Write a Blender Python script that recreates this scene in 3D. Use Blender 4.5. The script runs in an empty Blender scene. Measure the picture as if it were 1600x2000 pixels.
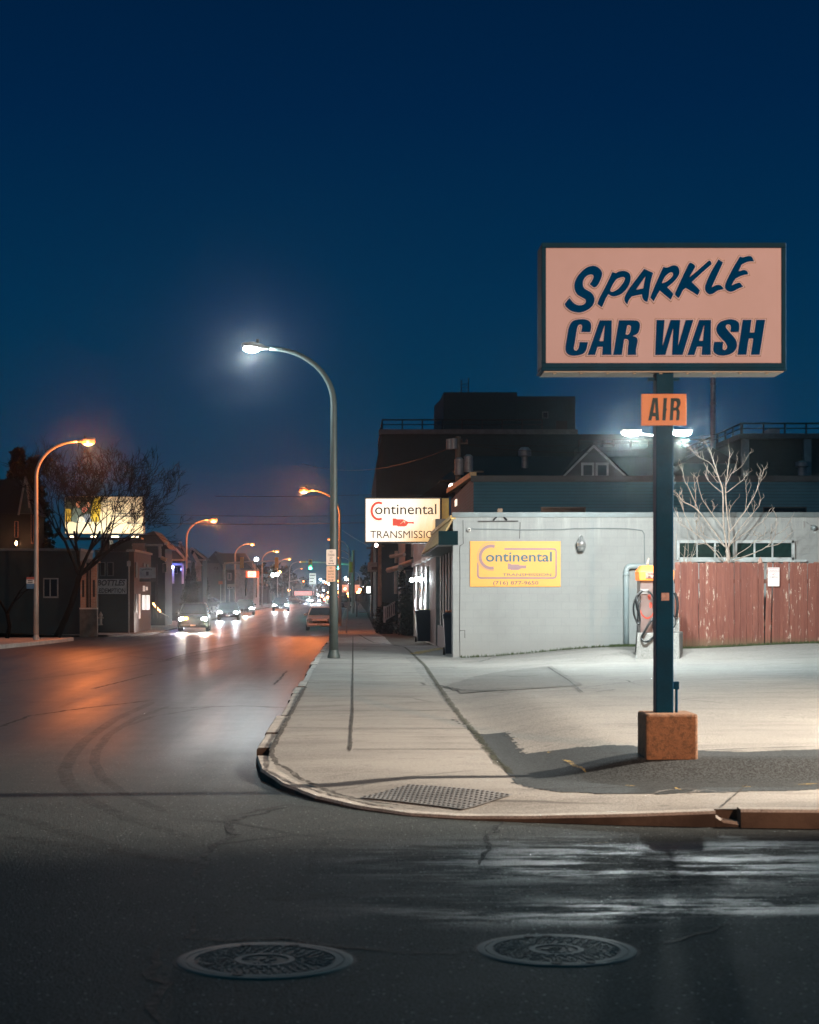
import bpy, bmesh, math, random
from mathutils import Vector, Matrix
R = math.radians
C = bpy.context.scene.collection
scn = bpy.context.scene
F, VX, VY, H = 3400.0, 690.0, 1168.0, 1.6      # focal length in photo pixels, street vanishing point, eye height

# ------------------------------------------------------------------ camera, sky, exposure
cam = bpy.data.objects.new('camera', bpy.data.cameras.new('camera'))
C.objects.link(cam)
cam.location = (0, 0, H); cam.rotation_euler = (R(90), 0, 0)
cd = cam.data
cd.sensor_width = 36; cd.lens = 61.2; cd.shift_x = .055; cd.shift_y = .084
cd.clip_start = .1; cd.clip_end = 6000
cd.dof.use_dof = True; cd.dof.focus_distance = 42; cd.dof.aperture_fstop = 5.0
scn.camera = cam
W = bpy.data.worlds.new('World'); scn.world = W; W.use_nodes = True
nt = W.node_tree; nt.nodes.clear()
wo = nt.nodes.new('ShaderNodeOutputWorld'); bg = nt.nodes.new('ShaderNodeBackground')
sky = nt.nodes.new('ShaderNodeTexSky'); sky.sky_type = 'NISHITA'; sky.sun_disc = False
sky.sun_elevation = R(-5); sky.sun_rotation = R(200)
tc = nt.nodes.new('ShaderNodeTexCoord'); sx = nt.nodes.new('ShaderNodeSeparateXYZ')
rp = nt.nodes.new('ShaderNodeValToRGB'); el = rp.color_ramp.elements
while len(el) < 6: el.new(.5)
for e, (p, c) in zip(el, ((0, (.0, .040, .078)), (.07, (.0, .036, .080)), (.16, (.0, .028, .078)), (.27, (.0, .0165, .060)), (.36, (.0, .012, .045)), (.62, (.0, .07, .10)))):  # last stop, above the view, is brightened to add teal fill light
    e.position = p; e.color = (*c, 1)
ad = nt.nodes.new('ShaderNodeMixRGB'); ad.blend_type = 'ADD'; ad.inputs[0].default_value = .004
nt.links.new(tc.outputs['Generated'], sx.inputs[0]); nt.links.new(sx.outputs['Z'], rp.inputs[0])
nt.links.new(rp.outputs[0], ad.inputs[1]); nt.links.new(sky.outputs[0], ad.inputs[2])
nt.links.new(ad.outputs[0], bg.inputs[0]); bg.inputs[1].default_value = 1
nt.links.new(bg.outputs[0], wo.inputs[0])
scn.view_settings.view_transform = 'Standard'; scn.view_settings.look = 'None'
scn.view_settings.exposure = 0; scn.view_settings.gamma = 1
scn.cycles.max_bounces = 6; scn.cycles.volume_bounces = 0; scn.cycles.sample_clamp_indirect = 4
scn.cycles.sample_clamp_direct = 0; scn.cycles.use_denoising = True; scn.cycles.caustics_reflective = False

# ------------------------------------------------------------------ light colours and powers
SODIUM = (1, .235, .045); LED = (.88, .97, 1.0); WARM = (1, .84, .68)
P_SODIUM, P_LED, P_TWIN, P_RIGHT, P_BACK = 1150, 900, 1250, 18500, 25500
HAZE = 2.5e-4

# ------------------------------------------------------------------ helpers
def S(a, b, t):
    t = min(1, max(0, (t - a) / (b - a))); return t * t * (3 - 2 * t)
KEYS = ((-50, 0), (46, 0), (72, -.14), (100, -.46), (116, -.38), (140, -.18), (185, .2), (340, .6), (600, 1.2), (1500, 2.0), (3000, 2.0))
def prof(y):
    for (a, za), (b, zb) in zip(KEYS, KEYS[1:]):
        if y <= b: return za + (zb - za) * S(a, b, y)
    return KEYS[-1][1]
def lot_z(x, y):
    r = S(2.5, 6.8, x) * (.06 * S(20, 36, y) + .22 * S(38.5, 41.5, y)) + .13 * S(7.5, 11.2, x) * S(25, 41, y)
    r += .17 * S(1.4, 2.5, x) * S(13.9, 14.4, y) * (1 - S(17, 38, y))
    return prof(y) + .114 + r
def X(px, y): return (px - VX) * y / F
def Z(py, y): return H - (py - VY) * y / F
def P(px, py, y): return Vector((X(px, y), y, Z(py, y)))
def G(px, py, z=0):
    y = (H - z) * F / (py - VY); return Vector((X(px, y), y, z))
ORG = {}
class MB:
    def __init__(s): s.v = []; s.f = []
    def add(s, v, f):
        n = len(s.v); s.v += [Vector(p) for p in v]; s.f += [tuple(i + n for i in q) for q in f]; return s
    def box(s, x0, x1, y0, y1, z0, z1, rz=0, piv=None, m=None):
        v = [Vector(p) for p in ((x0,y0,z0),(x1,y0,z0),(x1,y1,z0),(x0,y1,z0),(x0,y0,z1),(x1,y0,z1),(x1,y1,z1),(x0,y1,z1))]
        if rz:
            c = Vector(piv) if piv else Vector(((x0+x1)/2, (y0+y1)/2, 0)); q = Matrix.Rotation(rz, 3, 'Z')
            v = [q @ (p - c) + c for p in v]
        if m: v = [m @ p for p in v]
        return s.add(v, [(0,3,2,1),(4,5,6,7),(0,1,5,4),(1,2,6,5),(2,3,7,6),(3,0,4,7)])
    def prism(s, poly, axis, a, b):
        n = len(poly)
        def q(p, t): return (t, p[0], p[1]) if axis == 'x' else ((p[0], t, p[1]) if axis == 'y' else (p[0], p[1], t))
        v = [q(p, a) for p in poly] + [q(p, b) for p in poly]
        return s.add(v, [tuple(range(n))[::-1], tuple(range(n, 2*n))] + [(i, (i+1) % n, n + (i+1) % n, n + i) for i in range(n)])
    def loft(s, secs, cap=True):
        n = len(secs[0]); v = [p for q in secs for p in q]; f = []
        for k in range(len(secs) - 1):
            for i in range(n): f.append((k*n + i, k*n + (i+1) % n, (k+1)*n + (i+1) % n, (k+1)*n + i))
        if cap: f += [tuple(range(n))[::-1], tuple(range((len(secs)-1)*n, len(secs)*n))]
        return s.add(v, f)
    def tube(s, pts, r, n=8, cap=True):
        pts = [Vector(p) for p in pts]; rs = r if isinstance(r, (list, tuple)) else [r] * len(pts); secs = []
        up = None
        for i, p in enumerate(pts):
            d = (pts[min(i+1, len(pts)-1)] - pts[max(i-1, 0)]).normalized()
            if up is None or abs(d.dot(up)) > .98: up = Vector((0,0,1)) if abs(d.z) < .9 else Vector((1,0,0))
            a = d.cross(up).normalized(); b = a.cross(d).normalized(); up = b
            secs.append([p + (a * math.cos(2*math.pi*k/n) + b * math.sin(2*math.pi*k/n)) * rs[i] for k in range(n)])
        return s.loft(secs, cap)
    def lathe(s, prof_, at=(0,0,0), n=24, axis='z'):
        at = Vector(at); secs = []
        for r, z in prof_:
            ring = []
            for k in range(n):
                a = 2*math.pi*k/n; p = (r*math.cos(a), r*math.sin(a), z)
                if axis == 'y': p = (p[0], p[2], p[1])
                if axis == 'x': p = (p[2], p[0], p[1])
                ring.append(at + Vector(p))
            secs.append(ring)
        return s.loft(secs, True)
    def ell(s, c, r, n=12, m=8):
        c = Vector(c); r = r if isinstance(r, (tuple, list)) else (r, r, r)
        secs = []
        for j in range(m + 1):
            t = math.pi * j / m; k_ = max(math.sin(t), .001)
            secs.append([c + Vector((r[0]*k_*math.cos(2*math.pi*k/n), r[1]*k_*math.sin(2*math.pi*k/n), -r[2]*math.cos(t))) for k in range(n)])
        return s.loft(secs)
    def grid(s, xs, ys, zf):
        nx = len(xs); v = [(x, y, zf(x, y)) for y in ys for x in xs]
        return s.add(v, [(j*nx+i, j*nx+i+1, (j+1)*nx+i+1, (j+1)*nx+i) for j in range(len(ys)-1) for i in range(nx-1)])
    def leaf(s, c, size, rng):
        c = Vector(c)
        a = Vector((rng.uniform(-1,1), rng.uniform(-1,1), rng.uniform(-1,1))).normalized(); b = a.orthogonal().normalized()
        b = Matrix.Rotation(rng.uniform(0, 6.3), 3, a) @ b; d = a.cross(b)
        return s.add([c - b*size, c + d*size*.45, c + b*size, c - d*size*.45], [(0,1,2,3)])
    def build(s, name, mat, parent=None, smooth=False, bevel=0, fix=True):
        me = bpy.data.meshes.new(name); o = bpy.data.objects.new(name, me); C.objects.link(o)
        off = Vector((0,0,0))
        if parent is not None: o.parent = parent; off = ORG[parent.name]
        ORG[o.name] = off
        me.from_pydata([p - off for p in s.v], [], s.f); me.validate()
        if fix == 'up':
            me.update(); bm = bmesh.new(); bm.from_mesh(me); bm.normal_update()
            bmesh.ops.reverse_faces(bm, faces=[f for f in bm.faces if f.normal.z < 0]); bm.to_mesh(me); bm.free()
        elif fix:
            bm = bmesh.new(); bm.from_mesh(me); bmesh.ops.recalc_face_normals(bm, faces=bm.faces); bm.to_mesh(me); bm.free()
        if smooth:
            for p in me.polygons: p.use_smooth = True
        if smooth == 2:
            try: me.set_sharp_from_angle(angle=R(40))
            except Exception: pass
        me.materials.append(mat)
        if bevel:
            b = o.modifiers.new('edge', 'BEVEL'); b.width = bevel; b.segments = 2; b.limit_method = 'ANGLE'
        return o
def thing(name, label, cat, loc=(0,0,0), group=None):
    o = bpy.data.objects.new(name, None); C.objects.link(o); o.location = loc; o.empty_display_size = .2
    ORG[o.name] = Vector(loc); o['label'] = label; o['category'] = cat
    if group: o['group'] = group
    return o
def tag(o, label, cat, group=None):
    o['label'] = label; o['category'] = cat
    if group: o['group'] = group
    return o
def struct(o): o['kind'] = 'structure'; return o
def copy_tree(o, loc, rz=0, label=None, scale=None):
    def rec(a, p):
        c = a.copy(); C.objects.link(c)
        if p is not None:
            c.parent = p; c.matrix_parent_inverse = a.matrix_parent_inverse.copy()
        for ch in a.children: rec(ch, c)
        return c
    r = rec(o, None); r.location = loc; r.rotation_euler = (0, 0, rz)
    if scale: r.scale = (scale,)*3
    if label: r['label'] = label
    return r
def lamp(name, kind, loc, power, col, parent=None, target=None, cone=150, blend=.5, radius=.1):
    l = bpy.data.lights.new(name, kind); o = bpy.data.objects.new(name, l); C.objects.link(o)
    l.energy = power; l.color = col; l.shadow_soft_size = radius
    if kind == 'SPOT': l.spot_size = R(cone); l.spot_blend = blend
    loc = Vector(loc)
    if target is not None: o.rotation_euler = (Vector(target) - loc).to_track_quat('-Z', 'Y').to_euler()
    if parent is not None: o.parent = parent; loc = loc - ORG[parent.name]
    o.location = loc
    return o
def smooth_loop(pts, k=6):
    out = []; n = len(pts); cr = [len(p) > 2 and p[2] for p in pts]
    for i in range(n):
        p0, p1, p2, p3 = pts[(i-1) % n], pts[i], pts[(i+1) % n], pts[(i+2) % n]
        if cr[i]: p0 = p1
        if cr[(i+1) % n]: p3 = p2
        out.append(tuple(p1[:2]))
        if cr[i] and cr[(i+1) % n]: continue
        for j in range(1, k):
            t = j / k
            out.append(tuple(.5*(2*p1[d] + (p2[d]-p0[d])*t + (2*p0[d]-5*p1[d]+4*p2[d]-p3[d])*t*t + (3*p1[d]-p0[d]-3*p2[d]+p3[d])*t**3) for d in (0, 1)))
    return out
def offset_loop(pts, d):
    q = [pts[0]]
    for p in pts[1:]:
        if math.hypot(p[0]-q[-1][0], p[1]-q[-1][1]) > 1e-5: q.append(p)
    if math.hypot(q[0][0]-q[-1][0], q[0][1]-q[-1][1]) < 1e-5: q.pop()
    n = len(q); out = []
    for i in range(n):
        a, b, c = Vector(q[i-1]), Vector(q[i]), Vector(q[(i+1) % n])
        e1 = (b-a).normalized(); e2 = (c-b).normalized(); n1 = Vector((e1.y, -e1.x)); n2 = Vector((e2.y, -e2.x))
        m = n1 + n2
        if m.length < .05: m = n1
        m.normalize(); k = 1 / max(.55, m.dot(n1)); o_ = b + m*d*k; out.append((o_.x, o_.y))
    return out
def dist_to(p, lp):
    best = 9
    for a_, b_ in zip(lp, lp[1:] + lp[:1]):
        dx, dy = b_[0]-a_[0], b_[1]-a_[1]; q = dx*dx + dy*dy; t_ = 0 if q == 0 else max(0, min(1, ((p[0]-a_[0])*dx + (p[1]-a_[1])*dy)/q))
        best = min(best, math.hypot(p[0]-a_[0]-t_*dx, p[1]-a_[1]-t_*dy))
    return best
def area(p): return sum(p[i-1][0]*p[i][1] - p[i][0]*p[i-1][1] for i in range(len(p))) / 2
def curve_mesh(name, cu, mat, parent, xf):
    o = bpy.data.objects.new('tmp', cu); C.objects.link(o)
    bpy.context.view_layer.update()
    me = bpy.data.meshes.new_from_object(o.evaluated_get(bpy.context.evaluated_depsgraph_get()))
    bpy.data.objects.remove(o)
    r = bpy.data.objects.new(name, me); C.objects.link(r); me.materials.clear(); me.materials.append(mat); me.name = name
    off = Vector((0,0,0))
    if parent is not None: r.parent = parent; off = ORG[parent.name]
    ORG[r.name] = off
    for v in me.vertices: v.co = xf(v.co) - off
    return r
def shape(name, loops, mat, parent, y, thick=.004, grow=0):
    """flat filled outline (world x, z loops; holes reversed) standing at depth y and facing the camera side"""
    cu = bpy.data.curves.new(name, 'CURVE'); cu.dimensions = '2D'; cu.fill_mode = 'BOTH'; cu.extrude = thick/2
    for i, lp in enumerate(loops):
        hole = lp[0] == 'h'; lp = lp[1:] if hole else lp
        if (area(lp) > 0) == hole: lp = lp[::-1]
        if grow: lp = offset_loop(lp, grow)
        sp = cu.splines.new('POLY'); sp.points.add(len(lp)-1); sp.use_cyclic_u = True
        for k, p in enumerate(lp): sp.points[k].co = (p[0], p[1], 0, 1)
    return curve_mesh(name, cu, mat, parent, lambda c: Vector((c.x, y - c.z, c.y)))
def text(name, s, x0, x1, z0, z1, y, mat, parent, bold=0, shear=0, thick=.004, face=0):
    """text fitted to a box, standing at depth y facing the camera (face=0); face=1: on a wall x = y looking towards -x, x0/x1 are depths"""
    cu = bpy.data.curves.new(name, 'FONT'); cu.body = s; cu.offset = bold; cu.shear = shear; cu.extrude = thick/2; cu.resolution_u = 3
    cu.align_x = 'CENTER'
    o = bpy.data.objects.new('tmp', cu); C.objects.link(o); bpy.context.view_layer.update()
    bb = [Vector(b) for b in o.bound_box]; bpy.data.objects.remove(o)
    a0, a1 = min(b.x for b in bb), max(b.x for b in bb); b0, b1 = min(b.y for b in bb), max(b.y for b in bb)
    def xf(c):
        u = x0 + (x1-x0)*(c.x-a0)/(a1-a0); v = z0 + (z1-z0)*(c.y-b0)/(b1-b0)
        return Vector((u, y - c.z, v)) if not face else Vector((y - c.z, u, v))
    return curve_mesh(name, cu, mat, parent, xf)

# ------------------------------------------------------------------ materials
def newmat(name):
    m = bpy.data.materials.new(name); m.use_nodes = True
    return m, m.node_tree, m.node_tree.nodes['Principled BSDF']
def N(t, kind, **kw):
    n = t.nodes.new(kind)
    for k, v in kw.items():
        if k == 'op': n.operation = v
        elif k == 'blend': n.blend_type = v
        else: n.inputs[k.replace('_', ' ')].default_value = v
    return n
def L(t, a, b): t.links.new(a, b)
def math_(t, op, a, b=None, c=None):
    n = t.nodes.new('ShaderNodeMath'); n.operation = op
    for i, q in enumerate((a, b, c)):
        if q is None: continue
        if isinstance(q, (int, float)): n.inputs[i].default_value = q
        else: L(t, q, n.inputs[i])
    return n.outputs[0]
def mix(t, f, a, b, blend='MIX'):
    n = t.nodes.new('ShaderNodeMixRGB'); n.blend_type = blend
    for i, q in enumerate((f, a, b)):
        if isinstance(q, (int, float)): n.inputs[i].default_value = q
        elif isinstance(q, tuple): n.inputs[i].default_value = (*q, 1)
        else: L(t, q, n.inputs[i])
    return n.outputs[0]
def ramp(t, f, a, b, smooth_=True):
    n = t.nodes.new('ShaderNodeMapRange'); n.interpolation_type = 'SMOOTHSTEP' if smooth_ else 'LINEAR'
    L(t, f, n.inputs[0]); n.inputs[1].default_value = a; n.inputs[2].default_value = b
    return n.outputs[0]
def coord(t, scale=(1,1,1), kind='Object'):
    a = t.nodes.new('ShaderNodeTexCoord'); b = t.nodes.new('ShaderNodeMapping'); b.inputs['Scale'].default_value = scale
    L(t, a.outputs[kind], b.inputs[0]); return b.outputs[0]
def noise(t, v, scale, detail=4, rough=.55):
    n = t.nodes.new('ShaderNodeTexNoise'); n.inputs['Scale'].default_value = scale; n.inputs['Detail'].default_value = detail
    n.inputs['Roughness'].default_value = rough; L(t, v, n.inputs['Vector']); return n.outputs['Fac']
def bump(t, b, h, strength, dist=.02):
    n = t.nodes.new('ShaderNodeBump'); n.inputs['Strength'].default_value = strength; n.inputs['Distance'].default_value = dist
    L(t, h, n.inputs['Height']); L(t, n.outputs[0], b.inputs['Normal'])
MATS = {}
def M(name, col, rough=.6, metal=0, var=.25, scale=3, bmp=.15, bscale=40, spec=.5):
    if name in MATS: return MATS[name]
    m, t, b = newmat(name); v = coord(t)
    n1 = noise(t, v, scale, 5); n2 = noise(t, v, bscale, 3)
    d = tuple(max(0, c*(1-var)) for c in col); u = tuple(min(1, c*(1+var)) for c in col)
    c1 = mix(t, ramp(t, n1, .3, .7), d, u); c2 = mix(t, .25, c1, mix(t, n2, d, u))
    L(t, c2, b.inputs['Base Color'])
    L(t, math_(t, 'ADD', rough - .1, math_(t, 'MULTIPLY', n1, .2)), b.inputs['Roughness'])
    b.inputs['Metallic'].default_value = metal; b.inputs['Specular IOR Level'].default_value = spec
    if bmp: bump(t, b, n2, bmp, .01)
    MATS[name] = m; return m
def EM(name, col, strength, base=None):
    if name in MATS: return MATS[name]
    m, t, b = newmat(name)
    b.inputs['Base Color'].default_value = (*(base or (.6,.6,.6)), 1); b.inputs['Roughness'].default_value = .4
    b.inputs['Emission Color'].default_value = (*col, 1); b.inputs['Emission Strength'].default_value = strength
    m.cycles.emission_sampling = 'NONE'
    v = coord(t); n1 = noise(t, v, 2.2, 3)
    L(t, math_(t, 'MULTIPLY', strength, math_(t, 'ADD', .82, math_(t, 'MULTIPLY', n1, .36))), b.inputs['Emission Strength'])
    MATS[name] = m; return m
def glass(name='dark_glass', col=(.008, .012, .014), rough=.08):
    if name in MATS: return MATS[name]
    m, t, b = newmat(name); b.inputs['Base Color'].default_value = (*col, 1)
    n = noise(t, coord(t), 1.5, 2); L(t, math_(t, 'ADD', rough, math_(t, 'MULTIPLY', n, .1)), b.inputs['Roughness'])
    MATS[name] = m; return m
def crackle(t, v, scale, width, gate=.5):
    """thin irregular cracks, only where a slow noise lets them run"""
    n = t.nodes.new('ShaderNodeTexNoise'); n.inputs['Scale'].default_value = scale*2.2; n.inputs['Detail'].default_value = 6; L(t, v, n.inputs['Vector'])
    w = t.nodes.new('ShaderNodeMixRGB'); w.inputs[0].default_value = .22; L(t, v, w.inputs[1]); L(t, n.outputs['Color'], w.inputs[2])
    vo = t.nodes.new('ShaderNodeTexVoronoi'); vo.feature = 'DISTANCE_TO_EDGE'; vo.inputs['Scale'].default_value = scale; L(t, w.outputs[0], vo.inputs['Vector'])
    return math_(t, 'MULTIPLY', ramp(t, vo.outputs['Distance'], width, width*.25), ramp(t, noise(t, v, scale*.45, 3), gate, gate + .1))
def grit(t, v, scale, share):
    """single pale or dark stones: a few cells picked at random"""
    vo = t.nodes.new('ShaderNodeTexVoronoi'); vo.inputs['Scale'].default_value = scale; L(t, v, vo.inputs['Vector'])
    se = t.nodes.new('ShaderNodeSeparateColor'); L(t, vo.outputs['Color'], se.inputs[0])
    return math_(t, 'MULTIPLY', ramp(t, se.outputs[0], 1-share, 1-share*.7), ramp(t, vo.outputs['Distance'], .42, .25))
def asphalt_mat():
    m, t, b = newmat('asphalt'); v = coord(t)
    big = noise(t, v, .22, 5); mid = noise(t, v, 1.7, 6, .65); fine = noise(t, v, 52, 4, .75)
    vo = t.nodes.new('ShaderNodeTexVoronoi'); vo.inputs['Scale'].default_value = 62; L(t, v, vo.inputs['Vector'])
    c = mix(t, ramp(t, big, .3, .7), (.027, .036, .038), (.047, .055, .056))
    c = mix(t, ramp(t, mid, .42, .72), c, (.019, .026, .028))
    c = mix(t, .65, c, mix(t, ramp(t, fine, .34, .66), (.006, .009, .01), (.104, .118, .118)))
    g = ramp(t, vo.outputs['Distance'], .5, .08); c = mix(t, math_(t, 'MULTIPLY', g, .22), c, (.17, .165, .16))
    blot = noise(t, v, 9, 5, .7); c = mix(t, math_(t, 'MULTIPLY', ramp(t, blot, .5, .75), .55), c, (.016, .018, .019))
    c = mix(t, grit(t, v, 48, .05), c, (.30, .33, .32)); c = mix(t, math_(t, 'MULTIPLY', grit(t, v, 30, .07), .8), c, (.006, .007, .008))
    c = mix(t, math_(t, 'MULTIPLY', crackle(t, v, .33, .012, .52), .9), c, (.007, .008, .009))
    L(t, c, b.inputs['Base Color'])
    # worn wheel tracks: lengthwise on the avenue, crosswise on the side street in front
    a = noise(t, coord(t, (.9, .035, 1)), 1, 4); s = noise(t, coord(t, (.75, 2.7, 1)), 1.1, 9, .74)
    sep = t.nodes.new('ShaderNodeSeparateXYZ'); L(t, v, sep.inputs[0]); y = sep.outputs['Y']
    y2 = math_(t, 'ADD', y, math_(t, 'MULTIPLY', math_(t, 'SUBTRACT', noise(t, coord(t, (.5, 1, 1)), .9, 3), .5), 1.2))
    band = math_(t, 'MAXIMUM', math_(t, 'MULTIPLY', ramp(t, y2, 8.4, 9.0), ramp(t, y2, 9.7, 9.0)), math_(t, 'MULTIPLY', ramp(t, y2, 9.3, 10.3), ramp(t, y2, 12.0, 10.7)))
    wet = math_(t, 'MULTIPLY', math_(t, 'MULTIPLY', band, ramp(t, s, .44, .56)), ramp(t, sep.outputs['X'], -.6, 1.4))
    side = ramp(t, y, 9, 21)
    ro = math_(t, 'ADD', .74, math_(t, 'MULTIPLY', math_(t, 'MULTIPLY', ramp(t, a, .3, .7), side), -.12))
    ro = math_(t, 'SUBTRACT', ro, math_(t, 'MULTIPLY', side, .27))
    ro = math_(t, 'SUBTRACT', ro, math_(t, 'MULTIPLY', wet, .42))
    ro = math_(t, 'ADD', ro, math_(t, 'MULTIPLY', math_(t, 'SUBTRACT', mid, .5), .10))
    L(t, ro, b.inputs['Roughness'])
    L(t, math_(t, 'ADD', math_(t, 'ADD', .14, math_(t, 'MULTIPLY', side, .13)), math_(t, 'MULTIPLY', wet, 1.1)), b.inputs['Specular IOR Level'])
    h = math_(t, 'ADD', fine, math_(t, 'MULTIPLY', g, .7)); bump(t, b, h, .8, .008)
    for n_ in t.nodes:
        if n_.type == 'BUMP': L(t, math_(t, 'SUBTRACT', .8, math_(t, 'MULTIPLY', side, .68)), n_.inputs['Strength'])
    return m
def paving(name, lo, hi, stain, fine_amt=.35, scale=.6, rough=.8, stain_lim=(.46, .72), crack=0):
    m, t, b = newmat(name); v = coord(t)
    big = noise(t, v, scale, 6, .6); st = noise(t, coord(t, (.8, 1.6, 1)), 1.1, 7, .68); fine = noise(t, v, 60, 3, .7); sp = noise(t, v, 7, 5, .7)
    c = mix(t, ramp(t, big, .3, .7), lo, hi); c = mix(t, math_(t, 'MULTIPLY', ramp(t, st, *stain_lim), .8), c, stain)
    c = mix(t, fine_amt, c, mix(t, ramp(t, fine, .36, .64), tuple(q*.35 for q in lo), tuple(min(1, q*1.5) for q in hi)))
    c = mix(t, math_(t, 'MULTIPLY', ramp(t, sp, .60, .72), .6), c, stain)
    c = mix(t, math_(t, 'MULTIPLY', grit(t, v, 26, .05), .55), c, tuple(q*.4 for q in lo)); c = mix(t, math_(t, 'MULTIPLY', grit(t, v, 8, .035), .5), c, tuple(q*.45 for q in lo))
    if crack: c = mix(t, math_(t, 'MULTIPLY', crackle(t, v, crack, .008, .5), .85), c, tuple(q*.22 for q in lo))
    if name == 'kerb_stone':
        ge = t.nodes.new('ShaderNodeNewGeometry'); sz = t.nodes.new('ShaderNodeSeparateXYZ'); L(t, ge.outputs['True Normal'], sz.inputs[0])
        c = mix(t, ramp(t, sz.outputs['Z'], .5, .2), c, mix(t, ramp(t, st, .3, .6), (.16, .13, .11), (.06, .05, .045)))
    streak = noise(t, coord(t, (.25, 1.7, 1)), 2.1, 6, .7); c = mix(t, math_(t, 'MULTIPLY', ramp(t, streak, .52, .72), .38), c, stain)
    L(t, c, b.inputs['Base Color']); b.inputs['Roughness'].default_value = rough; b.inputs['Specular IOR Level'].default_value = .35
    bump(t, b, math_(t, 'ADD', fine, math_(t, 'MULTIPLY', sp, .8)), .5, .007); return m
def brick_mat(name, c1, c2, mortar, bw, bh, axis='xz', msize=.012, rough=.75, bmp=.5, var=.25, stain=None):
    m, t, b = newmat(name)
    a = t.nodes.new('ShaderNodeTexCoord'); se = t.nodes.new('ShaderNodeSeparateXYZ'); co = t.nodes.new('ShaderNodeCombineXYZ')
    L(t, a.outputs['Object'], se.inputs[0])
    L(t, math_(t, 'ADD', se.outputs['X'], se.outputs['Y']) if axis == 'both' else se.outputs['X' if axis == 'xz' else 'Y'], co.inputs[0]); L(t, se.outputs['Z'], co.inputs[1])
    br = t.nodes.new('ShaderNodeTexBrick'); L(t, co.outputs[0], br.inputs['Vector'])
    br.inputs['Scale'].default_value = 1; br.inputs['Brick Width'].default_value = bw; br.inputs['Row Height'].default_value = bh
    br.inputs['Mortar Size'].default_value = msize; br.inputs['Mortar Smooth'].default_value = .4
    br.inputs['Color1'].default_value = (*c1, 1); br.inputs['Color2'].default_value = (*c2, 1); br.inputs['Mortar'].default_value = (*mortar, 1)
    v = coord(t); n1 = noise(t, v, .8, 6, .65); n2 = noise(t, v, 45, 3)
    c = mix(t, math_(t, 'MULTIPLY', ramp(t, n1, .38, .8), var), br.outputs['Color'], tuple(q*.45 for q in c1))
    if stain:
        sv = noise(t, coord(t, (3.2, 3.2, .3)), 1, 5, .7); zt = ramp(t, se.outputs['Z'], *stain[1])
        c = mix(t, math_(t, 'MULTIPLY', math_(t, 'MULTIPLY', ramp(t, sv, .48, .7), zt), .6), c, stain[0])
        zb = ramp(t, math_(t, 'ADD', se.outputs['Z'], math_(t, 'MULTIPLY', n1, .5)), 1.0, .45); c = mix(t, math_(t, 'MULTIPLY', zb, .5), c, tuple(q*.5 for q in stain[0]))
    L(t, c, b.inputs['Base Color']); b.inputs['Roughness'].default_value = rough
    bump(t, b, math_(t, 'ADD', math_(t, 'MULTIPLY', br.outputs['Fac'], -1), math_(t, 'MULTIPLY', n2, .25)), bmp, .008); return m
def fence_mat():
    m, t, b = newmat('peeling_red_boards'); a = t.nodes.new('ShaderNodeTexCoord'); se = t.nodes.new('ShaderNodeSeparateXYZ'); L(t, a.outputs['Object'], se.inputs[0])
    wn = t.nodes.new('ShaderNodeTexWhiteNoise'); wn.noise_dimensions = '1D'; L(t, math_(t, 'FLOOR', math_(t, 'DIVIDE', se.outputs['X'], .14)), wn.inputs['W'])
    v = coord(t, (9, 9, .9)); n1 = noise(t, v, 1.6, 6, .7); n2 = noise(t, coord(t, (30, 30, 1.2)), 2, 4); n3 = noise(t, coord(t, (14, 14, 3)), 1, 6, .75)
    c = mix(t, wn.outputs['Value'], (.155, .05, .036), (.235, .085, .06)); c = mix(t, math_(t, 'MULTIPLY', ramp(t, n1, .35, .7), .65), c, (.11, .036, .03))
    c = mix(t, math_(t, 'MULTIPLY', ramp(t, n2, .4, .7), .35), c, (.28, .13, .095))
    peel = math_(t, 'ADD', n3, math_(t, 'MULTIPLY', wn.outputs['Value'], .09)); c = mix(t, ramp(t, peel, .642, .69), c, (.50, .43, .36))
    low = ramp(t, math_(t, 'ADD', se.outputs['Z'], math_(t, 'MULTIPLY', n1, .2)), .30, .10); c = mix(t, math_(t, 'MULTIPLY', low, .6), c, (.12, .105, .06))
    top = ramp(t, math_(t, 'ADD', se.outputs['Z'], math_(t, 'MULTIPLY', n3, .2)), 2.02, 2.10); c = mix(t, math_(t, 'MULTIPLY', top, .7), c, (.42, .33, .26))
    L(t, c, b.inputs['Base Color']); b.inputs['Roughness'].default_value = .75; bump(t, b, math_(t, 'ADD', n2, n3), .5, .006); return m
def rust_mat():
    m, t, b = newmat('stained_concrete'); v = coord(t); n = noise(t, v, 7, 8, .75); f = noise(t, v, 70, 3); g = noise(t, v, 24, 6, .75)
    c = mix(t, ramp(t, n, .32, .66), (.21, .10, .058), (.36, .185, .10)); c = mix(t, math_(t, 'MULTIPLY', ramp(t, g, .48, .62), .85), c, (.06, .036, .028))
    c = mix(t, .3, c, mix(t, f, (.08, .06, .05), (.6, .45, .3))); L(t, c, b.inputs['Base Color']); b.inputs['Roughness'].default_value = .85
    bump(t, b, math_(t, 'ADD', f, math_(t, 'MULTIPLY', g, 2)), .8, .01); return m
def patchy(name, col, amount=.5, rough=.7):
    """worn paint or rubber marks: partly see-through"""
    m, t, b = newmat(name); v = coord(t); n = noise(t, v, 9, 6, .75); f = noise(t, v, 70, 2)
    b.inputs['Base Color'].default_value = (*col, 1); b.inputs['Roughness'].default_value = rough
    L(t, math_(t, 'MULTIPLY', ramp(t, math_(t, 'ADD', n, math_(t, 'MULTIPLY', f, .3)), .45, .85), amount), b.inputs['Alpha']); return m
ASPH = asphalt_mat()
WALK = paving('sidewalk_concrete', (.27, .265, .25), (.37, .36, .335), (.15, .14, .13), .3, .5, crack=.28)
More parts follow.
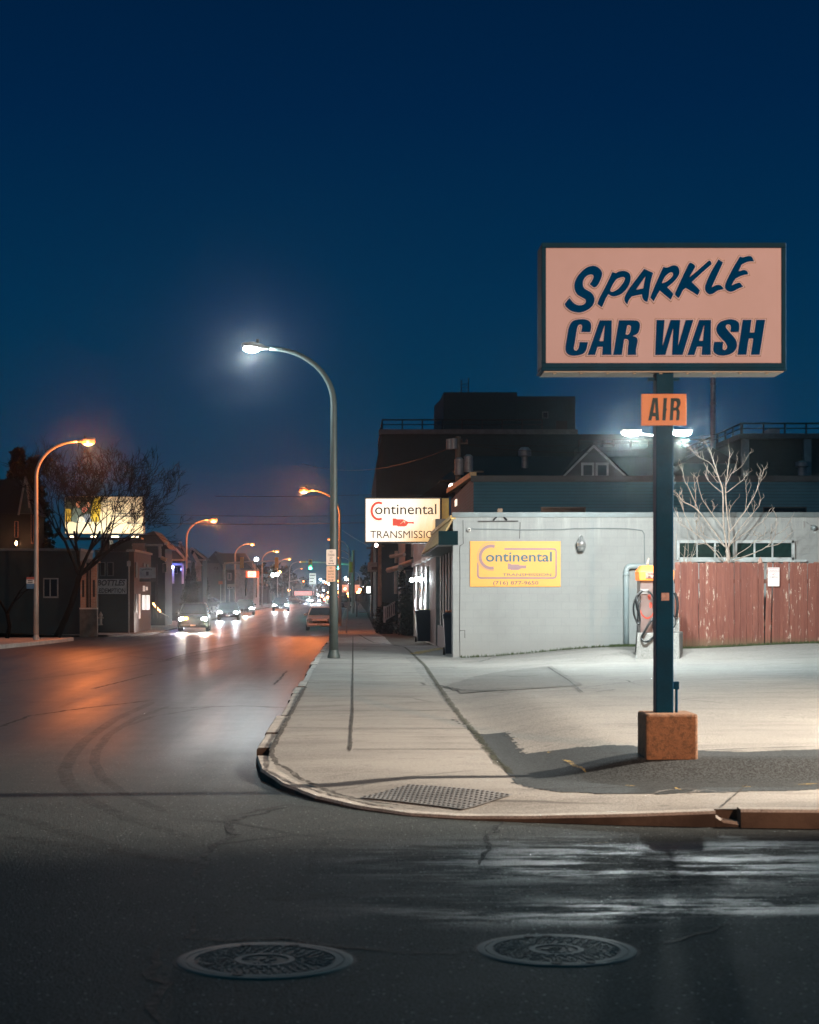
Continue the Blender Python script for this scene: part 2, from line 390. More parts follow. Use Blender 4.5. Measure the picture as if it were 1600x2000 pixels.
LOT = paving('worn_lot_asphalt', (.23, .232, .225), (.33, .325, .305), (.115, .117, .116), .5, .35, crack=.42)
PATCH = paving('coarse_patch', (.020, .026, .029), (.042, .05, .054), (.010, .012, .013), .9, 1.2, .75)
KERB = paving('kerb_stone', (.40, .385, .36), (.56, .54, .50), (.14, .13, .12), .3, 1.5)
LNK = None
SOIL = paving('dark_ground', (.022, .026, .016), (.05, .05, .03), (.02, .02, .015), .5, .8)
TAR = M('crack_filler', (.012, .012, .013), .7, 0, .3, 6)
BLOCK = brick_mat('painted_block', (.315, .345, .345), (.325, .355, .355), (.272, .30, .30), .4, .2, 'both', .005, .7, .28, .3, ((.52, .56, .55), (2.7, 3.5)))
DBRICK = brick_mat('sooty_brick', (.008, .042, .05), (.012, .052, .06), (.007, .036, .044), .22, .075, 'both', .008)
RBRICK = brick_mat('storefront_brick', (.32, .16, .10), (.40, .22, .14), (.35, .30, .25), .22, .075, 'both', .012)
LAPSID = brick_mat('lap_siding', (.028, .12, .17), (.034, .14, .19), (.012, .05, .07), 40, .12, 'both', .01)
STEEL = M('galvanised_steel', (.30, .31, .31), .5, .35, .2, 2)
POLE = M('painted_pole', (.055, .075, .072), .5, .1, .2, 2)
NAVY = M('navy_paint', (.0, .042, .10), .65, 0, .25, 3, .15, 40, .1)
BLACK = M('black_plastic', (.012, .013, .014), .45)
RUBBER = M('rubber', (.014, .014, .015), .7)
WHITEP = M('white_paint', (.72, .71, .68), .5, 0, .06)
DARKROOF = M('dark_shingles', (.007, .013, .017), .8, 0, .3, 5)
# ------------------------------------------------------------------ ground, roads, pavements
def frange(a, b, s):
    n = max(1, round((b-a)/s)); return [a + (b-a)*i/n for i in range(n+1)]
YS = frange(-40, 12, 2) + frange(14, 46, 2) + frange(48, 200, 3) + frange(210, 600, 15) + frange(640, 1500, 60)
struct(MB().grid([-560, -200, -60, -11.4, -.9, 20, 60, 200, 560], YS, lambda x, y: prof(y) - .06).build('ground', SOIL, fix='up'))
rd = MB().grid(frange(-11.4, -.8, 1.06) + [.6], [y for y in YS if y >= 14], lambda x, y: prof(y))
rd.grid([-70, -40, -20, -11.4, -6, -2, 2, 6, 12, 25, 45, 70], [y for y in YS if -30 <= y <= 12] , lambda x, y: prof(y))
rd.grid([-70, -40, -11.4, -8, -5, -2, 1, 4, 8, 20, 70], [12, 13, 14], lambda x, y: prof(y))
rd.grid([-70, -40, -20, -11.4], frange(14, 46, 4), lambda x, y: prof(y))
struct(rd.build('road', ASPH, fix='up', smooth=True))
rngk = random.Random(5)
PAIRS = [((-.95, y), (1.3 + rngk.uniform(-.03, .03), y), .11) for y in list(reversed(frange(17.5, 74, .9)))]
PAIRS += [((-.92, 16.5), (1.31, 15.6), .105), ((-.82, 15.4), (1.3, 15.0), .085), ((-.6, 14.5), (1.33, 14.6), .06), ((-.3, 13.75), (1.35, 14.35), .035), ((.05, 13.15), (1.42, 14.15), .025), ((.42, 12.75), (1.5, 14.0), .02),
          ((.8, 12.55), (1.62, 13.93), .025), ((1.2, 12.42), (1.8, 13.89), .04), ((1.9, 12.25), (2.2, 13.86), .075), ((2.53, 12.15), (2.6, 13.85), .11), ((2.70, 12.12), (2.75, 13.85), .115), ((3.4, 12.05), (3.4, 13.86), .12), ((6, 12.0), (6, 13.9), .12), ((12, 12), (12, 13.9), .12), ((60, 12), (60, 13.9), .12)]
def fine_pairs():
    out = []
    for (k0, i0, h0), (k1, i1, h1) in zip(PAIRS, PAIRS[1:]):
        n = 5 if k0[1] < 17 and k0[0] < 3 else 1
        for j in range(n):
            t = j/n; out.append((Vector(k0).lerp(Vector(k1), t), Vector(i0).lerp(Vector(i1), t), h0 + (h1-h0)*t))
    out.append((Vector(PAIRS[-1][0]), Vector(PAIRS[-1][1]), .12)); return out
sw = MB(); rows = []
for k, i, h in fine_pairs():
    d = (i-k).normalized(); a = k + d*.14; row = []
    for j in range(7):
        p = a.lerp(i, j/6); row.append((p.x, p.y, prof(p.y) + h + (.12 - h)*S(0, .55, j/6)))
    rows.append(row)
n = len(rows); vv = [p for r in rows for p in r]
sw.add(vv, [(r*7+j, r*7+j+1, (r+1)*7+j+1, (r+1)*7+j) for r in range(n-1) for j in range(6)])
struct(sw.build('sidewalk', WALK, fix='up', smooth=True))
# kerb: stones laid end to end along the pavement edge
kb = MB(); pth = [(k, i, h) for k, i, h in fine_pairs()]
def kerb_run(mb, pts, inset=.15):
    secs = []
    for (k, i, h), jx in pts:
        d = (i-k).normalized(); o = k - d*jx; e = k + d*inset; z = prof(k.y)
        secs.append([(o.x, o.y, z-.12), (o.x, o.y, z+h-.016), (o.x + d.x*.016, o.y + d.y*.016, z+h+.003), (e.x, e.y, z+h+.003), (e.x, e.y, z-.12)])
    mb.loft(secs)
i = 0; straight = [q for q in pth if q[0].y >= 17.4 and q[0].x < 0]
i = 0
while i < len(straight) - 1:
    m_ = min(len(straight)-1, i + rngk.choice((2, 2, 3))); jx = rngk.uniform(-.035, .03); dh = rngk.uniform(-.025, .012)
    seg = [(q[0].copy(), q[1], q[2]+dh) for q in straight[i:m_+1]]; seg[-1][0].y += .012
    kerb_run(kb, [(q, jx) for q in seg]); i = m_
curve_ = [q for q in pth if q[0].y <= 17.4 and q[0].x <= 2.531]
for s in range(0, len(curve_)-1, 9):
    seg = [(q[0].copy(), q[1], q[2]) for q in curve_[s:s+10]]
    if len(seg) > 1: kerb_run(kb, [(q, rngk.uniform(-.006, .006)) for q in seg])
kerb_run(kb, [((Vector((2.534, 12.16)), Vector((2.61, 13.85)), .08), 0), ((Vector((2.59, 12.17)), Vector((2.66, 13.85)), .045), 0), ((Vector((2.697, 12.16)), Vector((2.75, 13.85)), .03), 0)])
kb.box(2.45, 2.8, 12.30, 12.34, -.05, .108)
kerb_run(kb, [(q, 0) for q in ((Vector((2.70, 12.12)), Vector((2.75, 13.85)), .125), (Vector((3.4, 12.05)), Vector((3.4, 13.86)), .128), (Vector((5.2, 12.0)), Vector((5.2, 13.9)), .128))])
kerb_run(kb, [(q, .01) for q in ((Vector((5.215, 12.0)), Vector((5.215, 13.9)), .12), (Vector((60, 12.0)), Vector((60, 13.9)), .12))])
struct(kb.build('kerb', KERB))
# rest of the right pavement and verge beyond the shop
fw = MB().grid([-.8, .2, 1.3], [y for y in YS if y >= 74] , lambda x, y: prof(y) + .1)
struct(fw.build('far_sidewalk', WALK, fix='up'))
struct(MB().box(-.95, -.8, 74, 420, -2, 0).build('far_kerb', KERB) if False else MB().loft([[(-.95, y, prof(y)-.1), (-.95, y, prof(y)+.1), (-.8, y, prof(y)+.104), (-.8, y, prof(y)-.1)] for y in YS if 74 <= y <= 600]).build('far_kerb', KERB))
struct(MB().grid([1.3, 3, 8, 30], [y for y in YS if y >= 55] , lambda x, y: prof(y) + .1).build('verge_ground', SOIL, fix='up'))
# car wash lot
lx = frange(1.22, 3.02, .12) + frange(3.3, 12, .4) + [13, 16, 20, 30, 60]
ly = frange(13.84, 14.6, .095) + frange(14.8, 20, .3) + frange(20.6, 38, .8) + frange(38.4, 44, .3)
lot = MB().grid([x for x in lx if x > 1.5], [y for y in ly if y <= 14.6], lot_z); lot.grid(lx, [14.6] + [y for y in ly if y > 14.6], lot_z)
lot.grid(frange(1.22, 2.9, .56), frange(44, 56, 2), lambda x, y: lot_z(x, y))
struct(lot.build('parking_lot', LOT, fix='up', smooth=True))
def ribbon(mb, pts, w, zf, dz=.004, jit=0, rng=random.Random(1), taper=True, wob=1):
    pts = [Vector(p[:2]) for p in pts]; q = []
    for a, b in zip(pts, pts[1:]):
        n_ = max(2, int((b-a).length / .12)); q += [a.lerp(b, j/n_) for j in range(n_)]
    q.append(pts[-1]); rows = []
    for j, p in enumerate(q):
        d = (q[min(j+1, len(q)-1)] - q[max(j-1, 0)]).normalized(); nn = Vector((-d.y, d.x)); p = p + nn*rng.uniform(-jit, jit)
        k = w*(rng.uniform(.7, 1.3) if jit else 1)*(1 if not taper else min(1, .25 + min(j, len(q)-1-j)*.3))/2
        rows.append([(c.x, c.y, zf(c.x, c.y) + dz) for c in (p - nn*k, p + nn*k)])
    v = [c for r in rows for c in r]; mb.add(v, [(2*j, 2*j+1, 2*j+3, 2*j+2) for j in range(len(rows)-1)]); return mb
road_z = lambda x, y: prof(y)
gz = lambda pts, z=0: [G(a, b, z) for a, b in pts]
pt = MB(); edge = gz([(884,1392),(935,1420),(990,1420),(1025,1460),(1090,1463),(1170,1470),(1250,1478),(1320,1486),(1450,1490),(1600,1484),(1700,1482),(1700,1524),(1600,1522),(1450,1526),(1300,1530),(1180,1530),(1090,1526),(1040,1520),(1004,1510),(985,1480),(960,1456),(930,1424),(905,1402)], .2)
def inside(x, y, poly):
    c = False
    for p, q in zip(poly, poly[1:] + poly[:1]):
        if (p.y > y) != (q.y > y) and x < (q.x-p.x)*(y-p.y)/(q.y-p.y) + p.x: c = not c
    return c
def patch_sheet(outline, z, dz, name, mat, step=.035):
    """a thin layer of other paving: small cells inside a ragged outline"""
    xs = [p.x for p in outline]; ys = [p.y for p in outline]; mb = MB(); idx = {}
    def vid(i, j):
        if (i, j) not in idx:
            x, y = min(xs) + i*step, min(ys) + j*step; idx[(i, j)] = len(mb.v); mb.v.append(Vector((x, y, z(x, y) + dz)))
        return idx[(i, j)]
    for i in range(int((max(xs)-min(xs))/step) + 1):
        for j in range(int((max(ys)-min(ys))/step) + 1):
            if inside(min(xs) + (i+.5)*step, min(ys) + (j+.5)*step, outline): mb.f.append((vid(i, j), vid(i+1, j), vid(i+1, j+1), vid(i, j+1)))
    return struct(mb.build(name, mat, fix='up', smooth=True))
from mathutils.bvhtree import BVHTree
LOTT = BVHTree.FromPolygons(lot.v, lot.f)
def lotlift(x, y):
    h = LOTT.ray_cast(Vector((x, y, 9)), Vector((0, 0, -1)))[0]
    return h.z if h else lot_z(x, y)
def ragged(pts, rng=random.Random(4), s=.035):
    out = []
    for a, b in zip(pts, pts[1:] + pts[:1]):
        n_ = max(1, int((b-a).length/.12))
        for j in range(n_): out.append(a.lerp(b, j/n_) + Vector((rng.uniform(-s, s), rng.uniform(-s, s), 0)))
    return out
patch_sheet(ragged(edge), lotlift, .009, 'asphalt_patch', PATCH)
patch_sheet(ragged(gz([(960,1313),(1075,1300),(1140,1345),(1010,1356),(905,1352),(868,1338)], .15)), lotlift, .009, 'lot_patch', paving('old_patch', (.17,.172,.168), (.24,.238,.225), (.09,.092,.092), .55, .8), .07)
# cracks, skid marks, joints, paint
ck = MB(); rc = random.Random(9)
for pts, w in (([(560,1578),(500,1592),(452,1604),(447,1618),(462,1632),(430,1648),(408,1662),(398,1692),(385,1720)], .05), ([(380,1790),(372,1832),(440,1838),(560,1834),(650,1846),(780,1862),(920,1862)], .03), ([(318,1850),(297,1866),(312,1884),(300,1902),(322,1922),(300,1950),(306,2000)], .05),
               ([(980,1604),(972,1620),(948,1640),(960,1656),(940,1672),(930,1690)], .035), ([(1245,1850),(1330,1838),(1430,1800)], .03), ([(0,1420),(60,1398),(160,1384),(300,1368)], .05), ([(240,1280),(330,1290),(460,1282),(620,1286)], .04), ([(300,1385),(470,1379),(600,1384)], .05), ([(560,1310),(548,1325),(535,1338)], .04),
               ([(322,1290),(360,1278),(430,1262),(470,1251)], .06), ([(180,1346),(240,1331),(300,1316)], .05), ([(300,1258),(350,1256)], .08), ([(450,1596),(560,1573),(620,1580)], .02)):
    ribbon(ck, gz(pts), w, road_z, .004, .025, rc)
struct(ck.build('road_cracks', patchy('crack_dark', (.010, .011, .012), 1.4), fix='up'))
sk = MB()
for pts, w in (([(300,1372),(225,1405),(165,1448),(138,1480),(126,1506),(134,1530),(165,1560),(250,1600),(380,1640)], .13), ([(330,1380),(262,1405),(212,1436),(188,1468),(184,1490),(200,1520),(250,1556),(330,1590)], .10), ([(0,1590),(60,1606),(150,1634),(240,1662),(420,1700)], .16), ([(0,1632),(110,1650),(260,1672),(420,1690)], .16), ([(250,1418),(300,1400),(420,1380)], .07), ([(0,1335),(140,1318),(330,1290),(470,1262)], .12), ([(640,1690),(900,1672),(1250,1662)], .18), ([(500,1760),(800,1742),(1200,1735),(1600,1730)], .2)):
    ribbon(sk, gz(pts), w, road_z, .005, 0, rc)
struct(sk.build('tyre_marks', patchy('tyre_rubber', (.014, .016, .017), .27), fix='up'))
rm = MB()
for pts, w in (([(185,1291),(226,1284)], .05), ([(563,1239),(600,1240)], .14), ([(1140,1650),(1180,1647),(1215,1648)], .02)):
    ribbon(rm, gz(pts), w, road_z, .006, 0, rc)
struct(rm.build('road_markings', patchy('worn_line_paint', (.62, .5, .28), .6), fix='up'))
jt = MB(); walk_z = lambda x, y: prof(y) + .12
ribbon(jt, [G(684,1468,.12)[:2], G(686,1420,.12)[:2], G(689,1386,.12)[:2]], .032, walk_z, .004, .005, rc)
ribbon(jt, [(-.01, y) for y in (22.7, 40, 58, 73)], .03, walk_z, .004, .004, rc)
for y in (17.0, 19.75, 22.9, 26.2, 30.3, 34.6, 39.2, 44.1, 49, 54, 59, 64, 69): ribbon(jt, [(-.8 if y > 18 else 0, y + rc.uniform(-.06, .06)), (1.27, y + rc.uniform(-.06, .06))], .018 + .0007*y, walk_z, .004, .004, rc, False)
for a in ((2.62, 12.35, 3.12, 13.8), (1.3, 13.4, 2.2, 13.62), (6, 12.2, 6, 13.8), (9, 12.2, 9, 13.8)): ribbon(jt, [(a[0], a[1]), (a[2], a[3])], .016, lambda x, y: prof(y) + .121, .006, .004, rc, False)
kin = [k + (i-k).normalized()*.155 for k, i, h in fine_pairs() if k.x < .3 and k.y < 30]
hin = {round(k.x*100): h for k, i, h in fine_pairs()}
def kz(x, y):
    return prof(y) + .124 if y > 15.4 else prof(y) + .04 + .09*S(13.4, 15.4, y)
ribbon(jt, kin, .05, kz, .006, .010, rc)
struct(jt.build('pavement_joints', patchy('joint_dirt', (.045, .042, .038), 1.9, .9), fix='up'))
mo = MB()
for pts in ([(700,1232),(730,1250),(790,1262),(830,1300),(860,1345),(900,1400),(935,1440),(970,1486),(1000,1512)],): ribbon(mo, gz(pts, .12), .07, lambda x, y: max(lot_z(x, y), prof(y) + .12), .006, .014, rc)
ribbon(mo, [(x, 43.36) for x in (2.5, 3.4, 4.6, 5.6, 6.6)], .16, lot_z, .02, .05, rc)
struct(mo.build('edge_moss', patchy('dark_moss', (.035, .042, .022), 1.2, .95), fix='up'))
lc = MB()
for pts, w in (([(975,1318),(1010,1322),(1060,1318)], .05), ([(1108,1356),(1150,1352),(1200,1356),(1160,1362)], .05), ([(845,1330),(900,1344),(960,1352),(1010,1360)], .05), ([(1080,1358),(1240,1336),(1330,1322)], .03), ([(1290,1500),(1450,1491),(1600,1486)], .05), ([(1070,1300),(1110,1330),(1138,1362)], .03), ([(960,1300),(1075,1296)], .035)):
    ribbon(lc, gz(pts, .17), w, lotlift, .016, .012, rc)
struct(lc.build('lot_cracks', patchy('lot_crack_dark', (.03, .032, .033), 1.3), fix='up'))
pk = MB()
for pts, w in (([(1098,1470),(1112,1474),(1124,1483),(1146,1491)], .035), ([(1222,1504),(1240,1505)], .05), ([(1450,1506),(1466,1507)], .06), ([(1560,1503),(1600,1501)], .05), ([(985,1424),(1012,1425)], .04), ([(1068,1454),(1080,1456)], .04), ([(1320,1508),(1330,1512)], .04)):
    ribbon(pk, gz(pts, .25), w, lotlift, .018, .01, rc)
struct(pk.build('yellow_utility_marks', patchy('sprayed_yellow', (.75, .52, .13), .8), fix='up'))
wk = MB()
for pts, w in (([(1250,1527),(1290,1515),(1340,1510),(1365,1513),(1340,1519),(1300,1522)], .02), ([(1330,1522),(1380,1512),(1400,1516)], .02), ([(1350,1524),(1420,1516),(1450,1520)], .018), ([(1230,1342),(1290,1335),(1345,1331)], .025), ([(1340,1352),(1480,1342)], .03), ([(1240,1322),(1310,1330)], .02), ([(1400,1326),(1430,1324)], .03)):
    ribbon(wk, gz(pts, .25 if pts[0][1] > 1400 else .15), w, lotlift, .02, .012, rc)
struct(wk.build('white_scrapes', patchy('chalk_white', (.6, .58, .54), .55), fix='up'))
# driveway side of the shop: yellow kerb stripe
ribbon(y_ := MB(), [G(808,1278,.12)[:2], G(866,1265,.12)[:2]], .35, lot_z, .02, .02, rc)
struct(y_.build('yellow_kerb_stripe', patchy('old_yellow', (.6, .42, .05), .9), fix='up'))

# left pavements
ls = MB().grid([-60, -30, -16, -11.55], frange(20, 71, 3), lambda x, y: prof(y) + .12)
struct(ls.build('corner_sidewalk', WALK, fix='up'))
struct(MB().loft([[(-11.4, y, prof(y)-.1), (-11.4, y, prof(y)+.13), (-11.56, y, prof(y)+.135), (-11.56, y, prof(y)-.1)] for y in frange(20, 71, 3)]).build('corner_kerb', paving('pale_kerb', (.5,.49,.46), (.66,.65,.6), (.25,.24,.22), .3, 2)))
struct(MB().grid([-60, -30, -16, -11.4], [71.004, 74, 77, 80], lambda x, y: prof(y) + .004).build('driveway', ASPH, fix='up'))
struct(MB().grid([-14.4, -13, -11.45], [y for y in YS if y >= 80], lambda x, y: prof(y) + .1).build('avenue_sidewalk', WALK, fix='up'))
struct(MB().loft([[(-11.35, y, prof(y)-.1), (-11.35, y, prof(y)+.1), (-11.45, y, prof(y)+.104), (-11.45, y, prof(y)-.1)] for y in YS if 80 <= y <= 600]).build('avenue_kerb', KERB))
struct(MB().grid([-80, -40, -25, -14.4], [y for y in YS if y >= 80], lambda x, y: prof(y) + .1 + .5*S(-14.5, -18, x)*S(84, 80, y)).build('front_yards', SOIL, fix='up'))

# ------------------------------------------------------------------ manholes, tactile plate
IRONR = M('worn_iron_rim', (.10, .115, .116), .6, 0, .3, 5, .2, 60, .3); IRON = M('cast_iron', (.03, .036, .038), .6, 0, .4, 6, .3, 60, .2)
def manhole(c, r, label, seed, holes):
    t = thing('manhole_cover', label, 'manhole cover', (c.x, c.y, .0), 'manhole covers in the side street')
    rg = random.Random(seed)
    MB().lathe([(r, -.01), (r, .003), (r*.985, .005), (r*.90, .005), (r*.90, .001), (r*.888, .001), (r*.888, .005), (r*.80, .006), (r*.80, .0015), (r*.34, .0015), (r*.34, .006), (r*.27, .006), (r*.27, .0015), (.002, .0015)], c, 64).build('rim', IRONR, t, 2)
    st = MB()
    for k, rr in enumerate((.385, .43, .475, .52, .565, .61, .655, .70, .745)):
        nn = int(rr*58)
        for j in range(nn):
            a = 2*math.pi*(j + .5*(k % 2))/nn + rg.uniform(-.03, .03)
            if rg.random() < .07: continue
            m_ = Matrix.Translation(c) @ Matrix.Rotation(a, 4, 'Z') @ Matrix.Translation((rr*r, 0, .002)) @ Matrix.Rotation(rg.choice((0, .7, -.7, 1.57)), 4, 'Z')
            st.box(-.012, .012, -.0045, .0045, 0, .004, m=m_)
    for j in range(16):
        a = rg.uniform(0, 6.28); q = rg.uniform(0, .22); st.box(-.014, .014, -.006, .006, .0016, .0055, m=Matrix.Translation(c + Vector((q*r*math.cos(a), q*r*math.sin(a), 0))) @ Matrix.Rotation(a*2, 4, 'Z'))
    MB().lathe([(r*1.045, -.01), (r*1.04, .0012), (r*1.003, .0012), (r*1.003, -.01)], c, 64).build('collar', TAR, t)
    MB().lathe([(r*.885, .0012), (r*.885, .0021), (.002, .0021)], c, 48).build('lid_plate', IRON, t)
    st.build('raised_pattern', IRONR, t)
    for a in holes: MB().lathe([(.024, .004), (.024, .0075), (.001, .0075)], c + Vector((r*.84*math.cos(a), r*.84*math.sin(a), 0)), 12).build('pick_hole', RUBBER, t)
    return t
def mh(px, py, wpx): g = G(px, py); return g, wpx*g.y/F/2
g1, r1 = mh(518, 1876, 345); manhole(g1, r1, 'left manhole cover in the dark asphalt, crack running to its side', 3, (1.2, 1.9, 4.4))
g2, r2 = mh(1087, 1856, 311); manhole(g2, r2, 'paler manhole cover with clean inner ring, right of the other one', 8, (1.6, 1.9, 4.6, 5.1))
tp = thing('tactile_plate', 'grey perforated tactile paving plate set in the sidewalk corner ramp', 'tactile paving', (.5, 13.3, .06))
A_, B_, D_ = G(702, 1556, .05), G(800, 1544, .06), G(1003, 1568, .05)
u_ = (D_ - B_); v_ = (A_ - B_)
WALKT = BVHTree.FromPolygons(sw.v, sw.f)
def tz(x, y):
    h = WALKT.ray_cast(Vector((x, y, 5)), Vector((0, 0, -1)))[0]
    if h: return h.z
    best = min(rows, key=lambda r: min((p[0]-x)**2 + (p[1]-y)**2 for p in r)); return min(best, key=lambda p: (p[0]-x)**2 + (p[1]-y)**2)[2]
def tpp(a, b, dz): q = B_ + u_*a + v_*b; return (q.x, q.y, tz(q.x, q.y) + dz)
pl = MB(); na, nb = 12, 7
pl.add([tpp(i/na, j/nb, .012) for j in range(nb+1) for i in range(na+1)], [(j*(na+1)+i, j*(na+1)+i+1, (j+1)*(na+1)+i+1, (j+1)*(na+1)+i) for j in range(nb) for i in range(na)])
pl.build('plate', M('plate_grey', (.24, .25, .255), .6), tp)
dm = MB()
for j in range(9):
    for i in range(22): dm.lathe([(.013, 0), (.012, .004), (.009, .006), (.001, .006)], Vector(tpp((i+.6)/22.2, (j+.6)/9.2, .012)), 8)
dm.build('domes', M('dome_grey', (.06, .065, .07), .6), tp)
# ------------------------------------------------------------------ car wash pole sign
YB = 14.42
SIGNP = M('sign_acrylic', (.46, .455, .60), .6, 0, .09, 1.3, 0); LNAVY = M('letter_navy', (.0, .05, .20), .8, 0, .1, 3, 0, 40, .0)
LINE1 = M('letter_outline_pale', (.42, .48, .70), .6, 0, .05, 3, 0); LINE2 = M('letter_outline_dark', (.075, .05, .065), .4, 0, .05, 3, 0)
t = thing('car_wash_sign', 'pole sign with pink Sparkle Car Wash panel and dark blue lettering', 'sign', (2.6, 14.52, .64))
x0, x1 = X(1058, YB), X(1535, YB); z0, z1 = Z(719, YB), Z(474, YB)
fr = MB(); b = .042
fr.box(x0, x1, YB + .03, YB + .34, z0 + .01, z1 - .004)
for (a, c_, d, e) in ((x0, x1, z1-b, z1), (x0, x1, z0, z0+b), (x0, x0+b*.85, z0+b, z1-b), (x1-b*.85, x1, z0+b, z1-b)): fr.box(a, c_, YB - .012, YB + .031, d, e)
fr.box(x0-.004, x1+.004, YB-.02, YB+.36, z0-.022, z0-.001)
cab = fr.build('cabinet', NAVY, t, bevel=.004)
us = MB().box(x0+.02, x1-.02, YB, YB+.33, z0-.034, z0-.0225)
for i in range(9): us.box(x0+.1+i*.22, x0+.125+i*.22, YB+.02, YB+.05, z0-.046, z0-.034)
us.build('underside_trim', M('bare_aluminium', (.20, .24, .25), .5, .3), cab)
face = MB().box(x0+b*.8, x1-b*.8, YB+.004, YB+.03, z0+b*.9, z1-b*.9).build('panel', SIGNP, t)
def zl(pts, ox, oy, s, y=YB): return [((ox + p[0]*s - VX)*y/F, H - (oy + p[1]*s - VY)*y/F, 1) if len(p) > 2 else ((ox + p[0]*s - VX)*y/F, H - (oy + p[1]*s - VY)*y/F) for p in pts]
def letter(outer, holes, ox, oy, s, name='letter', y=YB, mats=None, par=None, outline=True):
    lo = [smooth_loop(zl(outer, ox, oy, s, y))] + [['h'] + smooth_loop(zl(h, ox, oy, s, y)) for h in holes]
    ls_ = shape(name, lo, LNAVY if mats is None else mats, par, y + .0015 - .006, .004)
    if outline:
        def grown(d):
            out = []
            for q in lo:
                hole = q[0] == 'h'; pp = q[1:] if hole else q
                if (area(pp) > 0) == hole: pp = pp[::-1]
                g = [p_ for p_ in offset_loop(pp, d) if dist_to(p_, pp) > d*.93]
                if len(g) < 3: continue
                if hole and abs(area(g)) < 2e-4: continue
                if hole and area(g) >= 0: continue
                out.append((['h'] if hole else []) + g)
            return out
        shape('outline', grown(.0088), LINE1, ls_, y - .001, .003); shape('outline_edge', grown(.0135), LINE2, ls_, y + .0015, .003)
c1 = 1
Sp = (1090, 490, .125)
letter([(495,520,1),(560,570),(615,545),(665,450),(690,360),(660,290),(590,240),(510,238),(410,285),(310,390),(260,500),(260,600),(300,680),(370,725),(425,760),(432,800),(395,840),(320,850),(250,820),(205,770),(182,738,1),(135,785),(105,830,1),(130,880),(210,940),(330,965),(440,935),(530,870),(570,780),(555,700),(500,640),(420,595),(390,540),(395,470),(440,400),(510,370),(552,385),(545,440)], [], *Sp, par=face)
letter([(850,330,1),(900,350,1),(960,320),(1040,315),(1110,350),(1135,420),(1115,520),(1060,610),(980,680),(880,712),(820,700),(790,675,1),(750,740),(688,880,1),(640,850),(615,830,1),(650,730),(740,560)], [[(1040,420),(1010,410),(930,435),(880,490),(830,580),(818,625),(850,640),(930,600),(1010,510),(1042,450)]], *Sp, par=face)
letter([(1345,280,1),(1485,345,1),(1450,480),(1425,640),(1415,720),(1395,800,1),(1350,780),(1320,735),(1310,680,1),(1155,712,1),(1110,770),(1082,838,1),(1040,780),(1045,710),(1110,590),(1230,430)], [[(1365,400,1),(1220,608,1),(1330,588,1)]], *Sp, par=face)
Sq = (1290, 490, .125)
letter([(45,250,1),(100,262),(190,228),(260,240),(295,300),(290,370),(240,450),(170,520),(105,570,1),(190,660),(195,690),(160,765,1),(-10,622,1),(-45,680),(-105,790,1),(-160,730,1),(-90,550)], [[(185,340),(140,345),(70,410),(20,510,1),(110,470),(190,390)]], *Sq, par=face)
letter([(445,200),(480,190),(530,222),(545,250,1),(455,410,1),(600,290),(740,165),(780,160),(800,210,1),(640,350),(490,490,1),(600,600),(610,640),(580,695,1),(480,630),(395,580,1),(350,620),(320,680),(285,740,1),(240,700),(230,660),(300,500),(380,330)], [], *Sq, par=face)
letter([(905,135,1),(975,180,1),(960,220),(800,570,1),(870,535),(930,535),(970,570),(985,600,1),(900,620),(830,665),(770,680),(720,650),(695,590),(710,510),(790,330)], [], *Sq, par=face)
letter([(1240,90,1),(1290,100),(1380,80),(1430,100),(1460,165,1),(1370,170),(1270,215,1),(1220,320,1),(1300,300),(1350,320),(1370,365,1),(1280,385),(1180,430,1),(1150,470),(1110,540,1),(1180,510),(1240,500),(1290,560,1),(1220,590),(1140,630),(1080,638),(1020,600),(1010,530),(1060,410),(1150,240)], [], *Sq, par=face)
Sc = (1090, 610, .13125)
letter([(345,295,1),(480,295,1),(495,220),(480,150),(420,110),(320,105),(220,130),(165,210),(140,330),(110,520),(125,600),(180,640),(270,645),(370,620),(420,560),(445,445,1),(320,442,1),(305,530),(270,570),(235,545),(250,460),(285,240),(310,190),(345,185),(358,215)], [], *Sc, par=face)
letter([(620,120,1),(800,120,1),(795,635,1),(655,635,1),(665,515,1),(590,515,1),(550,635,1),(440,635,1)], [[(695,185,1),(615,430,1),(675,430,1)]], *Sc, par=face)
letter([(905,120,1),(1130,120),(1200,140),(1220,210),(1190,310),(1110,355,1),(1165,375),(1185,430),(1160,560),(1165,635,1),(1035,635,1),(1040,530),(1050,430),(1025,400),(985,400,1),(950,635,1),(820,635,1)], [[(1030,195,1),(1070,195),(1085,225),(1070,300),(1040,330),(1005,330,1)]], *Sc, par=face)
Sd = (1290, 610, .13125)
letter([(-59,115,1),(62,115,1),(30,500,1),(150,115,1),(295,115,1),(262,500,1),(375,115,1),(490,115,1),(330,635,1),(172,635,1),(190,230,1),(75,635,1),(-79,635,1)], [], *Sd, par=face)
letter([(575,115,1),(752,115,1),(748,635,1),(612,635,1),(622,512,1),(545,512,1),(505,635,1),(400,635,1)], [[(652,180,1),(575,425,1),(632,425,1)]], *Sd, par=face)
letter([(1165,292,1),(1175,220),(1160,150),(1090,110),(990,108),(880,150),(832,230),(845,310),(905,390),(960,445),(992,510),(975,550),(945,560),(925,535),(935,440,1),(800,440,1),(785,540),(800,600),(870,640),(980,640),(1080,600),(1135,520),(1130,430),(1085,360),(1030,300),(975,230),(980,195),(1015,180),(1045,205),(1042,292,1)], [], *Sd, par=face)
letter([(1225,112,1),(1355,112,1),(1330,300,1),(1395,300,1),(1425,112,1),(1558,112,1),(1475,632,1),(1345,632,1),(1380,390,1),(1315,390,1),(1278,632,1),(1145,632,1)], [], *Sd, par=face)
px0, px1 = X(1282, 14.45), X(1316, 14.45)
MB().box(px0, px1, 14.45, 14.61, .62, z0 - .02).build('pole', NAVY, t, bevel=.008)
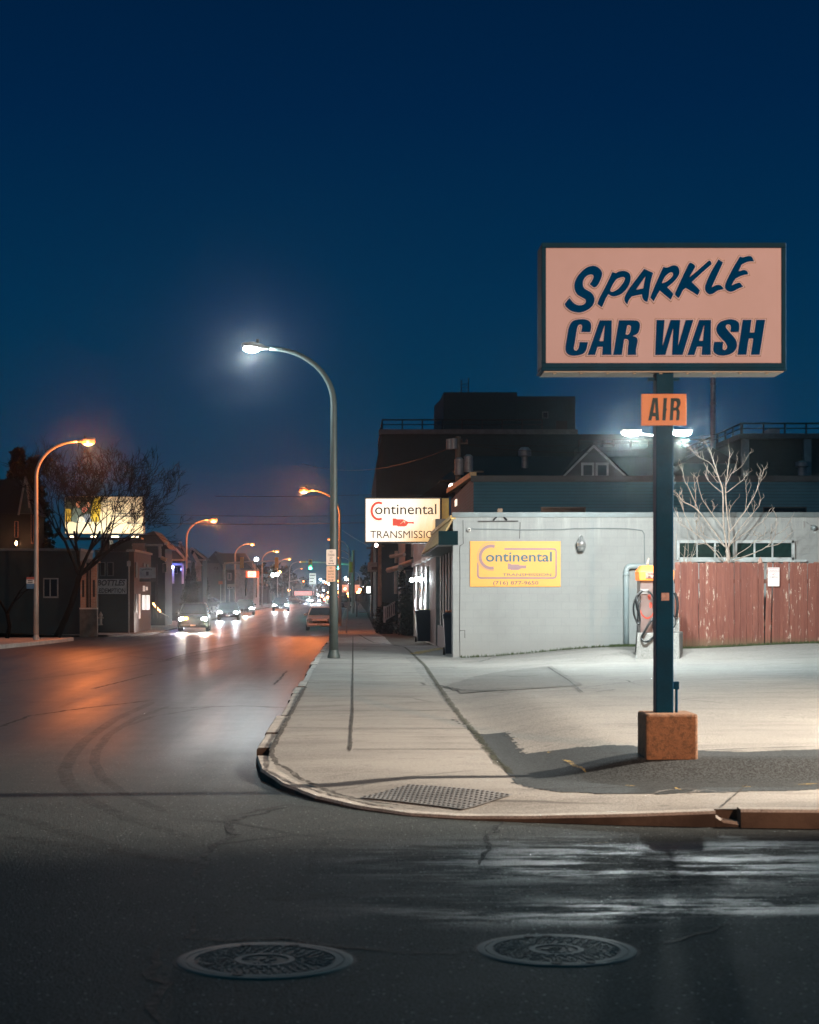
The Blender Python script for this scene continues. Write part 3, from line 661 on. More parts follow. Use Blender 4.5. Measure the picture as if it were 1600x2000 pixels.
cd_ = MB().tube([(px1+.032, 14.5, .6), (px1+.032, 14.5, .84)], .013); cd_.box(px1+.006, px1+.05, 14.47, 14.53, .84, .905)
cd_.build('conduit', NAVY, t, bevel=.003)
sk_ = X(1292, 14.45), X(1307, 14.45)
MB().box(sk_[0], sk_[1], 14.4485, 14.4495, Z(1173, 14.45), Z(1158, 14.45)).build('sticker', M('faded_sticker', (.38, .30, .32), .6, 0, .4, 25), t)
for s in (-1, 1): MB().box((px0+px1)/2 + s*.10 - .03, (px0+px1)/2 + s*.10 + .03, 14.5, 14.56, z0 - .09, z0 - .07).build('bracket', NAVY, t)
a = thing('air_sign', 'small orange AIR sign fixed to the blue pole below the big panel', 'sign', (2.57, 14.42, 3.16))
MB().box(X(1253, 14.42), X(1341, 14.42), 14.422, 14.446, Z(831, 14.42), Z(769, 14.42)).build('panel', M('orange_sign', (.52, .19, .045), .45, 0, .08, 6), a, bevel=.004)
Sa = (1240, 760, .06875); AIRC = M('air_letter', (.002, .04, .055), .7, 0, .2, 5, 0)
for o_, h_ in (([(505,250,1),(650,250,1),(690,890,1),(595,890,1),(585,775,1),(495,775,1),(470,890,1),(380,890,1)], [[(570,360,1),(525,670,1),(590,670,1)]]), ([(815,255,1),(915,255,1),(895,520,1),(910,590,1),(890,640,1),(870,890,1),(780,890,1)], []),
               ([(1025,260,1),(1230,262),(1290,320),(1295,430),(1235,560,1),(1275,640),(1255,885,1),(1170,885,1),(1185,640),(1140,610),(1100,620,1),(1080,885,1),(990,885,1)], [[(1120,350,1),(1170,350),(1195,430),(1160,520),(1100,525,1)]])):
    letter(o_, h_, *Sa, y=14.424, mats=AIRC, par=a, outline=False)
bx0, bx1, by0, by1 = 2.406, 2.835, 14.30, 14.74
blk = MB().box(bx0, bx1, by0, by1, .20, .648).build('concrete_footing', rust_mat(), None, bevel=.022)
tag(blk, 'rust stained concrete block round the foot of the sign pole', 'concrete block')

# ------------------------------------------------------------------ twin floodlight pole behind the sign
YT = 36.0; fx = X(1282.5, YT); fz = lot_z(fx, YT)
t = thing('floodlight_pole', 'slim pole with twin white floodlights hidden behind the sign pole', 'floodlight', (fx, YT, fz))
MB().lathe([(.06, fz), (.06, fz+.3), (.045, fz+.35), (.042, 5.05), (.001, 5.07)], (fx, YT, 0), 12).build('pole', STEEL, t, True)
HEADW = EM('floodlight_lens', (.86, .97, 1), 200)
for px in (1233, 1332):
    hx = X(px, YT); s = 1 if hx > fx else -1
    MB().tube([(fx, YT, 4.96), (hx - s*.2, YT, 5.0)], .022).build('arm', STEEL, t)
    h = MB().box(hx-.20, hx+.20, YT-.13, YT+.17, 5.03, 5.08).build('lamp_head', STEEL, t, bevel=.01)
    le = MB(); le.ell((hx, YT-.02, 5.005), (.19, .15, .055), 16, 8); le.build('lens', HEADW, h, True)
    lamp('flood_light', 'SPOT', (hx, YT + .05, 4.9), P_TWIN, (1, .97, .91), t, (hx + s*1.2, YT + 7.4, 1.2), 150, 1, .12)
    lamp('flood_glow', 'POINT', (hx, YT - .1, 4.85), 1000, (.86, .98, .97), t, radius=.14)

# ------------------------------------------------------------------ transmission shop
YW = 43.5
sh = thing('repair_shop', 'low grey painted block shop with slatted canopy facing the avenue', 'building', (7, YW, .1))
wx0 = X(885, YW)
wb = MB().box(wx0, wx0 + .35, YW, YW + .6, -.1, 3.62)
wb.box(wx0 + .35, 16, YW, YW + .3, -.1, 3.62); wb.box(2.9, 3.1, YW + .6, 56, -.1, 3.62); wb.box(3.1, 16, 55.7, 56, -.1, 3.62)
# wall pieces round the long window are kept proud of it instead of cutting a hole
wall = wb.build('wall', BLOCK, sh)
MB().box(wx0 + .1, 16, YW + .1, 56, 3.60, 3.66).build('roof', DARKROOF, sh)
cp = MB().box(wx0 - .02, 16, YW - .05, YW + .33, 3.622, 3.74); xx = wx0 + 2
while xx < 15: cp.box(xx, xx+.02, YW-.054, YW+.3, 3.63, 3.744); xx += 2.44
cp.build('parapet_cap', M('dull_flashing', (.13, .17, .18), .5, .3, .35, 1.5), sh)
# street side: recessed front with doors under the canopy
sf = MB().box(2.74, 2.92, YW + .6, 55, .05, 2.93).build('door_front', M('brown_door', (.10, .085, .085), .6), sh)
for y in (44.6, 46.0, 47.4, 48.9, 50.4, 52, 53.6): MB().box(2.70, 2.745, y, y + .12, .05, 2.93).build('door_rail', M('door_rail_dark', (.03, .04, .045), .5), sf)
MB().box(2.66, 2.745, YW + .6, 55, .05, .75).build('kick_wall', BLOCK, sf)
cn = sh
SL = M('canopy_slats', (.48, .34, .15), .6, 0, .25, 2)
sl = MB(); y = YW + .02
for k in range(9):
    u = k/9; xa, za = 2.13 + .34*u, 2.97 + .62*u
    sl.add([(xa, YW, za), (xa, 54.7, za), (xa + .03, 54.7, za + .062), (xa + .03, YW, za + .062), (xa + .06, YW, za), (xa + .06, 54.7, za)], [(0,1,2,3), (3,2,5,4), (0,4,5,1), (0,3,4), (1,5,2)])
while y < 54.7:
    sl.add([(2.12, y, 2.96), (2.12, y+.03, 2.96), (2.46, y+.03, 3.58), (2.46, y, 3.58), (2.16, y, 2.94), (2.16, y+.03, 2.94), (2.5, y+.03, 3.56), (2.5, y, 3.56)], [(0,1,2,3), (0,4,5,1), (4,7,6,5), (0,3,7,4), (1,5,6,2), (3,2,6,7)]); y += 1.12
can = sl.build('canopy', SL, sh)
MB().add([(2.43, YW-.02, 3.57), (2.43, 54.8, 3.57), (2.43, 54.8, 3.67), (2.43, YW-.02, 3.67), (2.56, YW-.02, 3.57), (2.56, 54.8, 3.57), (2.56, 54.8, 3.67), (2.56, YW-.02, 3.67)], [(0,1,2,3), (4,7,6,5), (3,2,6,7), (0,4,5,1), (0,3,7,4), (1,5,6,2)]).build('cap_strip', M('canopy_cap', (.52, .34, .10), .5), can)
MB().box(2.13, wx0 + .12, YW - .06, YW - .004, 2.93, 3.275).build('end_panel', M('canopy_teal', (.0, .014, .018), .7, 0, .25, 3, .1, 40, .1), can)
MB().box(2.14, 2.9, YW + .02, 54.7, 2.9, 2.94).build('soffit', M('soffit_grey', (.12, .12, .115), .7), can)
# long window above the fence
wx_a, wx_b, wz_a, wz_b = X(1325, YW), X(1550, YW), Z(1091, YW), Z(1058, YW)
wn_ = MB()
for (p, q, r, s) in ((wx_a, wx_b, wz_a-.03, wz_a+.03), (wx_a, wx_b, wz_b-.035, wz_b+.035), (wx_a-.05, wx_a+.02, wz_a-.03, wz_b+.03), (wx_b-.06, wx_b+.02, wz_a-.03, wz_b+.03)): wn_.box(p, q, YW-.07, YW-.002, r, s)
for px, w_ in ((1361, .015), (1396, .02), (1435, .05), (1473, .02), (1508, .02)): wn_.box(X(px, YW)-w_, X(px, YW)+w_, YW-.055, YW-.002, wz_a+.031, wz_b-.036)
win = wn_.build('window', M('window_frame_pale', (.46, .53, .54), .6), sh)
MB().box(wx_a+.021, wx_b-.061, YW-.02, YW-.003, wz_a+.031, wz_b-.036).build('pane', glass('green_glass', (.01, .035, .033), .15), win)
MB().box(wx_a, wx_b+.3, YW-.09, YW-.003, wz_a-.085, wz_a-.031).build('sill', M('window_frame_pale', (1,1,1)), win)
# rain pipe, cable, sensors
dp = MB(); pr = .068; zt_ = Z(1106, YW); xq = X(1222, YW)
dp.tube([(xq, YW-.12, Z(1258, YW)), (xq, YW-.12, zt_-.12), (xq+.02, YW-.12, zt_-.045), (xq+.07, YW-.12, zt_-.008), (xq+.13, YW-.12, zt_), (xq+1.05, YW-.12, zt_)], pr, 12)
dp.tube([(xq, YW-.12, Z(1124, YW)), (xq, YW-.12, Z(1120, YW))], pr+.012, 12)
dp.build('vent_pipe', M('pale_pvc', (.36, .45, .47), .4, 0, .1), sh, True)
MB().tube([(xq, YW-.12, Z(1259.5, YW)), (xq, YW-.12, Z(1257.5, YW))], pr+.004, 12).build('pipe_end', RUBBER, sh)
rcb = random.Random(2); cab_ = [(X(p, YW), YW-.02, Z(1032.5 + rcb.uniform(-.9, .9) + (2.0 if 960 < p < 1100 else 0), YW)) for p in range(920, 1250, 22)]
cab_ += [(X(1254, YW), YW-.02, Z(1036, YW)), (X(1258, YW), YW-.02, Z(1043, YW)), (X(1259, YW), YW-.02, Z(1105, YW))]
MB().tube(cab_, .011, 6).build('cable', M('cable_grey', (.16, .2, .21), .5), sh)
MB().box(X(1570, YW)-.01, X(1571, YW)+.01, YW-.03, YW-.002, Z(1030, YW), Z(1018, YW)).build('bracket', STEEL, sh)
for pts in ([(904.5,1016),(905,1062),(898.5,1066),(898,1075)], [(898,1075),(898.5,1130),(897.5,1210),(898.5,1284)], [(1016,1020),(1015,1052)], [(898,1232),(908,1231),(908,1246)]):
    MB().tube([(X(p_[0], YW), YW-.001, Z(p_[1], YW)) for p_ in pts], .007, 5).build('wall_crack', TAR, sh)
def obj1(mb, name, mat, label, cat, group=None, **k):
    o = mb.build(name, mat, None, **k); return tag(o, label, cat, group)
# things on the wall
t = thing('wall_lamp', 'unlit silver dome lamp on the grey wall, right of the yellow sign', 'lamp', (X(1134, YW), YW, Z(1062, YW)))
lx_, k_ = X(1134, YW), YW/F
base = Vector((lx_, YW - .17, Z(1077, YW)))
MB().lathe([(.001, 0), (.07, .0), (.09, .03), (.105, .12)], base, 16).build('lens', M('lamp_glass', (.20, .22, .22), .25), t, True)
MB().lathe([(.112, .115), (.118, .2), (.118, .225), (.075, .265), (.06, .33), (.03, .38), (.001, .40)], base, 16).build('housing', M('bright_aluminium', (.62, .63, .63), .3, .7), t, True)
MB().box(lx_-.02, lx_+.02, YW-.12, YW-.002, base.z+.24, base.z+.28).build('bracket', STEEL, t)
s_ = thing('security_sensor', 'round white junction sensor at the left end of the wall cable', 'sensor', (X(916, YW), YW, Z(1035, YW)))
MB().lathe([(.055, 0), (.055, -.05), (.035, -.09), (.02, -.1), (.001, -.1)], (X(916, YW), YW-.003, Z(1035, YW)), 16, 'y').build('housing', WHITEP, s_, True)
MB().lathe([(.02, -.1), (.02, -.11), (.001, -.112)], (X(916, YW), YW-.003, Z(1035, YW)), 12, 'y').build('lens', glass(), s_)
s_ = thing('wall_camera', 'small grey dome at the right end of the wall above the fence', 'camera', (X(1589, YW), YW, Z(1031, YW)))
MB().lathe([(.07, 0), (.07, -.06), (.05, -.11), (.001, -.13)], (X(1589, YW), YW-.003, Z(1031, YW)), 16, 'y').build('housing', M('dome_dark', (.2, .24, .25), .4), s_, True)
MB().tube([(X(1584, YW), YW-.03, Z(1026, YW)), (X(1574, YW), YW-.03, Z(1020, YW))], .01, 6).build('conduit', STEEL, s_)
# yellow wall sign
YS_ = M('yellow_sign', (.86, .42, .085), .5, 0, .05, 1); MAUVE = M('mauve_print', (.33, .20, .22), .5, 0, .06, 4, 0); TEAL = M('teal_print', (.012, .115, .17), .5, 0, .08, 4, 0); GREYT = M('grey_print', (.13, .10, .12), .5, 0, .06, 4, 0)
t = thing('wall_sign', 'flat yellow Continental Transmission sign with phone number on the grey wall', 'sign', (X(1006, YW), YW, Z(1100, YW)))
MB().box(X(918, YW), X(1095, YW), YW-.03, YW-.003, Z(1146, YW), Z(1057, YW)).build('board', YS_, t, bevel=.006)
ys = YW - .032; q8 = .125
def pz(x, y): return (X(910 + x*q8, YW), Z(1050 + y*q8, YW))
def arc(cx, cy, r, a0, a1, n=28): return [pz(cx + r*math.cos(R(a)), cy - r*math.sin(R(a))) for a in [a0 + (a1-a0)*i/n for i in range(n+1)]]
def ring(cx, cy, ro, ri, a0, a1): return arc(cx, cy, ro, a0, a1) + arc(cx, cy, ri, a1, a0)
shape('letter', [ring(395, 305, 196, 150, 72, 283)], MAUVE, t, ys, .003); shape('letter_outline', [ring(395, 298, 219, 213, 74, 282)], MAUVE, t, ys, .003)
text('lettering', 'ontinental', *[pz(312, 0)[0], pz(1342, 0)[0]], pz(0, 378)[1], pz(0, 222)[1], ys, TEAL, t, .012)
text('lettering', 'TRANSMISSION', pz(572, 0)[0], pz(1332, 0)[0], pz(0, 600)[1], pz(0, 560)[1], ys, TEAL, t, .0)
text('phone_number', '(716) 877-9650', pz(425, 0)[0], pz(1132, 0)[0], pz(0, 752)[1], pz(0, 680)[1], ys, GREYT, t, .012)
shape('border', [[pz(*p) for p in ((600,165),(1370,165),(1405,175),(1422,210),(1422,590),(1405,630),(1370,645),(220,645),(185,625),(172,590),(175,370),(200,430),(200,590),(212,612),(235,618),(1360,618),(1385,612),(1396,590),(1396,215),(1385,197),(1360,192),(600,192))]], MAUVE, t, ys, .003)
shape('gearbox_emblem', [[pz(*p) for p in ((655,400),(700,412),(705,422),(820,420),(830,432),(900,438),(940,432),(940,480),(860,480),(850,490),(820,505),(700,505),(695,495),(655,495))]], MAUVE, t, ys, .003)
# roof vent with tripod
t = thing('roof_spotlight', 'small dark spotlight on a tripod at the edge of the shop roof', 'spotlight', (X(977, YW), YW+.1, 3.74))
MB().box(X(972, YW), X(982, YW), YW+.0, YW+.16, Z(1002, YW), Z(993, YW)).build('lamp_head', M('rusty_box', (.16, .11, .07), .6), t, bevel=.01)
tr = MB()
for px in (964, 990): tr.tube([(X(977, YW), YW+.05, Z(1002, YW)), (X(px, YW), YW-.06, Z(1016, YW))], .02, 6)
tr.build('tripod', BLACK, t)
MB().tube([(X(934, YW), YW-.03, Z(1018.5, YW)), (X(1012, YW), YW-.03, Z(1018, YW))], .018, 6).build('rail', M('rail_dark', (.1, .1, .1), .6), t)

# ------------------------------------------------------------------ hanging lit sign
YH = 56.5
FACE = EM('lit_sign_face', (1.0, .80, .50), 1.0, (.8, .75, .65)); HOT = EM('lit_sign_middle', (1, .9, .78), 1.15, (.8,.8,.75))
# one diffuser whose tubes make its left half brighter than the rim and the right corner
m, nt_, bs = newmat('backlit_diffuser'); bs.inputs['Base Color'].default_value = (.7, .65, .55, 1)
v_ = coord(nt_); se = nt_.nodes.new('ShaderNodeSeparateXYZ'); L(nt_, v_, se.inputs[0])
tub = noise(nt_, coord(nt_, (2.4, 1, .4)), 1.6, 2)
f_ = math_(nt_, 'ADD', math_(nt_, 'ADD', ramp(nt_, se.outputs['X'], 1.15, -.75), math_(nt_, 'MULTIPLY', ramp(nt_, se.outputs['Z'], -.62, .1), .5)), math_(nt_, 'MULTIPLY', tub, .35))
L(nt_, mix(nt_, ramp(nt_, f_, .35, 1.3), (1, .58, .20), (1, .86, .72)), bs.inputs['Emission Color']); L(nt_, math_(nt_, 'ADD', .82, math_(nt_, 'MULTIPLY', ramp(nt_, f_, .3, 1.35), .34)), bs.inputs['Emission Strength'])
DIFF = m
sx0, sx1, sz0, sz1 = X(713, YH), X(860.5, YH), Z(1060, YH), Z(972, YH)
t = thing('lit_shop_sign', 'glowing white Continental Transmission box sign hanging over the sidewalk', 'sign', ((sx0+sx1)/2, YH, (sz0+sz1)/2))
fb = MB().box(sx0, sx1, YH+.012, YH+.35, sz0+.01, sz1-.01); e_ = .035
for q in ((sx0-.01, sx1+.01, sz1-e_, sz1+.01), (sx0-.01, sx1+.01, sz0-.01, sz0+e_), (sx0-.01, sx0+e_*.7, sz0+e_, sz1-e_), (sx1-e_*.7, sx1+.01, sz0+e_, sz1-e_)): fb.box(q[0], q[1], YH-.03, YH+.36, q[2], q[3])
fb.build('frame', M('sign_frame_brown', (.03, .02, .014), .5), t)
fo = MB().box(sx0+.02, sx1-.02, YH-.005, YH+.011, sz0+.03, sz1-.03).build('panel', DIFF, t)
ORG[fo.name] = ORG[t.name]
yy = YH - .008; q7 = 190/1600
def hz(x, y): return (X(700 + x*q7, YH), Z(960 + y*q7, YH))
def harc(cx, cy, rx, ry, a0, a1, n=28): return [hz(cx + rx*math.cos(R(a)), cy - ry*math.sin(R(a))) for a in [a0 + (a1-a0)*i/n for i in range(n+1)]]
RED = EM('lit_red', (.80, .045, .015), .75, (.5, .04, .02)); BRN = M('lit_letter_brown', (.03, .015, .01), .6, 0, .1, 3, 0); GOLD = EM('lit_gold_line', (.85, .5, .12), .7)
shape('letter', [harc(335, 320, 135, 155, 62, 296) + harc(335, 320, 97, 118, 296, 62)], RED, t, yy, .003); shape('letter_outline', [harc(335, 318, 150, 176, 66, 290) + harc(335, 318, 145, 171, 290, 66)], GOLD, t, yy, .003)
text('lettering', 'ontinental', hz(275, 0)[0], hz(1285, 0)[0], hz(0, 376)[1], hz(0, 205)[1], yy, BRN, t, .003)
text('lettering', 'TRANSMISSION', hz(195, 0)[0], hz(1368, 0)[0], hz(0, 768)[1], hz(0, 645)[1], yy, BRN, t, .0)
shape('gearbox_emblem', [[hz(*p) for p in ((565,442),(620,445),(630,456),(735,456),(790,485),(820,500),(885,502),(912,492),(912,535),(885,525),(820,525),(790,565),(760,575),(650,575),(635,562),(565,562))]], RED, t, yy, .003)
shape('emblem_flash', [[hz(*p) for p in ((685,535),(735,490),(745,470),(785,500),(760,495),(775,530),(745,497),(695,535))]], GOLD, t, yy - .003, .002)
MB().box(X(862, YH+.4)+.02, X(877, YH+.4), YH+.36, YH+.44, Z(1030, YH), Z(972, YH)).build('side_panel', M('yellow_side', (.50, .30, .035), .5, 0, .3, 2), t)
MB().box(X(877, YH+.4), X(880.5, YH+.4), YH+.3, YH+.5, Z(1040, YH), Z(969, YH)).build('post', NAVY, t)
# ------------------------------------------------------------------ board fence, notice, air machine
YF = 41.6
rf = random.Random(12); t = thing('board_fence', 'tall red board fence with peeling paint beside the grey shop', 'fence', (9.5, YF, .5))
fb = MB(); x = X(1318, YF); xe = 17
while x < xe:
    w = rf.uniform(.128, .148); zb = lot_z(x, YF) - .05; sag = 0
    ztop = Z(1097 + rf.uniform(-1.5, 2.2) + (1 if x > 9.5 else 0), YF); lean = rf.uniform(-.012, .012)
    if abs(x - X(1501, YF)) < .09: lean = .05
    yo = rf.uniform(-.008, .008); c_ = rf.uniform(.015, .04)
    p = [(x, zb), (x+w, zb), (x+w+lean, ztop-c_), (x+w-.03+lean, ztop+rf.uniform(-.01, .01)), (x+.03+lean, ztop), (x+lean, ztop-c_)]
    fb.prism(p, 'y', YF + yo, YF + yo + .022); x += w + rf.choice((.003, .004, .005, .009))
    if abs(x - X(1500, YF)) < .1: x += .02
fb.build('boards', fence_mat(), t)
MB().box(X(1318, YF), xe, YF+.035, YF+.10, .95, 1.05).box(X(1318, YF), xe, YF+.035, YF+.10, 1.95, 2.05).build('rail', M('fence_rail', (.15, .07, .05), .8), t)
t = thing('notice_sign', 'white no dumping notice nailed to the red board fence', 'sign', (X(1512, YF), YF, Z(1126, YF)))
yn = YF - .06; nx0, nx1, nz0, nz1 = X(1500, yn), X(1522.5, yn), Z(1145, yn), Z(1108.5, yn)
MB().box(nx0, nx1, yn, yn+.004, nz0, nz1).build('board', M('notice_white', (.80, .77, .76), .5, 0, .04), t)
NR = M('notice_red', (.55, .22, .24), .5, 0, .1, 3, 0); NG = M('notice_print', (.34, .30, .31), .5, 0, .1, 3, 0); ww = nx1-nx0; hh = nz1-nz0
shape('border', [[(nx0+ww*.06, nz1-hh*.04), (nx1-ww*.06, nz1-hh*.04), (nx1-ww*.06, nz1-hh*.25), (nx0+ww*.06, nz1-hh*.25)], ['h', (nx0+ww*.09, nz1-hh*.065), (nx1-ww*.09, nz1-hh*.065), (nx1-ww*.09, nz1-hh*.225), (nx0+ww*.09, nz1-hh*.225)]], NR, t, yn-.002, .002)
text('lettering', 'WARNING', nx0+ww*.16, nx1-ww*.16, nz1-hh*.2, nz1-hh*.1, yn-.002, NR, t, .0, thick=.002)
text('lettering', 'NO', nx0+ww*.34, nx1-ww*.34, nz1-hh*.42, nz1-hh*.31, yn-.002, NR, t, .02, thick=.002)
text('lettering', 'DUMPING', nx0+ww*.14, nx1-ww*.14, nz1-hh*.57, nz1-hh*.46, yn-.002, NG, t, .01, thick=.002)
for i, a in enumerate((.66, .76, .87)): MB().box(nx0+ww*(.16+.04*i), nx1-ww*(.16+.04*i), yn-.003, yn-.001, nz1-hh*(a+.025), nz1-hh*a).build('small_print', M('small_print_grey', (.55, .53, .53), .5, 0, .2, 30, 0), t)

YM = 39.4
mx, mz = X(1288, YM), lot_z(6.95, YM)
t = thing('air_vacuum_machine', 'grey coin air and vacuum machine with glowing orange cap and black hoses', 'air machine', (mx, YM, mz))
bz = Z(1236, YM); CON = paving('machine_base', (.20, .21, .205), (.31, .32, .31), (.10, .10, .095), .35, 2)
MB().add([(X(1241, YM), YM, mz-.08), (X(1328, YM), YM, mz-.08), (X(1333.5, YM+.7), YM+.7, mz-.02), (X(1246, YM+.7), YM+.7, mz-.02), (X(1244, YM), YM+.02, bz), (X(1327, YM), YM+.02, bz), (X(1334, YM+.7), YM+.68, bz+.02), (X(1249, YM+.7), YM+.68, bz+.02)], [(0,3,2,1),(4,5,6,7),(0,1,5,4),(1,2,6,5),(2,3,7,6),(3,0,4,7)]).build('concrete_base', CON, t, bevel=.02)
MB().box(X(1310, YM), X(1329.5, YM), YM+.12, YM+.5, bz, Z(1206, YM)).build('concrete_step', CON, t, bevel=.015)
mg = M('machine_steel', (.20, .17, .17), .35, .5, .15, 2)
body = MB().box(X(1252, YM), X(1277.5, YM), YM+.1, YM+.55, bz-.005, Z(1134, YM)).build('cabinet', mg, t, bevel=.012)
MB().box(X(1279, YM), X(1317, YM), YM+.16, YM+.52, bz-.004, Z(1128, YM)).build('vacuum_drum', M('machine_dark', (.05, .06, .065), .4, .3), t, bevel=.03)
def mz_(zx, zy, y=YM): return (X(1210 + zx*.105, y), Z(1085 + zy*.105, y))
shape('decal', [smooth_loop([(mz_(*p)) for p in ((410,1010),(440,1090),(520,1150),(600,1120),(650,1040),(650,1080),(600,1150),(525,1185),(440,1130),(405,1060))])], M('decal_red', (.42, .06, .04), .4), body, YM+.094, .004)
shape('decal', [smooth_loop([mz_(*p) for p in ((540,740),(590,730),(600,800),(560,830))])], M('decal_red', (1,1,1)), body, YM+.094, .004)
shape('decal', [smooth_loop([mz_(*p) for p in ((575,880),(610,870),(625,940),(590,985),(570,940))])], M('decal_red', (1,1,1)), body, YM+.094, .004)
MB().tube([(X(1254, YM)+.0, YM+.08, Z(1152, YM)), (X(1252, YM)-.01, YM+.02, Z(1152, YM)), (X(1267, YM), YM+.02, Z(1152, YM)), (X(1267, YM), YM+.08, Z(1152, YM))], .01, 6).build('hose_hook', STEEL, body)
MB().box(X(1254, YM), X(1266, YM), YM+.07, YM+.098, Z(1160, YM), Z(1152, YM)).build('coin_box', STEEL, body, bevel=.004)
cz0, cz1 = Z(1134, YM), Z(1104, YM)
cap = MB().loft([[(X(1249.5, YM), YM+.02, cz0), (X(1317, YM), YM+.02, cz0), (X(1317, YM), YM+.6, cz0), (X(1249.5, YM), YM+.6, cz0)], [(X(1248.5, YM), YM+.0, cz0+.22), (X(1318, YM), YM+.0, cz0+.22), (X(1318, YM), YM+.62, cz0+.22), (X(1248.5, YM), YM+.62, cz0+.22)], [(X(1256, YM), YM+.15, cz1), (X(1312, YM), YM+.15, cz1), (X(1312, YM), YM+.47, cz1), (X(1256, YM), YM+.47, cz1)]]).build('lit_cap', EM('orange_lit_cap', (1, .20, .018), .80, (.85, .28, .06)), t, bevel=.025)
lb = MB().box(X(1261, YM), X(1306, YM), YM-.012, YM-.002, Z(1129.5, YM), Z(1118, YM)).build('label_plate', M('label_mauve', (.42, .20, .16), .5), cap)
text('lettering', 'VACUUM', X(1265, YM), X(1300, YM), Z(1123.2, YM), Z(1119.3, YM), YM-.015, BLACK, lb, .02, thick=.003); text('lettering', '& AIR', X(1265, YM), X(1292, YM), Z(1128.8, YM), Z(1124.6, YM), YM-.015, BLACK, lb, .02, thick=.003)
MB().tube([(X(1270, YM), YM+.3, cz1-.02), (X(1269.5, YM), YM+.3, Z(1098, YM)), (X(1271, YM), YM+.3, Z(1093, YM)), (X(1272.5, YM), YM+.3, Z(1090, YM)), (X(1271, YM), YM+.3, Z(1088.5, YM)), (X(1269.5, YM), YM+.3, Z(1091, YM))], [.03, .022, .016, .01, .008, .006], 8).build('finial', M('cap_fitting', (.5, .42, .34), .4, .5), cap, True)
HO = M('hose_black', (.012, .016, .018), .32, 0, .1, 4, .1)
def hose(pts, r=.022, yo=0): 
    q = [Vector((*mz_(*p)[:1], YM - .03 - .02*(i % 3) + yo, mz_(*p)[1])) for i, p in enumerate(pts)]; sm = []
    for i in range(len(q)-1):
        a, b, c, d = q[max(i-1, 0)], q[i], q[i+1], q[min(i+2, len(q)-1)]
        for k in range(5): u = k/5; sm.append(.5*(2*b + (c-a)*u + (2*a-5*b+4*c-d)*u*u + (3*b-a-3*c+d)*u**3))
    MB().tube(sm + [q[-1]], r, 8).build('hose', HO, t, True)
hose([(530,660),(585,710),(640,830),(655,960),(650,1060)]); hose([(420,655),(330,730),(260,900),(265,1080),(320,1240),(355,1275),(380,1220),(360,1080),(320,900),(335,760),(415,665)])
hose([(395,840),(350,950),(335,1120),(345,1230),(375,1270),(380,1180),(330,1000),(310,830),(400,680)], .018, .04); hose([(660,1140),(570,1230),(470,1400),(410,1510),(420,1570),(480,1600),(560,1580),(670,1470)], .026)
hose([(690,1120),(640,1150),(610,1220),(640,1320),(665,1400)], .02, -.03); hose([(1030,690),(1075,800),(1085,960),(1070,1140)], .03, .1); hose([(1000,1100),(1040,1180),(1040,1280),(1000,1350)], .014, .05); hose([(325,1290),(320,1400),(300,1600),(295,1800)], .012, -.02)

# ------------------------------------------------------------------ plants by the wall
BARK = M('pale_bark', (.40, .35, .30), .8, 0, .25, 12, .3, 30); DBARK = M('dark_bark', (.05, .04, .032), .85, 0, .3, 6)
YP = 42.6; t = thing('bare_tree', 'small pale leafless tree lit white behind the red fence', 'tree', (X(1420, YP), YP, .5))
rt = random.Random(21)
def zz(p): return (1180 + p[0]*.2625, 740 + p[1]*.2625)
def limb(mb, pts, r0, r1, yb, ya=0):
    n = len(pts); q = []
    for i, p in enumerate(pts):
        y = yb + ya*i/(n-1); a = zz(p); q.append(P(a[0], a[1], y))
    sm = []
    for i in range(n-1):
        a, b, c, d = q[max(i-1, 0)], q[i], q[i+1], q[min(i+2, n-1)]
        for k in range(4): u = k/4; sm.append(.5*(2*b + (c-a)*u + (2*a-5*b+4*c-d)*u*u + (3*b-a-3*c+d)*u**3) + Vector((rt.uniform(-.008, .008), 0, rt.uniform(-.006, .006))))
    sm.append(q[-1]); m_ = len(sm); mb.tube(sm, [r0 + (r1-r0)*i/(m_-1) for i in range(m_)], 6); return sm
tr = MB(); limb(tr, [(918,2080),(916,1700),(920,1370),(921,1270)], .075, .05, YP); tr.build('trunk', BARK, t, True)
cr = MB(); tips = []
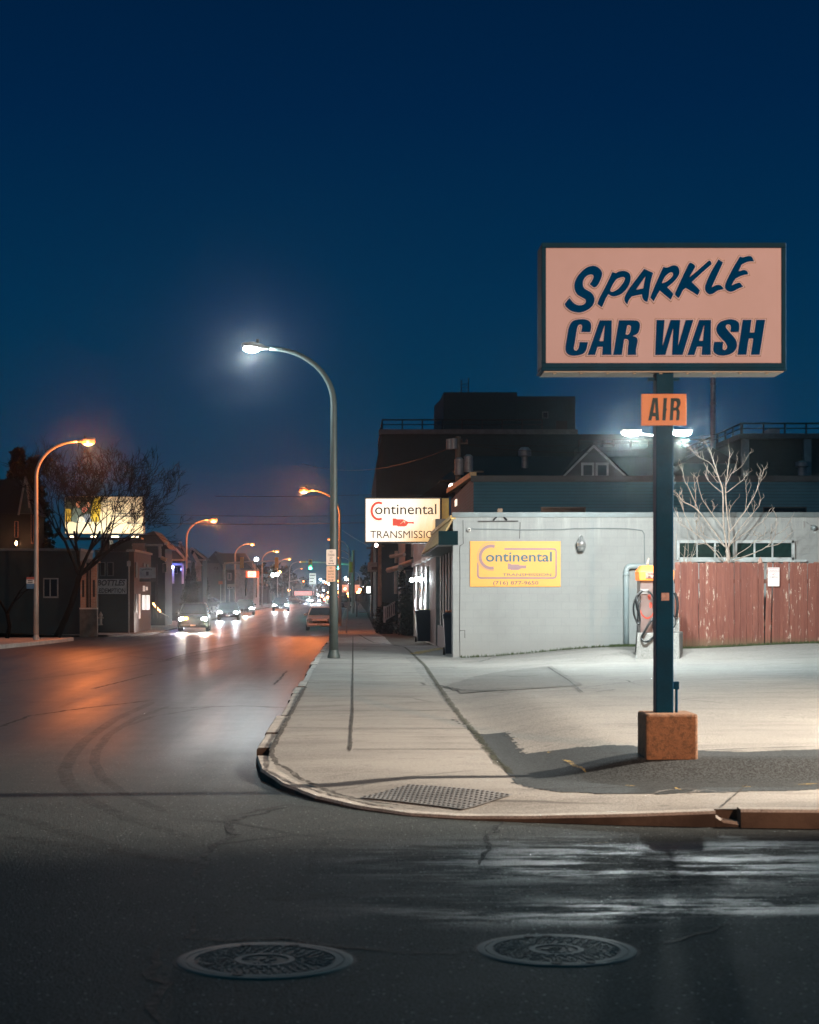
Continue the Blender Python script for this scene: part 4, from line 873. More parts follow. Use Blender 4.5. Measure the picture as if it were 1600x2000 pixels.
for pts, r, ya in (([(920,1300),(890,1100),(885,850),(850,730),(810,600),(790,540),(758,475)], .038, -.2), ([(850,730),(800,640),(740,600),(690,570),(662,540)], .014, -.3), ([(925,1280),(930,1130),(905,900),(910,760),(930,600),(936,545)], .036, .15), ([(905,850),(985,790),(1035,750),(1060,715)], .016, .1), ([(905,800),(940,720),(965,680),(995,590)], .018, .3), ([(960,700),(1030,640),(1075,565)], .014, .3),
                   ([(935,1140),(1050,980),(1130,840),(1165,680)], .026, -.2), ([(1130,840),(1165,760),(1190,680)], .014, -.2), ([(930,1250),(1000,1130),(1090,1020),(1150,945),(1165,885)], .024, .25), ([(930,1240),(1060,1140),(1180,1060),(1225,990)], .02, .1), ([(940,1340),(1080,1250),(1100,1225),(1190,1195)], .018, -.1), ([(960,1350),(1120,1295),(1220,1240),(1270,1170),(1285,1035)], .026, -.3), ([(1200,1252),(1320,1220),(1400,1140)], .022, -.3), ([(1270,1165),(1345,1120),(1380,1060)], .012, -.35),
                   ([(910,1260),(830,1150),(700,980),(600,920),(572,890),(540,848)], .03, -.15), ([(900,1130),(800,1000),(725,880),(690,740)], .022, .2), ([(700,980),(640,830),(600,760),(588,695)], .018, -.2), ([(900,1250),(840,1200),(770,1180),(720,1120),(700,1000)], .018, .2), ([(660,1130),(610,1030),(575,940),(560,870)], .016, -.2), ([(885,1360),(780,1240),(700,1165),(610,1105),(570,1085),(555,1040)], .024, -.25), ([(700,1165),(685,1080),(690,1060)], .012, -.25), ([(690,1230),(760,1230),(850,1290),(890,1355)], .018, .1),
                   ([(875,845),(800,780),(765,740),(755,700)], .014, .15), ([(740,620),(780,690),(850,770)], .010, .1), ([(1055,980),(1060,870),(1055,770)], .012, -.2), ([(800,1000),(815,970),(825,955)], .009, .2), ([(1050,1100),(1110,990),(1120,930)], .012, .1), ([(680,960),(680,850),(668,740)], .012, .1), ([(960,1130),(930,1000),(960,930)], .010, .1), ([(1180,1065),(1200,1110),(1180,1165),(1080,1160)], .009, .1), ([(1240,1200),(1245,1110)], .01, -.3), ([(540,1150),(530,1260),(525,1350)], .010, -.1), ([(680,1240),(685,1120),(690,1070)], .008, -.2)):
    s_ = limb(cr, pts, r*.68, max(.0045, r*.2), YP + rt.uniform(-.05, .05), ya); tips.append(s_)
for s_ in tips:
    for k in range(len(s_)//2, len(s_), 2):
        p = s_[k]; d = (s_[min(k+1, len(s_)-1)] - s_[k-1]).normalized()
        for _ in range(rt.choice((1, 1, 2))):
            q = p + (d*.7 + Vector((rt.uniform(-.8, .8), rt.uniform(-.5, .5), rt.uniform(0, .9))))*rt.uniform(.07, .2); cr.tube([p, p.lerp(q, .5) + Vector((rt.uniform(-.015, .015), 0, .01)), q], [.006, .005, .004], 5)
            q2 = q + Vector((rt.uniform(-.06, .06), 0, rt.uniform(.02, .1))); cr.tube([q, q2], [.004, .003], 4)
cr.build('branches', BARK, t, True)
def twigs(name, label, px0, px1, y, n, seed, h=(.5, 1.3)):
    r = random.Random(seed); b = MB()
    for _ in range(n):
        x = X(r.uniform(px0, px1), y); z = 2.15 + r.uniform(-.2, .0); q = [Vector((x, y, z))]
        L_ = r.uniform(*h); d = Vector((r.uniform(-.35, .35), r.uniform(-.1, .05), 1))
        for k in range(6): q.append(q[-1] + d.normalized()*L_/6 + Vector((r.uniform(-.03, .03), 0, 0)))
        b.tube(q, [.008, .007, .006, .005, .004, .003, .002], 5)
        for k in (2, 3, 4): b.tube([q[k], q[k] + Vector((r.uniform(-.15, .15), 0, .12))], [.004, .002], 4)
    o = b.build(name, BARK); tag(o, label, 'shrub'); return o
twigs('bare_shrub', 'thin bare stems rising over the fence right of the sign pole', 1320, 1345, 42.7, 9, 3)
f_ = MB().lathe([(.07, 2.2), (.07, 2.35), (.10, 2.38), (.10, 2.42), (.06, 2.46), (.05, 2.52), (.02, 2.58), (.001, 2.6)], (X(1485, 42.4), 42.4, 0), 12).lathe([(.06, .3), (.06, 2.2)], (X(1485, 42.4), 42.4, 0), 10)
obj1(f_, 'finial_post', M('faded_pink', (.5, .32, .26), .7), 'faded pink finial post poking up behind the red fence', 'post', smooth=2)
rg_ = random.Random(31)
def grass_tuft(px0, px1, y, n, name, label):
    b = MB()
    for _ in range(n):
        x = X(rg_.uniform(px0, px1), y); yy_ = y + rg_.uniform(-.16, .05); z = lot_z(x, yy_); h = rg_.uniform(.02, .08)
        d = Vector((rg_.uniform(-.5, .5), rg_.uniform(-.5, .1), 1))*h; w = .012; b.add([(x-w, yy_, z), (x+w, yy_, z), Vector((x, yy_, z)) + d], [(0,1,2)])
    o = b.build(name, M('weeds', (.05, .075, .03), .9, 0, .4, 9)); o['kind'] = 'stuff'; tag(o, label, 'grass')
grass_tuft(1190, 1245, 43.3, 700, 'weeds', 'green weeds at the foot of the wall by the vent pipe'); grass_tuft(1318, 1600, 41.5, 900, 'grass', 'thin grass strip along the foot of the red fence'); grass_tuft(900, 1190, 43.38, 350, 'dry_weeds', 'sparse weeds along the foot of the grey wall')

# ------------------------------------------------------------------ bins
def bin_(cx, cy, z, w, d, h, rz, label, litter):
    t = thing('wheelie_bin', label, 'bin', (cx, cy, z), 'bins by the shop'); m_ = Matrix.Translation((cx, cy, z)) @ Matrix.Rotation(rz, 4, 'Z'); bl = M('bin_blue', (.012, .025, .045), .45, 0, .15, 4)
    q = lambda w_, d_, zz_: [m_ @ Vector((a*w_/2, b_*d_/2, zz_)) for a, b_ in ((-1,-1),(1,-1),(1,1),(-1,1))]
    MB().loft([q(w*.72, d*.72, .04), q(w*.78, d*.78, .3), q(w*.93, d*.95, h*.86), q(w, d, h*.87), q(w, d, h*.93)]).build('body', bl, t, bevel=.02)
    MB().loft([q(w*1.06, d*1.06, h*.93), q(w*1.04, d*1.04, h*.97), q(w*.8, d*.8, h)]).build('lid', bl, t, bevel=.012)
    for s in (-1, 1): MB().lathe([(.001, -.03), (.1, -.03), (.1, .03), (.001, .03)], m_ @ Vector((s*w*.4, d*.36, .1)), 14, 'x').build('wheel', RUBBER, t)
    MB().tube([m_ @ Vector((-w*.4, d*.58, h*.9)), m_ @ Vector((w*.4, d*.58, h*.9))], .018, 8).build('handle', BLACK, t)
    r = random.Random(4)
    if litter:
        lt = MB()
        for _ in range(26): lt.ell(m_ @ Vector((r.uniform(-.15, .15), r.uniform(-.15, .15), h + .02 + r.uniform(0, .05))), (.035, .03, .022), 7, 5)
        tag(lt.build('litter_pile', M('red_litter', (.5, .16, .08), .6, 0, .5, 25)), 'crumpled red and white wrappers heaped on the narrow bin', 'litter')
    else: MB().box(-w*.3, w*.4, -d*.42, d*.1, h+.004, h+.02, m=m_).build('lid_sticker', M('yellow_label', (.6, .45, .06), .6), t)
    return t
bin_(2.43, 60.4, lot_z(2.3, 56) + .0, .6, .62, 1.12, .06, 'dark blue wheelie bin with yellow lid label by the lit pilasters', False)
bin_(2.56, 45.3, lot_z(2.4, 45), .46, .5, 1.1, 0, 'narrow dark bin tucked behind the near corner of the shop', True)

# ------------------------------------------------------------------ office front with three bulbs
t = thing('office_front', 'grey street front with white pilasters lit by three bulbs', 'building', (2.9, 68, .1))
MB().box(2.66, 9, 56.02, 77, -.6, 4.15).build('wall', M('office_wall', (.20, .20, .19), .7), t)
for y in (60.9, 64.6, 70.2): MB().box(2.56, 2.658, y, y+1.1, .2, Z(1103, y)*.98).build('pilaster', WHITEP, t, bevel=.01)
for y in (62.4, 66.6, 72.2):
    w = MB().box(2.61, 2.657, y, y+1.7, .8, 2.6).build('window', M('white_frame', (.5, .5, .48), .5), t); MB().box(2.6, 2.609, y+.1, y+1.6, .9, 2.5).build('pane', glass(), w)
MB().box(2.58, 2.66, 56.1, 76.8, 2.95, 3.08).build('cornice', M('cornice_grey', (.3, .3, .29), .6), t)
for i, (px, py, y) in enumerate(((819, 1133, 70.7), (833, 1131, 65.1), (842, 1131, 61.4))):
    b = thing('wall_bulb_lamp', ('bulb lamp on the far pilaster, leftmost of the three lights', 'middle bulb lamp of the three on the white pilasters', 'bulb lamp on the near pilaster closest to the shop doors')[i], 'lamp', (2.5, y, Z(py, y)), 'bulb lamps on the office front')
    MB().tube([(2.57, y+.2, Z(py, y)+.25), (2.45, y+.2, Z(py, y)+.3), (2.38, y+.2, Z(py, y)+.12)], .015, 6).build('arm', BLACK, b)
    MB().ell((2.38, y+.2, Z(py, y)), .085, 12, 8).build('bulb', EM('white_bulb', (.85, .95, 1), 45), b, True)
    lamp('bulb_light', 'POINT', (2.36, y-.05, Z(py, y)-.02), 75, LED, b, radius=.06)
# ------------------------------------------------------------------ buildings behind the shop
t = thing('back_shop', 'long flat roofed blue building standing behind the grey shop', 'building', (10, 64, 0)); YG = 64
wl = MB(); wl.box(X(925, YG), 26, YG, 81, -.5, Z(932, YG)).build('wall', LAPSID, t)
MB().box(X(925, YG)-.1, 26, YG-.12, YG+.1, Z(935, YG)-.12, Z(932, YG)+.05).build('eave', M('eave_dark', (.04, .05, .055), .6), t)
ed_ = MB().loft([[(X(925, YG)-.14, YG-.1, Z(933, YG)), (X(925, YG)+.1, YG-.1, Z(933, YG)), (X(925, YG)+.1, YG-.1, Z(933, YG)+.2), (X(925, YG)-.14, YG-.1, Z(933, YG)+.2)], [(X(876, 81)-.1, 81, Z(964, 81)), (X(876, 81)+.1, 81, Z(964, 81)), (X(876, 81)+.1, 81, Z(964, 81)+.22), (X(876, 81)-.1, 81, Z(964, 81)+.22)]])
ed_.build('verge_trim', M('trim_ochre', (.45, .32, .16), .6), t)
MB().box(X(925, YG)+.05, 26, YG+.05, 81, Z(932, YG)+.001, Z(932, YG)+.03).build('roof', DARKROOF, t)
for a, b_ in ((1056, 1144), (1490, 1575)):
    w = MB().box(X(a, YG), X(b_, YG), YG-.05, YG-.002, Z(1012, YG), Z(990, YG)).build('window', M('window_black', (.012, .014, .016), .4), t); MB().box(X(a+2, YG), X(b_-2, YG), YG-.06, YG-.051, Z(1011, YG), Z(992, YG)).build('pane', glass(), w)
w = MB().box(X(925, YG)-.05, X(925, YG)-.002, 74.0, 75.0, Z(988, 74.5), Z(976, 74.5)).build('lit_window', EM('small_lit_window', (1, .9, .7), 1.2), t)
b = thing('gable_lamp', 'bright pinkish security lamp at the far eave of the blue building', 'lamp', (X(882, 79), 79, Z(950, 79)))
MB().ell(P(882, 950, 79), (.11, .11, .12), 12, 8).build('bulb', EM('pink_bulb', (1, .72, .62), 40), b, True); MB().box(X(882, 79)-.05, X(882, 79)+.3, 78.95, 79.05, Z(950, 79)+.11, Z(950, 79)+.17).build('bracket', BLACK, b)
lamp('security_light', 'POINT', P(880, 951, 78.8), 90, (1, .62, .5), b, radius=.08)
t = thing('gabled_house', 'house with dark shingle roof and small white trimmed attic gable', 'house', (11, 90, 0)); YQ = 90
MB().box(6, 18.5, 90.5, 99, -.6, Z(935, YQ)).build('wall', LAPSID, t)
rz1, rz0 = Z(877, YQ), Z(937, YQ)
MB().add([(X(860, YQ), YQ, rz0), (X(1335, YQ), YQ, rz0), (X(1300, YQ), YQ+4.8, rz1), (X(930, YQ), YQ+4.8, rz1), (X(860, YQ), YQ+9.6, rz0), (X(1335, YQ), YQ+9.6, rz0)], [(0,1,2,3), (3,2,5,4), (0,3,4), (1,5,2), (0,4,5,1)]).build('roof', DARKROOF, t)
gx0, gx1, gxm, gz0, gz1 = X(1098, YQ-.5), X(1225, YQ-.5), X(1160, YQ-.5), Z(931, YQ-.5), Z(868, YQ-.5)
gb = MB().prism([(gx0+.15, gz0), (gx1-.15, gz0), (gxm, gz1-.12)], 'y', YQ-.45, YQ+4).build('attic_gable', M('gable_boards', (.07, .085, .09), .7), t)
rl = MB()
for a in (gx0, gx1):
    d = (gxm - a); rl.add([(a, YQ-.62, gz0), (a + d*.07, YQ-.62, gz0), (gxm, YQ-.62, gz1-.16), (gxm, YQ-.62, gz1), (a, YQ-.46, gz0), (a + d*.07, YQ-.46, gz0), (gxm, YQ-.46, gz1-.16), (gxm, YQ-.46, gz1)], [(0,1,2,3), (4,7,6,5), (0,4,5,1), (1,5,6,2), (0,3,7,4)])
rl.build('rake_trim', M('trim_white_dim', (.5, .52, .52), .6), gb)
MB().add([(gx0-.1, YQ-.6, gz0), (gxm, YQ-.6, gz1+.02), (gxm, YQ+4.5, gz1+.02), (gx0-.1, YQ+4.5, gz0), (gx1+.1, YQ-.6, gz0), (gx1+.1, YQ+4.5, gz0), (gxm, YQ-.6, gz1+.1), (gxm, YQ+4.5, gz1+.1)], [(0,1,2,3), (1,4,5,2), (0,6,1), (6,4,1), (0,3,7,6), (6,7,5,4)]).build('gable_roof', DARKROOF, gb)
for a, b_ in ((1133, 1158), (1161, 1186)):
    w = MB().box(X(a, YQ), X(b_, YQ), YQ-.52, YQ-.452, Z(932, YQ), Z(905, YQ)).build('window', M('trim_white_dim', (1,1,1)), t); MB().box(X(a+4, YQ), X(b_-4, YQ), YQ-.53, YQ-.521, Z(930, YQ), Z(910, YQ)).build('pane', glass('blue_glass', (.02, .05, .06), .15), w)
MB().lathe([(.18, rz1-1.3), (.18, rz1-.2), (.34, rz1-.15), (.34, rz1+.15), (.2, rz1+.3), (.001, rz1+.32)], (X(1025, 92.5), 92.5, 0), 14).build('roof_vent', M('vent_metal', (.22, .25, .26), .5, .5), t, 2)
t = thing('brick_block', 'large dark brick building with stepped penthouse and roof railing', 'building', (9, 130, 0)); YD = 130
zt = Z(848, YD); MB().box(X(745, YD), X(1330, YD), YD, 165, -1, zt).box(X(735, YD), X(746, YD), YD+.05, 164, -1, Z(905, YD)).build('wall', DBRICK, t)
MB().add([(X(735, YD), YD+.05, Z(905, YD)), (X(745, YD), YD+.05, Z(905, YD)), (X(745, YD), YD+.05, Z(860, YD)), (X(735, YD), 164, Z(905, YD)), (X(745, YD), 164, Z(905, YD)), (X(745, YD), 164, Z(860, YD))], [(0,1,2), (3,5,4), (0,2,5,3), (0,3,4,1), (1,4,5,2)]).build('buttress', DBRICK, t)
MB().box(X(745, YD)-.2, X(1128, YD), YD-.2, YD+.6, zt+.001, zt+.35).build('coping', M('coping_stone', (.10, .125, .13), .7), t)
MB().box(X(872, YD), X(1020, YD), YD+4, 150, zt+.01, Z(771, YD+4)+.2).build('penthouse', DBRICK, t); MB().box(X(1020, YD)+.01, X(1124, YD+4), YD+4, 148, zt+.01, Z(779, YD+4)+.2).build('stair_tower', DBRICK, t)
MB().add([(X(872, YD+4)-.1, YD+4.01, zt), (X(872, YD+4)-.1, YD+4.01, Z(771, YD+4)), (X(848, 146), 146, Z(793, 146)), (X(848, 146), 146, zt), (X(872, YD+4)+.8, YD+4.6, zt), (X(872, YD+4)+.8, YD+4.6, Z(771, YD+4)), (X(848, 146)+.8, 146, Z(793, 146)), (X(848, 146)+.8, 146, zt)], [(0,3,2,1), (4,5,6,7), (1,2,6,5), (2,3,7,6), (0,1,5,4)]).build('penthouse_side', DBRICK, t)
MB().box(X(1086, YD+4), X(1108, YD+4), YD+3.94, YD+3.99, zt, Z(822, YD+4)).build('door', M('door_black', (.01, .012, .014), .5), t)
w = MB().box(X(1059, YD+4), X(1071, YD+4), YD+3.93, YD+3.99, Z(817, YD+4), Z(804, YD+4)).build('window', M('window_grey', (.10, .13, .14), .5), t)
MB().box(X(1061, YD+4), X(1069, YD+4), YD+3.9, YD+3.929, Z(816, YD+4), Z(806, YD+4)).build('pane', glass(), w)
def railing(pts, h, name, par, step, mat=BLACK):
    r = MB(); up = Vector((0,0,1)); pts = [Vector(p) for p in pts]
    for k in (1, .52): r.tube([p + up*h*k for p in pts], .06 if k == 1 else .04, 6)
    for a, b in zip(pts, pts[1:]):
        n_ = max(1, int((b-a).length/step))
        for j in range(n_+1): p = a.lerp(b, j/n_); r.tube([p, p + up*h], .06, 6)
    return r.build(name, mat, par)
railing([(X(747, YD), YD+.3, zt+.35), (X(1060, YD), YD+.3, zt+.35)], .75, 'railing', t, 1.45); railing([(X(747, YD), YD+.3, zt+.35), (X(747, YD), 150, zt+.35)], .75, 'railing', t, 2.5)
an = MB()
for px, tp_ in ((901, 742), (915, 738)): an.tube([P(px, 772, YD+5), P(px, tp_, YD+5)], .05, 6)
for k in range(4): an.tube([P(901, 768-k*6, YD+5), P(915, 768-k*6, YD+5)], .03, 5)
an.build('ladder_mast', M('mast_steel', (.12, .15, .16), .5, .5), t)
t = thing('hvac_unit', 'pale rooftop ventilation unit between the dark roofs, left of the floodlights', 'ventilation unit', (X(1193, 128), 128, Z(873, 128)))
ROOF2 = thing('flat_roof_block', 'dark lower block with railed roof carrying the pale ventilation unit', 'building', (17, 128.5, 0))
MB().box(X(1128, 128), X(1420, 128), 127.5, 150, -1, Z(874, 128)).build('wall', DBRICK, ROOF2); railing([(X(1130, 128), 127.7, Z(874, 128)), (X(1400, 128), 127.7, Z(874, 128))], .55, 'railing', ROOF2, 1.2)
MB().box(X(1182, 128), X(1206, 128), 129, 130.2, Z(874, 128), Z(866, 128)).build('casing', M('unit_grey', (.35, .4, .4), .5), t); MB().box(X(1184, 128), X(1204, 128), 128.95, 130.2, Z(865, 128), Z(858.5, 128)).build('hood', M('unit_pale', (.6, .65, .65), .5), t)
t = thing('balcony_building', 'dark building at the right edge with columns and rooftop railing', 'building', (28, 112, 0)); YR = 110
zr = Z(852, YR); MB().box(X(1447, YR), 50, YR, 150, -1, zr - .2).build('wall', DBRICK, t)
MB().box(X(1441, YR), 50, YR-.6, 150, zr-.2, zr+.12).build('roof_slab', M('slab_teal', (.09, .12, .125), .6), t)
for a, b_ in ((1447, 1460), (1567, 1581)): MB().box(X(a, YR), X(b_, YR), YR-.5, YR-.02, 3, zr-.21).build('column', M('column_pale', (.22, .27, .28), .7), t)
railing([(X(1447, YR), YR-.4, zr+.12), (50, YR-.4, zr+.12)], .65, 'railing', t, 1.3); railing([(X(1445, YR), YR-.4, zr+.12), (X(1445, YR), 140, zr+.12)], .65, 'railing', t, 2.2)
hv = MB().box(X(1525, YR), X(1546, YR), YR+3, YR+5, zr+.12, zr+.75).build('roof_unit', M('unit_grey', (1,1,1)), t); MB().lathe([(.25, 8), (.25, 10.3), (.4, 10.35), (.4, 10.6), (.001, 10.7)], (X(1567, 100), 100, -1.2), 12).build('vent_stack', M('vent_metal', (1,1,1)), t, 2)
t = thing('flue_pipe', 'tall slim metal flue pipe rising behind the right floodlight', 'chimney', (X(1393, 104), 104, 9))
MB().lathe([(.16, Z(930, 104)), (.16, Z(732, 104)), (.2, Z(731, 104)), (.2, Z(727, 104)), (.001, Z(726.5, 104))], (X(1393, 104), 104, 0), 14).build('pipe', M('flue_metal', (.35, .4, .41), .4, .6), t, 2)
MB().lathe([(.19, 0), (.19, .12)], (X(1393, 104), 104, Z(790, 104)), 14).build('clamp', STEEL, t); MB().lathe([(.19, 0), (.19, .12)], (X(1393, 104), 104, Z(752, 104)), 14).build('clamp', STEEL, t)
t = thing('flue_house', 'low dark roofed wing carrying the metal flue behind the bare tree', 'building', (24, 104, 0))
MB().box(X(1335, 103), X(1440, 103), 103.2, 109, -1, Z(905, 103)).build('wall', DBRICK, t); MB().prism([(X(1330, 103), Z(905, 103)), (X(1446, 103), Z(905, 103)), (X(1388, 103), Z(872, 103))], 'y', 103, 109.4).build('roof', DARKROOF, t)
t = thing('utility_pole', 'wooden utility pole with crossarm and transformer cans before the brick block', 'utility pole', (X(895, 84), 84, -.3)); WD = M('weathered_pole', (.13, .12, .10), .85)
MB().lathe([(.17, -.6), (.13, Z(853, 84)), (.001, Z(852, 84))], (X(895, 84), 84, 0), 12).build('pole', WD, t, 2)
MB().box(X(876, 84), X(914, 84), 83.8, 83.9, Z(868, 84), Z(865, 84)).build('crossarm', WD, t); MB().box(X(884, 84), X(944, 84), 83.8, 83.9, Z(923.5, 84), Z(920, 84)).build('crossarm', WD, t)
for px, py, s in ((878, 871, .16), (886, 870, .18)): MB().lathe([(.001, 0), (s, .01), (s, .5), (.001, .52)], P(px, py+7, 83.6), 12).build('cutout_can', M('can_grey', (.25, .29, .3), .5, .3), t, 2)
for px, py in ((897, 928), (915, 922)): MB().lathe([(.001, 0), (.22, .01), (.22, .75), (.1, .85), (.001, .86)], P(px, py, 83.5), 14).build('transformer', M('can_grey', (1,1,1)), t, 2)
for px in (880, 890, 902, 912): MB().lathe([(.035, 0), (.05, .08), (.03, .18), (.001, .2)], P(px, 865, 83.85), 8).build('insulator', M('insulator_brown', (.08, .04, .03), .3), t, 2)
# overhead wires
def wire(p, q, sag, label, r=.014):
    p, q = Vector(p), Vector(q); pts = [p.lerp(q, i/24) - Vector((0, 0, sag*4*(i/24)*(1-i/24))) for i in range(25)]
    tag(MB().tube(pts, r, 5).build('overhead_wire', BLACK), label, 'wire', 'overhead wires')
wire(P(270, 1002, 105), P(730, 1005, 105), .15, 'thin wire across the avenue just above the second lamp'); wire(P(250, 1021, 100), P(745, 1020, 100), .1, 'thicker lower wire crossing the avenue below the orange lamps', .022); wire(P(420, 969, 96), P(725, 966, 96), .05, 'wire passing behind the tall lamp pole above the hanging sign')
wire(P(880, 866, 84), P(1400, 848, 84), .3, 'upper wire running right from the utility pole'); wire(P(905, 868, 84), P(1400, 858, 84), .5, 'sagging lower wire running right from the utility pole'); wire(P(668, 1035, 150), P(720, 1066, 100), .05, 'short wire sloping down to the lit hanging sign'); wire(P(895, 868, 84), P(590, 905, 110), .8, 'faint wire sagging left from the utility pole over the avenue')
# ------------------------------------------------------------------ street lamps
def street_lamp(kind):
    pole_m = POLE if kind == 'led' else M('lamp_pole_steel', (.36, .34, .31), .5, .2, .15, 2)
    t = thing('street_lamp', '', 'street lamp', (0, 0, 0), 'curved arm street lamps along the avenue')
    b = MB(); r0 = .115 if kind == 'led' else .10; pts = [(0, 0, 0), (0, 0, 1.5), (0, 0, 3.5), (0, 0, 5.6), (0, 0, 6.25)]; rs = [r0, r0*.95, r0*.85, r0*.73, r0*.70]
    for k in range(1, 13): a = math.pi/2*k/12; pts.append((-1.58*(1-math.cos(a)), 0, 6.25 + 1.4*math.sin(a)*.98 + .02)); rs.append(r0*(.70 - .022*k))
    b.tube(pts, rs, 14); b.build('pole', pole_m, t, True)
    MB().lathe([(r0*1.35, 0), (r0*1.35, .05), (r0*1.2, .1), (r0*1.05, .16), (r0, .2)], (0, 0, 0), 14).build('base_flange', pole_m, t, 2)
    a = Matrix.Translation((-1.58, 0, 7.64)) @ Matrix.Rotation(R(7), 4, 'Y')
    h = MB(); secs = []
    for x, w, z0_, z1_ in ((.02, .04, -.04, .04), (-.12, .045, -.045, .05), (-.2, .10, -.06, .09), (-.42, .15, -.05, .12), (-.62, .12, -.03, .09), (-.70, .05, -.01, .05)):
        secs.append([a @ Vector((x, w*math.cos(2*math.pi*i/12), (z1_ if math.sin(2*math.pi*i/12) > 0 else -z0_)*math.sin(2*math.pi*i/12))) for i in range(12)])
    hd = h.loft(secs).build('lamp_head', STEEL, t, True)
    MB().lathe([(.04, .1), (.04, .19), (.001, .2)], a @ Vector((-.3, 0, 0)), 8).build('photocell', BLACK, hd)
    if kind == 'led':
        MB().ell(a @ Vector((-.44, 0, -.06)), (.22, .15, .09), 14, 8).build('lens', EM('led_street_lens', (.85, .97, 1), 48), hd, True)
    else:
        bowl = MB().ell(a @ Vector((-.42, 0, -.06)), (.27, .17, .15), 16, 10).build('lens', EM('sodium_bowl', (1, .22, .03), 1.7), hd, True)
        MB().ell(a @ Vector((-.42, 0, -.07)), (.15, .185, .085), 14, 8).build('hot_spot', EM('sodium_hot_spot', (1, .42, .10), 9), bowl, True)
    return t
LP = M('lamp_pole_steel', (.36, .34, .31), .5, .2, .15, 2)
LAMPS = []
led = street_lamp('led'); led['label'] = 'tall grey curved street lamp with cold white light over the right sidewalk'
led.location = (X(652, 43), 43, prof(43) + .12)
sod = street_lamp('sodium'); sod['label'] = 'orange street lamp at the left kerb, nearest and largest of the row'
sod.location = (X(71, 67), 67, prof(67) + .11); sod.rotation_euler = (0, 0, math.pi)
L2 = copy_tree(sod, (X(364, 128), 128, prof(128) - .02), math.pi, 'orange street lamp rising behind the dark SUV')
more = [(sod, 67, True), (L2, 128, True)]
for px, hy, lbl in ((459, 1065, 'orange lamp in front of the white walled building on the left'), (512, 1080, 'orange lamp just right of the red lit store sign'), (542, 1097, 'smaller orange lamp, first one right of the two hanging signals'), (566, 1103, 'small distant orange lamp beside the traffic signal arm'), (572, 1116, 'tiny distant lamp under the traffic signal arm, left side')):
    y = 6.1*F/(VY - hy); z = prof(y); more.append((copy_tree(sod, (X(px, y), y, z), math.pi, lbl), y, y < 300))
for px, hy, lbl in ((664, 955, 'orange lamp half hidden behind the tall white lamp pole'), (687, 1052, 'dark pole lamp arching behind the parking signs on the right'), (688, 1073, 'far right lamp glowing just right of the parking signs'), (689, 1088, 'lower far lamp glowing right of the parking signs'), (706, 1116, 'pale distant lamp right of the signal mast')):
    y = 6.12*F/(VY - hy); z = Z(hy, y) - 7.72; more.append((copy_tree(sod, (X(px, y) if hy < 1000 else -.3 + (px-688)*.1, y, z), 0, lbl), y, y < 120))
lamp('street_light', 'POINT', (-1.58-.46, 0, 7.46), P_LED, (.80, .97, 1), led, radius=.1)
for o, y, on in more:
    if on:
        lamp('street_light', 'SPOT', (-1.58-.46, 0, 7.40), P_SODIUM*.6, SODIUM, None, (-2.4, 0, 0), 150, 1, .1).parent = o
        lamp('street_light', 'POINT', (-1.58-.42, 0, 7.36), P_SODIUM*(.95 if o.location.x < -2 or y > 110 else 1.4), SODIUM, None, radius=.1).parent = o
bpy.context.view_layer.update()
# parking signs on the tall lamp pole
def psign(pxc, py0, py1, wpx, lines, label, mat, bold):
    y = 42.86; t = thing('parking_sign', label, 'sign', (X(pxc, y), y, Z(py1, y)), 'parking signs on the lamp pole'); x0, x1, z0, z1 = X(pxc-wpx/2, y), X(pxc+wpx/2, y), Z(py1, y), Z(py0, y); r = .02
    ol = [(x0+r-r*math.cos(a) if sxx < 0 else x1-r+r*math.cos(a), z0+r-r*math.sin(a) if szz < 0 else z1-r+r*math.sin(a)) for sxx, szz, aa in ((-1,-1,(0,1,2)), (1,-1,(2,1,0)), (1,1,(0,1,2)), (-1,1,(2,1,0))) for a in [k*math.pi/4 for k in aa]]
    shape('plate', [ol], mat, t, y, .006); h = z1-z0; w = x1-x0; ink = M('sign_ink', (.10, .05, .04), .6, 0, .1, 3, 0)
    for s, a, b, m_ in lines: text('lettering', s, x0+w*m_, x1-w*m_, z1-h*b, z1-h*a, y-.005, ink, t, bold, thick=.002)
    ar = z0 + h*.10
    shape('arrow', [[(x0+w*.2, ar), (x0+w*.32, ar+.022), (x0+w*.32, ar+.007), (x1-w*.32, ar+.007), (x1-w*.32, ar+.022), (x1-w*.2, ar), (x1-w*.32, ar-.022), (x1-w*.32, ar-.007), (x0+w*.32, ar-.007), (x0+w*.32, ar-.022)]], ink, t, y-.005, .002)
psign(647, 1073, 1104, 19, (('NO', .07, .2, .36), ('STANDING', .28, .42, .16), ('ANY', .48, .6, .34), ('TIME', .66, .8, .3)), 'upper white NO STANDING ANY TIME sign on the tall lamp pole', M('sign_white', (.80, .66, .56), .5, 0, .05), 0)
psign(646.5, 1105.5, 1136, 17.5, (('NO', .05, .2, .36), ('PARKING', .28, .4, .18), ('7AM 7PM', .48, .59, .16), ('EXC SUN', .66, .77, .18)), 'lower peach parking sign just under the no standing sign', M('sign_peach', (.80, .48, .32), .5, 0, .05), 0)
t = thing('parking_sign', 'small red, white and blue parking sign beside the left lamp pole', 'sign', (X(60, 66.5), 66.5, Z(1150, 66.5)))
for a, b_, c_ in ((1127, 1132, (.4, .08, .06)), (1132, 1140, (.6, .58, .55)), (1140, 1150, (.06, .14, .24))): MB().box(X(52, 66.5), X(67, 66.5), 66.5, 66.51, Z(b_, 66.5)+.002, Z(a, 66.5)).build('plate', M('plate_%d' % a, c_, .5), t)
for a, b_ in ((1133, 1135), (1136.5, 1138.5)): MB().box(X(54, 66.5), X(64, 66.5), 66.494, 66.499, Z(b_, 66.5), Z(a, 66.5)).build('print', M('plate_ink', (.08, .06, .06), .6), t)
